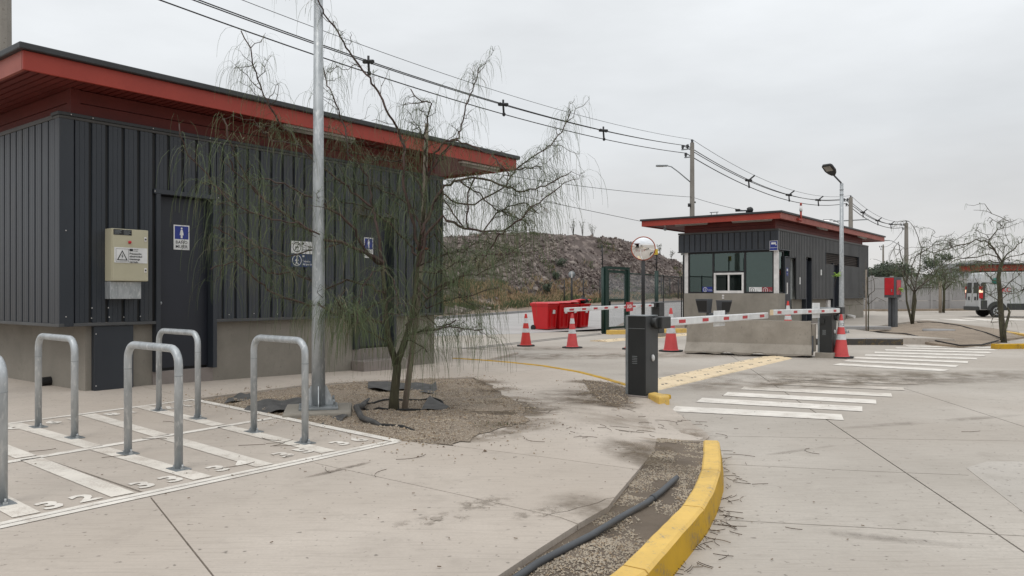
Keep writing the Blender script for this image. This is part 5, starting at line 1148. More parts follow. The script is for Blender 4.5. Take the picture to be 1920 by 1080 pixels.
for k in range(3): mb = MB(); mb.tube([(fl_ * (k + .6) / 3, 0, -.1), (fl_ * (k + .6) / 3, 0, 2.0)], .022, 6); mb.build('post', m_steelk, fn)
MB().box(.5, fl_, -.08, .08, -.15, .09).build('fence_base', m_steelk, fn)
mp_ = pt(1206, 22.2, -.02); t = thing('convex_mirror', 'round convex traffic mirror with an orange rim on a black post', 'mirror', xyz(mp_)); mb = MB(); mb.tube([(0, 0, 0), (0, 0, 2.75)], .055, 10); mb.build('post', m_steelk, t)
fv = Vector((-mp_.x * .9, -mp_.y, .0)).normalized(); fv = (fv + Vector((0, 0, -.24))).normalized(); fz = fv.to_track_quat('Z', 'Y').to_matrix().to_4x4(); M = Matrix.Translation((fv.x * .12, fv.y * .12, 2.50)) @ Matrix.Rotation(-.0, 4, 'X') @ fz
R_ = .335; mb = MB(); mb.lathe([(R_ * math.sin(a) / math.sin(.62), R_ / math.sin(.62) * (math.cos(a) - math.cos(.62))) for a in [.62 * (1 - k / 10) for k in range(11)]], 32, M, cap=False); mb.smooth = True; mb.build('mirror_face', m_mirror, t)
mb = MB(); mb.tube([M @ Vector((R_ * math.cos(2 * math.pi * k / 36), R_ * math.sin(2 * math.pi * k / 36), 0)) for k in range(37)], .015, 6, caps=False); mb.build('rim', m_orange, t)
mb = MB(); mb.lathe([(R_, -.005), (R_ * .8, -.06), (0, -.08)], 24, M, cap=False); mb.build('back_shell', m_black, t); mb = MB(); mb.tube([(0, 0, 2.5), (fv.x * .08, fv.y * .08, 2.5)], .03, 6); mb.build('bracket', m_steelk, t)
t = thing('road_sign', 'grey back of a round road sign on a dark post beside the street', 'road sign', xyz(pt(1072, 36, -.1))); mb = MB(); mb.tube([(0, 0, 0), (0, 0, 2.35)], .045, 8); mb.build('post', m_steelk, t)
mb = MB(); mb.lathe([(0, -.008), (.165, -.008), (.165, .008), (0, .008)], 24, Matrix.Translation((0, -.06, 2.17)) @ Matrix.Rotation(math.pi / 2, 4, 'X'), cap=False); mb.build('sign_disc', m_galvd, t); MB().box(-.02, .02, -.085, -.07, 2.02, 2.32).build('brace', m_alu, t)
t = thing('prohibition_sign', 'red ringed white sign on a black post half hidden by the left booth column', 'road sign', xyz(pt(1282.5, 31.5, -.05))); mb = MB(); mb.tube([(0, 0, 0), (0, 0, 2.9)], .05, 8); mb.build('post', m_steelk, t)
MB().box(-.14, .14, -.075, -.06, 2.8, 3.27).build('plate', m_white, t); mb = MB(); n = 20; mb.add([(q * math.cos(2 * math.pi * k / n), -.0765, 3.05 + q * math.sin(2 * math.pi * k / n)) for q in (.13, .085) for k in range(n)], [[k, (k + 1) % n, (k + 1) % n + n, k + n] for k in range(n)]); mb.build('ring', m_red2, t, fix=False)
# ------------------------------------------------------------------ hose cabinet
q = Vector(((1674 - CX) / F * 27.5, 27.5, .1)); t = thing('hose_cabinet', 'red and grey hose cabinet raised on two grey posts on the planted island', 'cabinet', xyz(q), -1.0)
w, d = .38, .44; bz = .95
for x in (-.075, .085): MB().box(x - .055, x + .055, -.08, .08, -.15, bz - .004).build('leg', m_steelg, t, bevel=.006)
b = MB().box(-w / 2, w / 2, -d / 2, d / 2, bz, bz + .72).build('cabinet', m_steelg, t, bevel=.008)
MB().box(-w / 2 + .02, w / 2 - .02, -d / 2 - .012, -d / 2 - .001, bz + .09, bz + .70).build('red_door', m_redbox, b, bevel=.003)
MB().box(w / 2 + .001, w / 2 + .012, -d / 2 + .13, d / 2 - .05, bz + .10, bz + .62).build('red_panel', m_redboxs, b, bevel=.003); MB().box(w / 2 - .10, w / 2 - .07, -d / 2 - .03, -d / 2 - .0125, bz + .2, bz + .3).build('handle', m_galvd, b)
# ------------------------------------------------------------------ utility poles and cables
def util_pole(p, H_, label, lamp=None, arms=True, scale=1.):
    t = thing('utility_pole', label, 'utility pole', xyz(p), TH, 'concrete utility poles along the street')
    mb = MB(); mb.tube([(0, 0, -.3), (0, 0, H_)], [.19 * scale, .13 * scale], 8, smooth=False); mb.build('pole', m_pole, t)
    if arms:
        for z, ys in ((H_ - .35, (.30, .62)), (H_ - .85, (.42,))):
            MB().box(-.04, .04, .12, max(ys) + .08, z - .03, z + .03).build('cross_arm', m_galvd, t)
            for y in ys: mb = MB(); mb.lathe([(0, 0), (.05, .0), (.05, .05), (.10, .07), (.05, .10), (.11, .14), (.06, .18), (.09, .22), (.05, .26), (0, .27)], 12, Matrix.Translation((0, y, z + .031)), cap=False); mb.build('insulator', m_steelg, t)
        mb = MB(); mb.lathe([(0, 0), (.05, .0), (.09, .06), (.05, .10), (.10, .14), (.05, .2), (0, .21)], 12, Matrix.Translation((0, 0, H_ + .001)), cap=False); mb.build('insulator', m_steelg, t)
    if lamp:
        z, dx, dz, ll = lamp; R3 = Matrix.Rotation(-TH, 4, 'Z')
        mb = MB(); mb.tube([R3 @ Vector(v) for v in ((-.1, 0, z), (-dx * .55, 0, z + dz * .62), (-dx * .85, 0, z + dz * .95), (-dx, 0, z + dz))], .035, 8); mb.build('lamp_arm', m_galvd, t)
        hd = MB().box(-dx - ll, -dx, -.11, .11, z + dz - .04, z + dz + .05, R3).build('lamp_head', m_galvd, t, bevel=.02); MB().box(-dx - ll * .9, -dx - ll * .35, -.09, .09, z + dz - .055, z + dz - .041, R3).build('lens', m_lampw if lamp[3] > .75 else m_tube, hd)
    return t
P0, P1, P2, P3 = Vector((-11.42, 17.4, 0)), Vector((10.95, 47, 0)), Vector((34.6, 79, 0)), Vector((51.5, 101, 0)); P4 = Vector((72, 150, 0))
util_pole(P0, 10.3, 'concrete utility pole behind the left corner of the big red roof')
t = util_pole(P1, 10.35, 'concrete utility pole rising behind the left end of the booth roof', (7.95, 1.5, 1.0, .70)); MB().box(.14, .30, -.1, .0, 6.7, 6.8).build('cable_clamp', m_steelk, t); mb = MB(); mb.tube([(-.2, .1, 6.45), (-.2, .1, 6.65)], .09, 8); mb.build('junction_box', m_steelk, t)
t = util_pole(P2, 11.0, 'concrete utility pole behind the lamp post at the right of the booth roof', (7.6, 1.9, 1.1, .9), scale=1.5); MB().box(-.05, .05, -1.7, 1.7, 8.6, 8.7).build('long_cross_arm', m_galvd, t)
util_pole(P3, 10.4, 'concrete utility pole rising above the multi-stemmed tree on the right', (7.0, 2.2, 1.1, .7), scale=1.7); util_pole(P4, 10.5, 'most distant concrete utility pole above the boundary wall', (7.2, 1.6, .6, .9), scale=1.2)
Pm1 = P0 + (P0 - P1)
def cable(a, b, s, r, label, grp, n=28):
    pts = [a.lerp(b, i / n) - Vector((0, 0, 4 * s * (i / n) * (1 - i / n))) for i in range(n + 1)]
    mb = MB(); mb.tube(pts, r, 5, caps=False); mb.build('power_cable', m_cable, label=label, cat='cable', group=grp)
    return lambda f: a.lerp(b, f) - Vector((0, 0, 4 * s * f * (1 - f)))
Z = lambda p, z, o=0.: p + V * o + Vector((0, 0, z))
spans = [(Pm1, P0, (10.0, 9.7, 9.55, 9.2), (9.95, 9.7, 9.62, 9.29), .75, 'the camera side'), (P0, P1, (9.95, 9.70, 9.62, 9.29), (10.55, 10.28, 10.2, 9.77), .75, 'the big red roof'), (P1, P2, (10.55, 10.28, 10.2, 9.77), (11.2, 10.93, 10.85, 10.42), 1.25, 'the booth roof'), (P2, P3, (11.2, 10.93, 10.85, 10.42), (10.6, 10.33, 10.25, 9.82), .9, 'the boundary wall')]
nm = ('thin top messenger cable', 'upper of the two paired black cables', 'lower of the two paired black cables', 'lowest black high cable')
for si, (a, b, za, zb_, s, where) in enumerate(spans):
    fns = []
    for k in range(4):
        o_ = (0, .62, .30, .42)[k]; r = (.010, .019, .019, .021)[k] * (1.4 if si == 2 else 1.8 if si == 3 else 1.)
        fns.append(cable(Z(a, za[k], o_), Z(b, zb_[k], o_), s, r, f'{nm[k]} over {where}', 'overhead cables along the street'))
    fr = {0: (), 1: (.305, .51, .735), 2: (.28, .52, .74), 3: (.25, .5, .75)}[si]
    for f, lab in zip(fr, ('nearer', 'middle', 'farther')):
        t0_, b1_, b2_, l0_ = [q(f) for q in fns]; mb = MB(); k = 1.3 if si > 1 else 1.
        mb.tube([t0_ + Vector((0, 0, .02)) if si > 1 else (b1_ + b2_) / 2 + Vector((0, 0, .2)), (b1_ + b2_) / 2, l0_ - Vector((0, 0, .08))], .045 * k, 6); mb.tube([b1_ + V * .08, b2_ - V * .08], .07 * k, 6); mb.tube([(b1_ + b2_) / 2 + U * .12, (b1_ + b2_) / 2 - U * .12], .05 * k, 6)
        for q in (b1_, b2_, l0_): mb.lathe([(0, -.09), (.07, -.05), (.07, .05), (0, .09)], 8, Matrix.Translation(q), cap=False)
        mb.build('cable_spacer', m_cable, label=f'{lab} dark spacer clamping the overhead cables over {where}', cat='cable spacer', group='cable spacers on the overhead cables')
cable(Z(P0, 6.0), Z(P1, 7.05), .42, .012, 'sagging telephone cable passing behind the tree to the pole by the booth', 'telephone cables')
cable(Z(P1, 7.05), Vector((16.5, 40, 3.2)) + Vector((0, 6, 2.6)), .2, .012, 'telephone cable dropping from the pole to the booth roof', 'telephone cables')
cable(Vector((-6, 22, 5.35)), Vector((8.2, 41, 4.75)), .05, .012, 'lower telephone cable running from the big roof to behind the booth', 'telephone cables')
cable(Z(P3, 10.2), Z(P4, 10.2), .8, .03, 'far cable from the tree pole to the most distant pole', 'overhead cables along the street')
# ------------------------------------------------------------------ van
def van(loc, rz):
    t = thing('van', 'white high-roofed van with dark lower trim turning on the drive at the right', 'van', loc, rz)
    Lv, Wv = 5.6, 2.0; w2 = Wv / 2
    side = [(.06, .42), (.0, .62), (.02, 1.2), (.10, 2.0), (.2, 2.42), (.34, 2.52), (3.5, 2.54), (3.95, 2.42), (4.72, 1.42), (5.35, 1.18), (5.55, .95), (5.58, .42)]
    mb = MB(); n = len(side); L4 = []
    for y, ins in ((-w2, 1), (-w2 + .04, 0), (w2 - .04, 0), (w2, 1)):
        for x, z in side: yy = y * (1 - .10 * clamp((z - 1.2) / 1.4)); mb.v.append((x + (.03 if ins and x < 1 else -.03 if ins else 0), yy, z - (.05 if ins and z > 2.3 else 0)))
    for q in range(3):
        for i in range(n): mb.f.append([q * n + i, q * n + (i + 1) % n, (q + 1) * n + (i + 1) % n, (q + 1) * n + i]); mb.mi.append(0); mb.sm.append(False)
    mb.f.append(list(range(n))[::-1]); mb.f.append([3 * n + i for i in range(n)]); mb.mi += [0, 0]; mb.sm += [False, False]
    mb.build('body', m_vanw, t, bevel=.05)
    for s_ in (-1, 1):
        y0, y1 = (w2 + .001, w2 + .035) if s_ > 0 else (-w2 - .035, -w2 - .001)
        MB().box(1.42, 3.9, y0, y1, .42, .78).build('side_trim', m_vang, t, bevel=.012); MB().box(.10, .42, y0, y1, .45, .95).build('side_trim', m_vang, t, bevel=.012); MB().box(4.75, 5.5, y0, y1, .45, .8).build('side_trim', m_vang, t, bevel=.012)
        for wx in (.92, 4.3):
            arch = MB(); arch.prism([(wx + .50 * math.cos(a), .40 + .50 * math.sin(a)) for a in [math.pi * k / 12 for k in range(13)]], y0 + .001, y1 + .012 * s_); arch.build('wheel_arch', m_vang, t)
            yw = s_ * (w2 + .015); mb = MB(); mb.tube([(wx, yw - .22 * s_, .35), (wx, yw + .03 * s_, .35)], .35, 24); wh = mb.build('tyre', m_tyre, t)
            mb = MB(); mb.tube([(wx, yw + .031 * s_, .35), (wx, yw + .038 * s_, .35)], .215, 20); mb.build('rim', m_galv, wh)
            for k in range(8): a = k * math.pi / 4; MB().box(.07, .18, -.035, .035, -.002, .002, Matrix.Translation((wx, yw + .041 * s_, .35)) @ Matrix.Rotation(math.pi / 2, 4, 'X') @ Matrix.Rotation(a, 4, 'Z')).build('rim_opening', m_black, wh)
        tl = MB(); yy = s_ * (w2 * .97); tl.add([(.0, yy - .16 * s_, .95), (.30, yy + .045 * s_, .98), (.36, yy + .02 * s_, 1.95), (.12, yy - .16 * s_, 1.98), (-.035, yy - .16 * s_, 1.0), (.10, yy + .05 * s_, 1.0), (.16, yy + .03 * s_, 1.9), (.04, yy - .16 * s_, 1.9)], [(0, 1, 2, 3), (4, 5, 6, 7), (4, 5, 1, 0), (5, 6, 2, 1), (6, 7, 3, 2), (7, 4, 0, 3)]); tlo = tl.build('tail_lamp_housing', m_vang, t)
        for z, m, h in ((1.06, m_tail, .30), (1.38, m_lit, .16), (1.58, m_tail, .16)): MB().box(.02, .20, yy + (.0 if s_ > 0 else -.058), yy + (.058 if s_ > 0 else -.0), z, z + h).build('tail_lamp', m, tlo)
        MB().box(3.0, 3.9, y0 - .02 * s_, y1 - .045 * s_, 1.35, 2.0).build('side_window', m_black, t)
    MB().box(-.10, .05, -w2 + .02, w2 - .02, .38, .60).build('rear_bumper', m_vang, t, bevel=.03)
    for y in (-.88, .02):
        dr = MB().box(-.012, .05, y, y + .86, .64, 2.2, Matrix.Rotation(.035, 4, 'Y')).build('rear_door', m_vanw, t, bevel=.01); MB().box(-.02, -.013, y + .12, y + .74, 1.35, 1.95, Matrix.Rotation(.035, 4, 'Y')).build('door_window', m_black, dr)
        MB().box(-.03, -.013, y + .3, y + .55, .95, 1.15, Matrix.Rotation(.035, 4, 'Y')).build('handle_recess', m_black, dr)
    MB().box(-.024, -.013, -.88 + .05, -.88 + .2, .95, 1.3, Matrix.Rotation(.035, 4, 'Y')).build('vent', m_black, t)
    text('lettering', 'SKC', .34, m_redboxs, t, face_y(1.0, -w2 - .006, 1.42), bold=.006); mb = MB(); mb.lathe([(0, 0), (.18, 0), (.18, .004), (0, .004)], 18, Matrix.Translation((.85, -w2 * .955 - .02, 2.02)) @ Matrix.Rotation(math.pi / 2, 4, 'X'), cap=False); mb.build('emblem', mat('emblem teal', (.02, .16, .13), rough=.5), t)
    ws = MB(); ws.add([(3.98, y, 2.42) for y in (-.8, .8)] + [(4.74, y, 1.45) for y in (.88, -.88)], [(0, 1, 2, 3)]); ws.v = [(v[0] + .02, v[1], v[2] + .02) for v in ws.v]; ws.build('windscreen', m_black, t, fix=False)
vl = pt(1822, 44, ROADZ); van((vl.x, vl.y, ROADZ + .0), math.radians(-11))
# ------------------------------------------------------------------ far things
t = thing('canopy_building', 'long low building with a red roof edge behind the white van', 'building', xyz(pt(1800, 68, -.1)), -.50); MB().box(0, 30, 0, 3, 3.25, 3.75).build('red_fascia', m_red, t); MB().box(-.3, 30.3, -.3, 3.3, 3.755, 3.85).build('roof_edge', m_flash, t); MB().box(1, 29, 1, 2.9, 0, 3.245).build('wall', m_clad2, t)
for k in range(6): MB().box(2 + k * 4.6, 4 + k * 4.6, .93, .99, 0, 2.2).build('door', m_vanw, t)
# ------------------------------------------------------------------ rubble mound and verge
ridge = [(250, 452, 52), (420, 448, 54), (600, 442, 57), (760, 444, 58), (830, 441, 60), (960, 437, 64), (1010, 437, 66), (1100, 441, 69), (1150, 447, 71), (1190, 456, 73), (1230, 472, 76), (1262, 487, 78), (1290, 500, 80), (1330, 522, 83), (1380, 545, 86), (1440, 556, 90)]
def interp(tab, px, j):
    for a, b in zip(tab[:-1], tab[1:]):
        if px <= b[0]: t = clamp((px - a[0]) / (b[0] - a[0])); return lerp(a[j], b[j], t)
    return tab[-1][j]
NC, NR = 170, 44
def mound_pt(px, t):
    """t 0..1: street edge -> verge -> bank -> ridge -> back."""
    e = P(px, interp(edge, px, 1), interp(edge, px, 2)); r = P(px, interp(ridge, px, 1), interp(ridge, px, 2)); D = Vector((e.x, e.y, 0)).normalized(); ze = e.z + .12
    foot = e + D * 4.0; foot.z = ze + .25; bank = e + D * 7.0; bank.z = ze + .9 * clamp((1290 - px) / 300); r2 = r + D * 9; r2.z = r.z - .3; e2 = Vector((e.x, e.y, ze)) + D * .2
    pts = [e2, foot, bank, r, r2]; ks = [0, .16, .28, .86, 1.]
    for i in range(4):
        if t <= ks[i + 1]: p = pts[i].lerp(pts[i + 1], (t - ks[i]) / (ks[i + 1] - ks[i])); break
    a = clamp(t / .3) * (1 if t < .8 else clamp((1 - t) / .2, .45))
    q = p * .35
    p.z += a * (.42 * mnoise.noise(q) + .22 * mnoise.noise(q * 2.6) + .12 * mnoise.noise(q * 6)); return p
mb = MB()
for i in range(NC + 1):
    px = 260 + (1430 - 260) * i / NC
    for j in range(NR + 1): mb.v.append(tuple(mound_pt(px, j / NR)))
for i in range(NC):
    for j in range(NR): mb.f.append([i * (NR + 1) + j, (i + 1) * (NR + 1) + j, (i + 1) * (NR + 1) + j + 1, i * (NR + 1) + j + 1]); mb.mi.append(0 if j > NR * .27 else 1); mb.sm.append(False)
mb.build('rubble_mound', [m_mound, m_verge], kind='structure')
mb = MB()
def rock(mb, c, r):
    vs_ = []
    for q in ((1, 0, 0), (-1, 0, 0), (0, 1, 0), (0, -1, 0), (0, 0, .8), (0, 0, -.6), (.6, .6, .4), (-.6, .5, .5), (.5, -.6, .5), (-.5, -.6, .3)):
        vs_.append(Vector(q) * r * random.uniform(.75, 1.25))
    bm = bmesh.new(); bv = [bm.verts.new(v) for v in vs_]; h = bmesh.ops.convex_hull(bm, input=bv); fs = [[v.index for v in f.verts] for f in bm.faces]
    return bm
# a few hull shapes reused for every stone
shapes = []
for k in range(9):
    bm = bmesh.new()
    for _ in range(11): bm.verts.new(Vector((random.gauss(0, 1), random.gauss(0, 1), random.gauss(0, .7))).normalized() * random.uniform(.7, 1.1) * Vector((1, 1, 1)).x)
    bmesh.ops.convex_hull(bm, input=bm.verts); 
    for v in [v for v in bm.verts if not v.link_faces]: bm.verts.remove(v)
    bm.verts.ensure_lookup_table(); bm.verts.index_update(); shapes.append(([v.co.copy() for v in bm.verts], [[v.index for v in f.verts] for f in bm.faces])); bm.free()
n = 0
while n < 15000:
    px = random.uniform(560, 1425); t = random.uniform(.2, .90); p = mound_pt(px, t)
    cl = mnoise.noise(p * .22) + .6 * mnoise.noise(p * .7)
    if random.random() > .42 + .9 * cl + (.15 if t < .6 else 0): continue
    if t < .30 and random.random() < .75: continue
    r = min(.30, .045 * math.exp(abs(random.gauss(0, .62)))) * (.6 if t > .8 else 1); vs_, fs = shapes[n % 9]; R3 = Matrix.Rotation(random.uniform(0, 6.3), 3, 'Z') @ Matrix.Rotation(random.uniform(0, 6.3), 3, 'X')
    sq = random.uniform(.45, 1.); mb.cur = random.choice((0, 1, 1, 2, 2, 0, 0)) if cl < .25 else random.choice((1, 1, 2, 0))
    mb.add([p + Vector((0, 0, r * .2)) + (R3 @ Vector((v.x, v.y, v.z * sq))) * r * 1.25 for v in vs_], fs); n += 1
mb.build('rubble_stones', [m_rockp, m_rockw, m_rockg], kind='stuff', fix=False)
# dry grass and weeds on the bank
def tufts(name, mats, n, fpos, h0, h1, w):
    mb = MB(); k = 0
    while k < n:
        r = fpos()
        if r is None: continue
        p, g = r
        for _ in range(7):
            a = random.uniform(0, 6.3); h = random.uniform(h0, h1); q = p + Vector((random.gauss(0, .12), random.gauss(0, .12), -.03)); l = Vector((math.cos(a), math.sin(a), 0)) * h * random.uniform(.15, .7); s_ = Vector((-math.sin(a), math.cos(a), 0)) * w
            mb.cur = g if random.random() < .85 else 1 - g
            mb.add([q - s_, q + s_, q + l * .4 + Vector((0, 0, h * .7)) + s_ * .6, q + l + Vector((0, 0, h))], [(0, 1, 2), (0, 2, 3)])
        k += 1
    return mb.build(name, mats, kind='stuff', fix=False)
def bankpos():
    px = random.uniform(700, 1290); t = random.uniform(.10, .40); p = mound_pt(px, t); d = mnoise.noise(p * .3) + .4 * mnoise.noise(p)
    top = .42 if 860 < px < 1100 else .30
    if t > top or random.random() > .55 + d: return None
    return p, (1 if t < .15 + .1 * mnoise.noise(p * .5) or (d > .35 and px > 1050) else 0)
tufts('dry_grass', [m_grassd, m_grassg], 3800, bankpos, .12, .46, .018)
def weeds():
    px = random.uniform(700, 1400); p = mound_pt(px, random.uniform(.35, .9))
    return (p, 1) if mnoise.noise(p * .5 + Vector((5, 0, 0))) > .38 else None
tufts('mound_weeds', [m_grassd, m_grassg], 420, weeds, .12, .38, .02)
# shrubs on the ridge and bank
m_leafg = mat('grey green leaf', (.17, .18, .13), rough=.8)
def shrub(loc, h, w, label, m, nst=6, nl=160, ls=.06):
    t = thing('shrub', label, 'shrub', xyz(loc)); st = MB(); lv = MB(); tips = []
    for k in range(nst):
        a = random.uniform(0, 6.3); top = Vector((math.cos(a) * w * random.uniform(.2, 1), math.sin(a) * w * random.uniform(.2, 1), h * random.uniform(.7, 1))); mid = top * .5 + Vector((random.gauss(0, .05), random.gauss(0, .05), h * .08)); st.tube([(0, 0, -.1), mid, top], [.03 * h / 1.5, .018 * h / 1.5, .006], 4); tips.append((mid, top))
    st.build('stem', m_darktwig, t)
    for _ in range(nl):
        mid, top = random.choice(tips); p = mid.lerp(top, random.uniform(-.3, 1.05)) + Vector((random.gauss(0, 1), random.gauss(0, 1), random.gauss(0, 1))) * w * .16; d = Vector((random.gauss(0, 1), random.gauss(0, 1), random.gauss(0, .6))).normalized() * ls; e = d.orthogonal().normalized() * ls * .5
        lv.add([p - d, p + e, p + d, p - e], [(0, 1, 2, 3)])
    o = lv.build('foliage', m, t, fix=False); o['kind'] = 'stuff'; return t
def ridge_at(px, dt=.86): return mound_pt(px, dt)
shrub(ridge_at(1075), 1.55, .55, 'taller spindly shrub on the crest of the rubble mound, left of the pair', m_leafg, 5, 90, .055); shrub(ridge_at(1092), 1.45, .45, 'slim shrub on the mound crest just right of the taller one', m_leafg, 4, 60, .055)
shrub(ridge_at(1112), 1.15, .6, 'wide airy shrub on the mound crest, right of the pair', m_leafg, 6, 90, .055); shrub(ridge_at(1238, .84), 1.1, .35, 'small shrub on the mound slope just right of the convex mirror', m_leafd, 4, 80, .07)
shrub(ridge_at(1258, .84), .9, .4, 'small shrub low on the mound slope against the sky left of the booth', m_leafd, 4, 70, .07); shrub(ridge_at(1050, .5), .7, .6, 'round green bush halfway up the rubble slope', m_tree, 8, 260, .08); shrub(ridge_at(1040, .42), .55, .55, 'lower round green bush on the rubble slope', m_tree, 8, 220, .08); shrub(ridge_at(1024, .27), .9, .5, 'dark green bush standing in the dry grass bank', m_tree, 8, 260, .08)
for px in (1058, 1094, 1125, 1240, 1256, 1272):
    p = mound_pt(px, .12); t = thing('fence_stake', f'thin dark fence stake in the verge grass, {dict(((1058, "left of the round road sign"), (1094, "right of the round road sign"), (1125, "just left of the green gate"), (1240, "right of the mirror post"), (1256, "between the mirror and the booth"), (1272, "nearest the booth column")))[px]}', 'fence stake', xyz(p)); mb = MB(); mb.tube([(0, 0, -.2), (0, 0, 1.75)], .045, 6); mb.build('fence_stake', m_steelk, t)
for q, l in (((850, 588, 41), 'pale boulder on the verge behind the weeping tree'), ((905, 572, 46), 'pale stone at the foot of the dry grass bank'), ((866, 585, 42.5), 'second pale boulder lying beside the first on the verge')):
    p = P(*q); vs_, fs = shapes[3]; mb = MB(); mb.add([Vector((v.x * .55, v.y * .4, v.z * .4)) for v in vs_], fs); mb.build('boulder', m_rockw, label=l, cat='boulder').location = (p.x, p.y, mound_pt(q[0], .08).z + .15)
# ------------------------------------------------------------------ distant trees and blocks beyond the wall
def far_tree(px, Y, h, w, label, n=2600):
    p = pt(px, Y, 0); t = thing('background_tree', label, 'tree', xyz(p), 0, 'trees beyond the boundary wall'); mb = MB(); mb.tube([(0, 0, 0), (.1, 0, h * .6)], [.2, .08], 6); mb.build('trunk', m_darktwig, t); lv = MB(); cs = [Vector((random.gauss(0, w * .33), random.gauss(0, w * .33), h * random.uniform(.35, .95))) for _ in range(14)]
    for _ in range(n):
        c = random.choice(cs); v = Vector((random.gauss(0, 1), random.gauss(0, 1), random.gauss(0, .8))).normalized() * w * .23 * random.uniform(.5, 1.1); q = c + v; d = Vector((random.gauss(0, 1), random.gauss(0, 1), random.gauss(0, 1))).normalized() * w * .036; e = d.orthogonal().normalized() * w * .03
        lv.add([q - d, q + e, q + d, q - e], [(0, 1, 2, 3)])
    lv.build('crown', m_tree, t, fix=False)
for k, (px, Y, h, w, l) in enumerate(((1628, 95, 3.6, 3.8, 'dark tree just right of the booth beyond the wall'), (1650, 90, 4.2, 3.8, 'dark rounded tree behind the distant utility pole'), (1668, 92, 4.7, 4.0, 'dark tree above the wall left of the hose cabinet'), (1688, 94, 4.4, 3.8, 'dark tree above the wall right over the hose cabinet'), (1618, 105, 4.0, 4, 'dark tree at the booth corner farthest back'), (1752, 84, 5.6, 2.2, 'dark conical tree above the wall behind the multi-stemmed tree'), (1772, 88, 3.4, 2.6, 'lower dark tree to the right of the conical one'))): far_tree(px, Y, h, w, l)
for px, w, h, Y, l in ((1783, 9, 8.5, 330, 'hazy square tower far off left of the van'), (1845, 12, 9, 330, 'hazy square tower far off above the van'), (1822, 1.5, 6, 250, 'thin hazy post on the far skyline')):
    p = pt(px, Y, 0); t = thing('distant_tower', l, 'tower', xyz(p), .3); MB().box(-w / 2, w / 2, -w / 2, w / 2, 0, h * 1.35).build('shaft', m_far, t); MB().box(-w * .62, w * .62, -w * .62, w * .62, h * 1.352, h * 1.6).build('head', m_far, t)
# ------------------------------------------------------------------ weeping palo verde trees
class Strands:
    def __init__(s): s.mb = MB()
    def spray(s, p, out_, n, l0, l1, w, spread=.8, droop=1.0, seg=6, mi=0):
        for _ in range(n):
            L_ = random.uniform(l0, l1) * (.72 if p.z > 2.9 else 1.); a = random.uniform(0, 6.283); d = (out_ * .6 + Vector((math.cos(a), math.sin(a), random.uniform(.15, .75))) * spread).normalized()
            pts = []; q = p.copy(); v = d; st = L_ / seg
            for k in range(seg + 1):
                pts.append(q.copy()); q = q + v * st; v = (v + Vector((0, 0, -1)) * droop * (.8 + .9 * k / seg)).normalized()
            sd = Vector((-d.y, d.x, 0)); sd = sd.normalized() if sd.length > .01 else Vector((1, 0, 0)); o = len(s.mb.v); s_ = random.uniform(0, 6.28); sd = Matrix.Rotation(s_, 3, 'Z') @ sd
            for k, q in enumerate(pts):
                ww = w * (1 - .55 * k / seg) / 2; s.mb.v.append(tuple(q - sd * ww)); s.mb.v.append(tuple(q + sd * ww))
            for k in range(seg): s.mb.f.append([o + 2 * k, o + 2 * k + 2, o + 2 * k + 3, o + 2 * k + 1]); s.mb.mi.append(mi); s.mb.sm.append(False)
def resample(pts, step):
    out_ = [pts[0]]; acc = 0
    for a, b in zip(pts[:-1], pts[1:]):
        n = max(1, int((b - a).length / step)); out_ += [a.lerp(b, (k + 1) / n) for k in range(n)]
    return out_
def jag(pts, amp):
    return [pts[0]] + [p + Vector((random.gauss(0, 1), random.gauss(0, 1), random.gauss(0, 1))) * amp for p in pts[1:-1]] + [pts[-1]]
def weeper(t, limbs, base, r_tr, strands, twig_r, wleaf, dens, lens, step, m_b, m_t, leafm, twig_len=(.18, .5), twigp=.55):
    """limbs: (points, r0, r1, density); every limb its own mesh; twigs and hanging needle leaves along them."""
    tw = MB()
    for pts, r0, r1, dn in limbs:
        ps = jag(resample(pts, step), step * .13); n = len(ps); mb = MB(); mb.tube([q - base for q in ps], [lerp(r0, r1, (i / (n - 1)) ** .8) for i in range(n)], 6 if r0 > .012 else 5); mb.build('branch', m_b if r0 > .03 else m_t, t)
        for i in range(2 if n > 6 else 1, n):
            p = ps[i]; tan = (ps[i] - ps[i - 1]).normalized(); u = i / n
            if random.random() < dn: strands.spray(p - base, tan * .5, max(1, int(random.randint(*dens) * (2.6 if dn > .93 else 1.6 if dn > .86 else .72))), lens[0], lens[1], wleaf, mi=0 if dn > .5 else 1)
            if random.random() < twigp * min(1, dn * 1.3):
                a = random.choice((-1, 1)) * random.uniform(.5, 1.2); side = Vector((-tan.y, tan.x, random.uniform(-.2, .5))); side = side.normalized() if side.length > .1 else Vector((1, 0, 0))
                d = (tan * math.cos(a) + side * math.sin(a) + Vector((0, random.uniform(-.6, .6), 0))).normalized(); L_ = random.uniform(*twig_len); q = p.copy(); tp = [q]; m = random.randint(3, 6)
                for k in range(m):
                    q = q + (d + Vector((random.gauss(0, .35), random.gauss(0, .35), random.gauss(0, .3)))).normalized() * L_ / m; tp.append(q)
                    if random.random() < dn: strands.spray(q - base, d * .5, random.randint(*dens), lens[0] * .8, lens[1], wleaf, mi=0 if dn > .5 else 1)
                tw.tube([x - base for x in tp], [lerp(twig_r, twig_r * .45, k / m) for k in range(m + 1)], 4, caps=False)
    o = tw.build('twigs', m_t, t, fix=False); o['kind'] = 'stuff'
    o = strands.mb.build('foliage', leafm, t, fix=False); o['kind'] = 'stuff'
T0 = 8.15
tb = GS(738, 765); base = Vector((tb.x, tb.y, zA(tb.x, tb.y)))
PV = thing('palo_verde_tree', 'weeping needle-leaved tree in the gravel bed in front of the dark building', 'tree', xyz(base))
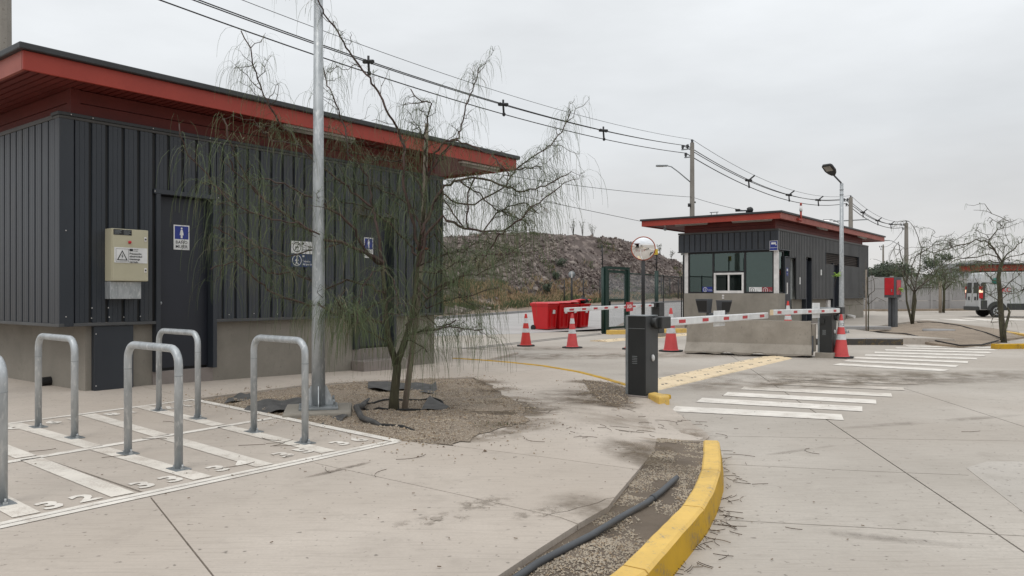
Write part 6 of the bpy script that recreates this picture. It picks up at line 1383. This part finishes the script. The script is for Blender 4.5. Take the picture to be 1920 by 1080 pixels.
def L(pts, d0, d1):
    n = len(pts); return [P(a, b, T0 + lerp(d0, d1, i / (n - 1)) + .10 * math.sin(i * 2.1 + a)) for i, (a, b) in enumerate(pts)]
trk = [(base - Vector((0, 0, .1)))] + [P(a, b, T0 + d) for a, b, d in ((739, 745, 0), (742, 715, .0), (745, 690, .01), (741, 668, .02))]
mb = MB(); mb.tube([q - base for q in trk], [.068, .05, .045, .044, .047], 10)
mb.tube([P(743, 680, T0) - base, P(734, 655, T0 - .05) - base, P(728, 630, T0 - .1) - base, P(723, 590, T0 - .1) - base, P(721, 545, T0) - base, P(717, 497, T0) - base], [.04, .034, .029, .026, .023, .02], 8)
mb.tube([P(744, 682, T0) - base, P(754, 655, T0 + .08) - base, P(763, 628, T0 + .15) - base, P(772, 590, T0 + .2) - base, P(779, 550, T0 + .2) - base, P(783, 500, T0 + .2) - base, P(790, 440, T0 + .25) - base, P(797, 380, T0 + .3) - base, P(800, 330, T0 + .3) - base], [.04, .036, .032, .028, .025, .022, .02, .016, .012], 8)
mb.build('trunk', m_bark, PV)
B1, B2, B3, B4 = .020, .013, .009, .006
limbs = [
 (L([(720, 493), (690, 475), (665, 430), (640, 405), (620, 390), (596, 375), (560, 360), (530, 345), (490, 335)], 0, -.5), B1, B4, .75),
 (L([(718, 497), (680, 470), (640, 453), (607, 447), (577, 430), (527, 397), (487, 367), (453, 333), (437, 318), (430, 298)], 0, -.8), B1, B4, .8),
 (L([(735, 645), (700, 625), (663, 607), (640, 592), (617, 585), (600, 572)], 0, -.6), B2, B4, .9),
 (L([(722, 550), (690, 535), (653, 527), (607, 543), (580, 527), (547, 510), (517, 490), (493, 473), (460, 443), (430, 425)], 0, .5), B2, B4, .7),
 (L([(726, 605), (690, 600), (660, 607), (630, 590), (600, 572), (567, 567), (533, 557), (503, 543), (483, 527), (463, 507), (443, 490), (420, 497), (395, 505)], 0, -.4), B1, B4, .75),
 (L([(700, 390), (660, 360), (630, 333), (600, 310), (573, 287), (543, 247), (523, 230), (500, 190), (487, 160), (477, 123), (467, 90), (452, 58)], .1, -.4), B2, B4, .85),
 (L([(760, 283), (753, 260), (740, 233), (727, 207), (710, 173), (693, 147), (680, 130), (653, 97), (640, 70), (623, 47), (610, 27), (597, 0), (585, -25), (560, -45)], .2, -.5), B2 * 1.15, B4, .6),
 (L([(785, 470), (770, 400), (755, 340), (760, 283)], .2, .2), B1, B2, .75),
 (L([(700, 390), (690, 330), (655, 290), (650, 257), (640, 220), (623, 180), (610, 147), (600, 103)], .2, .6), B2, B4, .85),
 (L([(716, 495), (712, 450), (705, 420), (700, 390)], 0, .15), B1, B2, .8),
 (L([(800, 330), (798, 285), (797, 253), (800, 223), (810, 193), (793, 187), (777, 180), (770, 167)], .3, .2), B2, B4, .9),
 (L([(797, 260), (785, 240), (777, 243), (775, 255)], .3, .35), B3, B4, .9),
 (L([(800, 330), (830, 290), (848, 262), (860, 257), (867, 230), (875, 197), (880, 180), (893, 150), (897, 128)], .3, .7), B2, B4, .85),
 (L([(800, 345), (815, 290), (835, 268), (857, 265), (887, 273), (920, 290), (940, 310), (955, 330)], .3, -.2), B2, B4, .7),
 (L([(790, 440), (815, 380), (833, 347), (860, 337), (893, 335), (920, 338), (947, 350), (973, 360), (1013, 352), (1043, 340), (1063, 328)], .2, .6), B1, B4, .85),
 (L([(947, 350), (967, 320), (987, 303), (1017, 283), (1037, 267), (1053, 247), (1070, 210)], .45, .8), B3, B4, .95),
 (L([(967, 317), (993, 315), (1017, 313)], .5, .6), B3, B4, .9),
 (L([(785, 470), (805, 390), (827, 360), (857, 380), (887, 383), (913, 370), (947, 350)], .2, .4), B2, B3, .8),
 (L([(783, 500), (800, 440), (830, 407), (870, 427), (907, 433), (940, 433), (967, 417), (1000, 387), (1027, 370), (1050, 350)], .2, .1), B1, B4, .85),
 (L([(781, 520), (810, 545), (837, 533), (893, 500), (917, 467), (933, 443), (947, 433)], .2, -.3), B1, B4, .85),
 (L([(780, 535), (800, 560), (827, 540), (867, 517), (900, 513), (927, 500)], .2, -.6), B2, B4, .85),
 (L([(779, 550), (800, 578), (827, 567), (867, 557), (900, 548), (933, 540)], .2, -.2), B3, B4, .7),
 (L([(763, 628), (790, 622), (817, 618), (833, 613), (850, 613), (880, 617), (905, 618)], .1, -.5), B2, B4, .95),
 (L([(800, 590), (820, 613), (843, 607), (855, 600)], .1, -.4), B3, B4, .8),
 (L([(877, 427), (875, 380), (883, 347), (890, 333)], .2, .3), B3, B3, .7),
 (L([(870, 427), (850, 400), (832, 372), (825, 340)], .2, .3), B3, B4, .8),
 (L([(722, 560), (700, 572), (675, 590), (650, 588), (630, 560)], -.1, -.9), B3, B4, .95),
 (L([(718, 500), (700, 510), (680, 540), (672, 575), (668, 610)], 0, -.7), B3, B4, 1.),
 (L([(720, 500), (735, 520), (745, 555), (748, 590)], 0, -.7), B3, B4, .95),
 (L([(783, 480), (760, 450), (730, 420), (700, 395), (665, 382), (640, 380)], .2, .4), B2, B4, .95),
 (L([(790, 430), (770, 385), (740, 365), (700, 350), (670, 345)], .2, .5), B2, B4, 1.),
 (L([(797, 380), (780, 330), (750, 300), (720, 300), (690, 305)], .3, .6), B3, B4, .95),
 (L([(790, 450), (815, 440), (838, 470), (850, 500), (860, 540)], .2, .3), B3, B4, 1.),
 (L([(600, 440), (560, 420), (510, 410), (470, 395), (430, 375), (400, 345), (378, 312), (352, 290), (340, 255), (336, 232)], -.5, -1.2), B3, B4, .8),
 (L([(487, 367), (465, 340), (445, 300), (432, 270), (422, 235), (418, 222)], -.5, -.8), B3, B4, .85),
 (L([(573, 287), (560, 270), (540, 268), (505, 260), (480, 235)], -.1, -.4), B3, B4, .9),
 (L([(547, 510), (500, 512), (460, 470), (430, 440), (400, 425)], -.2, -.7), B3, B4, .8),
 (L([(640, 455), (590, 470), (540, 480), (500, 465), (440, 462), (400, 470)], .1, .5), B3, B4, .7),
 (L([(783, 500), (830, 480), (870, 470), (900, 450), (930, 460), (960, 470)], .3, 1.0), B3, B4, .9),
 (L([(783, 510), (825, 510), (860, 490), (895, 480), (940, 475)], .2, -.9), B3, B4, .95),
 (L([(827, 540), (855, 545), (880, 570), (900, 575)], 0, .5), B3, B4, .9),
 (L([(893, 500), (915, 500), (945, 480), (985, 455)], 0, .3), B3, B4, .85),
 (L([(907, 433), (930, 400), (955, 385), (985, 380), (1010, 400)], .2, .9), B3, B4, .9),
 (L([(860, 337), (900, 365), (930, 395), (960, 405), (990, 420)], .3, .7), B3, B4, .9),
 (L([(760, 610), (780, 590), (800, 560), (812, 520)], .1, .4), B3, B4, 1.),
 (L([(752, 640), (770, 640), (790, 650), (800, 660)], .1, -.3), B4, B4, 1.),
]
st_ = Strands()
weeper(PV, limbs, base, .06, st_, .0045, .0043, (2, 5), (.30, .68), .065, m_bark, m_twig, [m_leaf, m_leafd], (.14, .42), .5)
# stake and rag tied to it
sk = thing('wooden_stake', 'tall weathered wooden stake tied to the weeping tree', 'stake', xyz(GS(757, 762))); sp = Vector(sk.location); mb = MB()
mb.tube([Vector((0, 0, -.1)), P(778, 620, T0 + .25) - sp, P(792, 470, T0 + .38) - sp, P(800, 233, T0 + .5) - sp], [.034, .032, .03, .022], 8); mb.build('wooden_stake', m_stake, sk)
mb = MB(); c = P(789, 466, T0 + .33); mb.tube([c - sp + Vector((-.05, 0, 0)), c - sp + Vector((0.02, -.05, .01)), c - sp + Vector((.07, .02, 0)), c - sp + Vector((0, .06, 0)), c - sp + Vector((-.05, 0, 0))], .012, 6); mb.build('tie', m_orange, sk)
# trees on the right
def rl(pts, Y, d0, d1): n = len(pts); return [P(a, b, Y + lerp(d0, d1, i / (n - 1)) + .12 * math.sin(i * 1.9 + a)) for i, (a, b) in enumerate(pts)]
def right_tree(px, Y, name_label, trunks, limbs_, r0, dens, wleaf, lens, step, extra=0, mt=None):
    mt = mt or m_farbark
    b = pt(px, Y, 0); b.z = zi(b.x, b.y) if Y < 40 else 0.; t = thing('palo_verde_tree', name_label, 'tree', xyz(b)); mb = MB()
    for pts, ra, rb in trunks:
        ps = [b - Vector((0, 0, .1))] + rl(pts, Y, 0, .2); k = len(ps); mb.tube([q - b for q in ps], [lerp(ra, rb, i / (k - 1)) for i in range(k)], 8)
    mb.build('trunk', m_bark, t); s_ = Strands(); lim = list(limbs_)
    for _ in range(extra):
        src = random.choice(limbs_)[0]; p = random.choice(src[len(src) // 4:]); a = random.uniform(0, 6.3); q = [p]; v = Vector((math.cos(a), math.sin(a), random.uniform(.2, .9))).normalized()
        for k in range(5): q.append(q[-1] + v * random.uniform(.12, .28) * Y / 22); v = (v + Vector((random.gauss(0, .3), random.gauss(0, .3), -.22))).normalized()
        lim.append((q, r0 * .2, r0 * .1, .6))
    weeper(t, lim, b, r0, s_, .009, wleaf, dens, lens, step, mt, mt, [m_leaf, m_leafd], (.3, .9), .45); return t
Y3 = 21.0
right_tree(1882, Y3, 'dark arching tree in the island beside the white van at the right edge', [([(1880, 620), (1878, 600), (1876, 575), (1875, 550), (1872, 520), (1876, 500), (1880, 488)], .085, .042), ([(1884, 618), (1889, 600), (1893, 585), (1889, 577)], .045, .025)],
 [(rl([(1878, 490), (1872, 478), (1865, 467), (1855, 455), (1845, 452), (1830, 451), (1810, 457), (1785, 465), (1760, 472), (1735, 472), (1715, 482)], Y3, 0, -1.2), 0.026, .007, .75), (rl([(1866, 470), (1855, 462), (1857, 450), (1862, 440), (1870, 430), (1880, 424), (1893, 416), (1906, 412)], Y3, 0, .6), 0.017, .007, .7),
  (rl([(1880, 488), (1890, 475), (1905, 465), (1920, 450), (1940, 436)], Y3, 0, .5), 0.020, .007, .6), (rl([(1879, 490), (1895, 482), (1912, 480), (1930, 470)], Y3, 0, -.9), 0.017, .006, .7), (rl([(1872, 492), (1850, 490), (1835, 492), (1815, 496), (1797, 498), (1775, 505)], Y3, 0, -.7), 0.017, .006, .6),
  (rl([(1876, 495), (1868, 480), (1850, 478), (1830, 480), (1810, 485), (1790, 488), (1770, 500), (1750, 512)], Y3, 0, 1.0), 0.017, .006, .7), (rl([(1873, 530), (1855, 520), (1840, 505), (1820, 505), (1805, 515)], Y3, 0, -.9), 0.016, .006, .7), (rl([(1874, 545), (1895, 530), (1910, 515), (1925, 500)], Y3, 0, -.6), 0.016, .006, .8),
  (rl([(1876, 560), (1898, 550), (1915, 545), (1935, 530)], Y3, 0, .8), 0.014, .006, .8), (rl([(1875, 565), (1858, 555), (1840, 545), (1822, 540)], Y3, 0, .5), 0.013, .006, .7), (rl([(1877, 590), (1868, 585), (1862, 592), (1858, 605)], Y3, 0, -.3), .014, .008, .7), (rl([(1880, 488), (1884, 465), (1880, 450), (1872, 442)], Y3, 0, .3), 0.012, .006, .6)], .05, (2, 4), .011, (.25, .6), .15, 20)
Y2 = 29.5
right_tree(1711, Y2, 'multi-stemmed bare weeping tree behind the red hose cabinet', [([(1706, 590), (1700, 565), (1699, 540), (1692, 510)], .05, .025), ([(1711, 590), (1713, 560), (1714, 545)], .06, .045), ([(1713, 592), (1717, 565), (1715, 545)], .05, .035)],
 [(rl([(1714, 548), (1702, 530), (1697, 510), (1690, 480), (1682, 455), (1672, 470), (1668, 490)], Y2, 0, -.6), 0.029, .007, .5), (rl([(1714, 545), (1716, 530), (1724, 505), (1726, 480), (1726, 465), (1722, 445), (1715, 430), (1704, 415), (1697, 413)], Y2, 0, .5), 0.029, .007, .75), (rl([(1715, 548), (1725, 538), (1745, 522), (1760, 503), (1775, 490), (1800, 477), (1806, 474)], Y2, 0, -.5), 0.029, .007, .6),
  (rl([(1714, 540), (1708, 520), (1712, 495), (1720, 478), (1740, 465), (1760, 458), (1775, 455)], Y2, 0, .9), 0.023, .007, .7), (rl([(1716, 545), (1735, 530), (1748, 510), (1752, 480), (1748, 460), (1744, 452)], Y2, 0, 1.0), 0.020, .007, .8), (rl([(1713, 540), (1703, 520), (1690, 505), (1680, 480), (1676, 460)], Y2, 0, 1.2), 0.017, .007, .7), (rl([(1726, 480), (1735, 478), (1750, 470), (1765, 470), (1780, 480)], Y2, .4, 1.2), 0.014, .006, .8),
  (rl([(1725, 540), (1745, 540), (1770, 535), (1790, 525)], Y2, .2, -.8), 0.014, .006, .7)], .05, (2, 4), .012, (.3, .75), .2, 16)
Y4 = 52
right_tree(1769, Y4, 'olive weeping tree with a stake in front of the boundary wall', [([(1770, 560), (1770, 545), (1770, 530)], .09, .06)], [(rl([(1770, 540), (1760, 520), (1748, 512), (1738, 520)], Y4, 0, -1), .05, .02, 1.), (rl([(1770, 535), (1775, 512), (1790, 505), (1805, 515)], Y4, 0, 1), .05, .02, 1.), (rl([(1770, 535), (1768, 510), (1762, 495)], Y4, 0, .5), .05, .02, 1.), (rl([(1770, 545), (1785, 530), (1800, 528)], Y4, 0, -1.2), .05, .02, 1.), (rl([(1770, 540), (1750, 530), (1735, 535)], Y4, 0, 1.2), .05, .02, 1.)], .06, (3, 5), .022, (.5, 1.1), .28, 18)
t = thing('wooden_stake', 'pale stake beside the olive tree by the boundary wall', 'stake', xyz(pt(1763, 51.5, -.1))); mb = MB(); mb.tube([(0, 0, 0), (0, 0, 2.1)], .10, 8); mb.build('wooden_stake', m_stake, t)
Y5 = 24.5
right_tree(1628, Y5, 'thin bare sapling at the end of the booth path', [([(1628, 600), (1629, 575), (1627, 545), (1626, 520)], .022, .014)], [(rl([(1629, 575), (1622, 550), (1617, 530)], Y5, 0, .3), .012, .008, .3), (rl([(1628, 560), (1636, 545), (1638, 525), (1633, 505)], Y5, 0, -.3), .012, .008, .3), (rl([(1627, 540), (1626, 515), (1623, 490)], Y5, 0, .1), .012, .008, .3), (rl([(1629, 570), (1645, 560), (1660, 565)], Y5, 0, .1), .01, .007, .25)], .02, (1, 2), .008, (.15, .35), .18, 2)
t = thing('wooden_stake', 'thin stake beside the bare sapling near the booth', 'stake', xyz(pt(1624, Y5 + .1, .05))); mb = MB(); mb.tube([(0, 0, -.1), (0, 0, 1.9)], .022, 6); mb.build('wooden_stake', m_stake, t)
for px, py, Y, l in ((1689, 543, 27.3, 'bright green leaf tuft at the right side of the hose cabinet'), (1569, 516, 22.9, 'bright green leaf tuft against the slim lamp post')):
    c = P(px, py, Y); t = thing('leaf_sprig', l, 'leaves', xyz(c)); mb = MB()
    for _ in range(22):
        p = Vector((random.gauss(0, .05), random.gauss(0, .03), random.gauss(0, .03))); d = Vector((random.gauss(0, 1), random.gauss(0, .5), random.gauss(0, .5))).normalized() * .05; e = d.orthogonal().normalized() * .02; mb.add([p - d, p + e, p + d, p - e], [(0, 1, 2, 3)])
    o = mb.build('leaves', m_leafneon, t, fix=False); mb = MB(); mb.tube([(0, 0, 0), (-.05, .05, -.35)], .008, 5); mb.build('stem', m_darktwig, t)
# ------------------------------------------------------------------ bed details: pipes, weed cloth, ring
gb_ = lambda px, py, dz: (lambda g: Vector((g.x, g.y, zB(g.x, g.y) + dz)))(GS(px, py))
pts = [gb_(1269, 897, .03), gb_(1240, 920, .025), gb_(1212, 940, .02), gb_(1165, 968, .02), gb_(1110, 1000, .02), gb_(1060, 1026, .02), gb_(1010, 1052, .02), gb_(965, 1080, .02)]
pts += [pts[-1] + (pts[-1] - pts[-2]) * k + Vector((0, 0, .0)) for k in (1.2, 3., 5.)]
mb = MB(); mb.tube(resample(pts, .08), .0175, 12); pp = mb.build('plastic_pipe', m_hose, label='long grey plastic pipe lying in the soil strip beside the yellow kerb', cat='pipe')
mb = MB(); a_, b_ = pts[1], pts[2]; c = a_.lerp(b_, .45); d = (b_ - a_).normalized(); mb.tube([c, c + d * .05], .0205, 12); o = mb.build('pipe_joint', m_hose, pp); 
def ga(px, py, dz=0.): g = GS(px, py); return Vector((g.x, g.y, zA(g.x, g.y) + dz))
mb = MB(); mb.tube([ga(692, 751, .07), ga(678, 762, .06), ga(668, 772, .035), ga(678, 782, .02), ga(700, 791, .012), ga(715, 795, .01)], [.012, .035, .032, .03, .026, .016], 8); mb.build('dark_hose', m_cloth, label='bent dark hose end poking out of the gravel left of the tree', cat='hose')
mb = MB(); mb.tube([ga(708, 793, .006), ga(730, 796, .012), ga(755, 802, .012), ga(777, 808, .002)], [.012, .016, .016, .010], 8); mb.build('dark_hose', m_rubber, label='short black hose piece lying in the gravel below the tree', cat='hose')
def cloth(name, quad, label, amp=.03, n=14, m=m_cloth, lift=.0):
    mb = MB(); a, b, c, d = quad
    for i in range(n + 1):
        for j in range(6):
            p = a.lerp(b, i / n).lerp(d.lerp(c, i / n), j / 5); p = p + Vector((0, 0, lift + amp * mnoise.noise(p * 9) + amp * .8 * math.sin(i * .9 + j))); mb.v.append(tuple(p))
    for i in range(n):
        for j in range(5): mb.f.append([i * 6 + j, (i + 1) * 6 + j, (i + 1) * 6 + j + 1, i * 6 + j + 1]); mb.mi.append(0); mb.sm.append(True)
    return mb.build(name, m, label=label, cat='weed cloth', fix=False)
cloth('weed_cloth', [ga(455, 771, .02), ga(565, 772, .03), ga(580, 752, .06), ga(478, 758, .045)], 'bulging grey weed cloth against the painted bays left of the galvanised pole', .016)
cloth('weed_cloth', [ga(690, 727, .01), ga(800, 731, .01), ga(815, 722, .03), ga(690, 718, .025)], 'grey weed cloth along the walkway edge behind the tree', .012)
cloth('weed_cloth', [ga(785, 737, .0), ga(821, 738, .01), ga(817, 722, .07), ga(806, 730, .04)], 'upturned dark weed cloth corner right of the tree', .008, 6)
cloth('weed_cloth', [ga(790, 770, .01), ga(846, 768, .0), ga(812, 748, .04), ga(803, 753, .05)], 'pale grey weed cloth flap right of the tree base', .012, 8)
cloth('weed_cloth', [ga(420, 752, .0), ga(475, 747, .01), ga(468, 737, .04), ga(440, 740, .03)], 'crumpled dark weed cloth at the walkway corner of the gravel bed', .018, 8)
cloth('weed_cloth', [ga(595, 795, .0), ga(640, 788, .01), ga(655, 778, .02), ga(628, 784, .02)], 'small grey weed cloth showing beside the pole footing', .006, 6)
cx_ = ga(755, 757); mb = MB(); rp = []
for k in range(41):
    a = 2 * math.pi * k / 40; q = Vector((cx_.x + .45 * math.cos(a), cx_.y + .42 * math.sin(a), 0)); rp.append(Vector((q.x, q.y, zA(q.x, q.y) + .02 + .012 * mnoise.noise(q * 5))))
mb.tube(rp, .012, 6, caps=False); mb.build('tree_ring', m_rubber, label='black edging ring round the foot of the weeping tree', cat='edging')
wq = ga(938, 797)
tufts('bed_weed', [m_grassg, m_tree], 9, lambda: (Vector((wq.x + random.gauss(0, .04), wq.y + random.gauss(0, .04), wq.z)), 0), .02, .06, .006)
# ------------------------------------------------------------------ litter: twigs, leaf stalks, grit
mb = MB()
def litter(c, spread, n, L0, L1, w, zf):
    for _ in range(n):
        x, y = c.x + random.gauss(0, spread), c.y + random.gauss(0, spread); a = random.uniform(0, 6.3); L_ = random.uniform(L0, L1); k = random.uniform(-9, 9) ; q = Vector((x, y)); pts = []
        for i in range(6): pts.append(q.copy()); q = q + Vector((math.cos(a), math.sin(a))) * L_ / 5; a += k * L_ / 5
        o = len(mb.v)
        for i, p in enumerate(pts):
            d = (pts[min(i + 1, 5)] - pts[max(i - 1, 0)]).normalized(); s_ = Vector((-d.y, d.x)) * w * (.5 if i in (0, 5) else 1.); z = zf(p.x, p.y) + .007
            for sg_, dz in ((-1, 0), (1, 0), (0, .004)): mb.v.append((p.x + s_.x * sg_, p.y + s_.y * sg_, z + dz))
        for i in range(5):
            for u, v in ((0, 2), (2, 1)): mb.f.append([o + i * 3 + u, o + i * 3 + v, o + (i + 1) * 3 + v, o + (i + 1) * 3 + u]); mb.mi.append(mb.cur); mb.sm.append(False)
zr = lambda x, y: ROADZ
for i in range(150):
    k = random.choice((0, 1, 2, 2, 3, 3, 3, 4, 4, 5, 5, 6, 7, 8, 9, 10)); p = kc[k].lerp(kc[k + 1], random.random()); d_ = (kc[k + 1] - kc[k]).normalized(); p = p + Vector((-d_.y, d_.x, 0)) * (.10 + abs(random.gauss(0, .045))); mb.cur = 0 if random.random() < .7 else 1; litter(p, .012, 1, .02, .14, .0007, zr)
for c, n, s_ in (((1350, 830), 8, .25), ((1230, 800), 10, .35), ((1120, 800), 10, .5), ((1000, 800), 8, .5), ((620, 850), 3, .5), ((480, 850), 6, .5), ((300, 850), 4, .7), ((200, 830), 3, .8), ((1290, 790), 8, .10), ((1180, 770), 6, .25), ((940, 770), 14, .3)):
    mb.cur = 0; litter(GS(*c), s_, n, .05, .30, .0009, lambda x, y: zs(x, y) if x * U.x + y * U.y < 8.2 and x < 1.75 else ROADZ + .0)
for c, n, s_ in (((1450, 850), 2, .8), ((1500, 950), 2, .6), ((1700, 850), 1, 1.), ((1600, 760), 2, 1.5)): litter(GR(*c), s_, n, .04, .22, .0010, zr)
mb.cur = 1
for c, n, s_ in (((1420, 780), 12, .9), ((1640, 900), 10, 1.2), ((1380, 990), 12, .3)): litter(GR(*c), s_, n, .008, .022, .004, zr)
for c, n, s_ in (((700, 950), 12, .8), ((300, 900), 18, 1.), ((900, 880), 18, .8), ((480, 870), 12, .6), ((1050, 830), 26, .5)): litter(GS(*c), s_, n, .006, .02, .0035, zs)
mb.build('ground_litter', [mat('dry stalk', (.10, .075, .055), rough=.9), mat('brown stalk', (.17, .125, .085), rough=.9)], kind='stuff', fix=False)
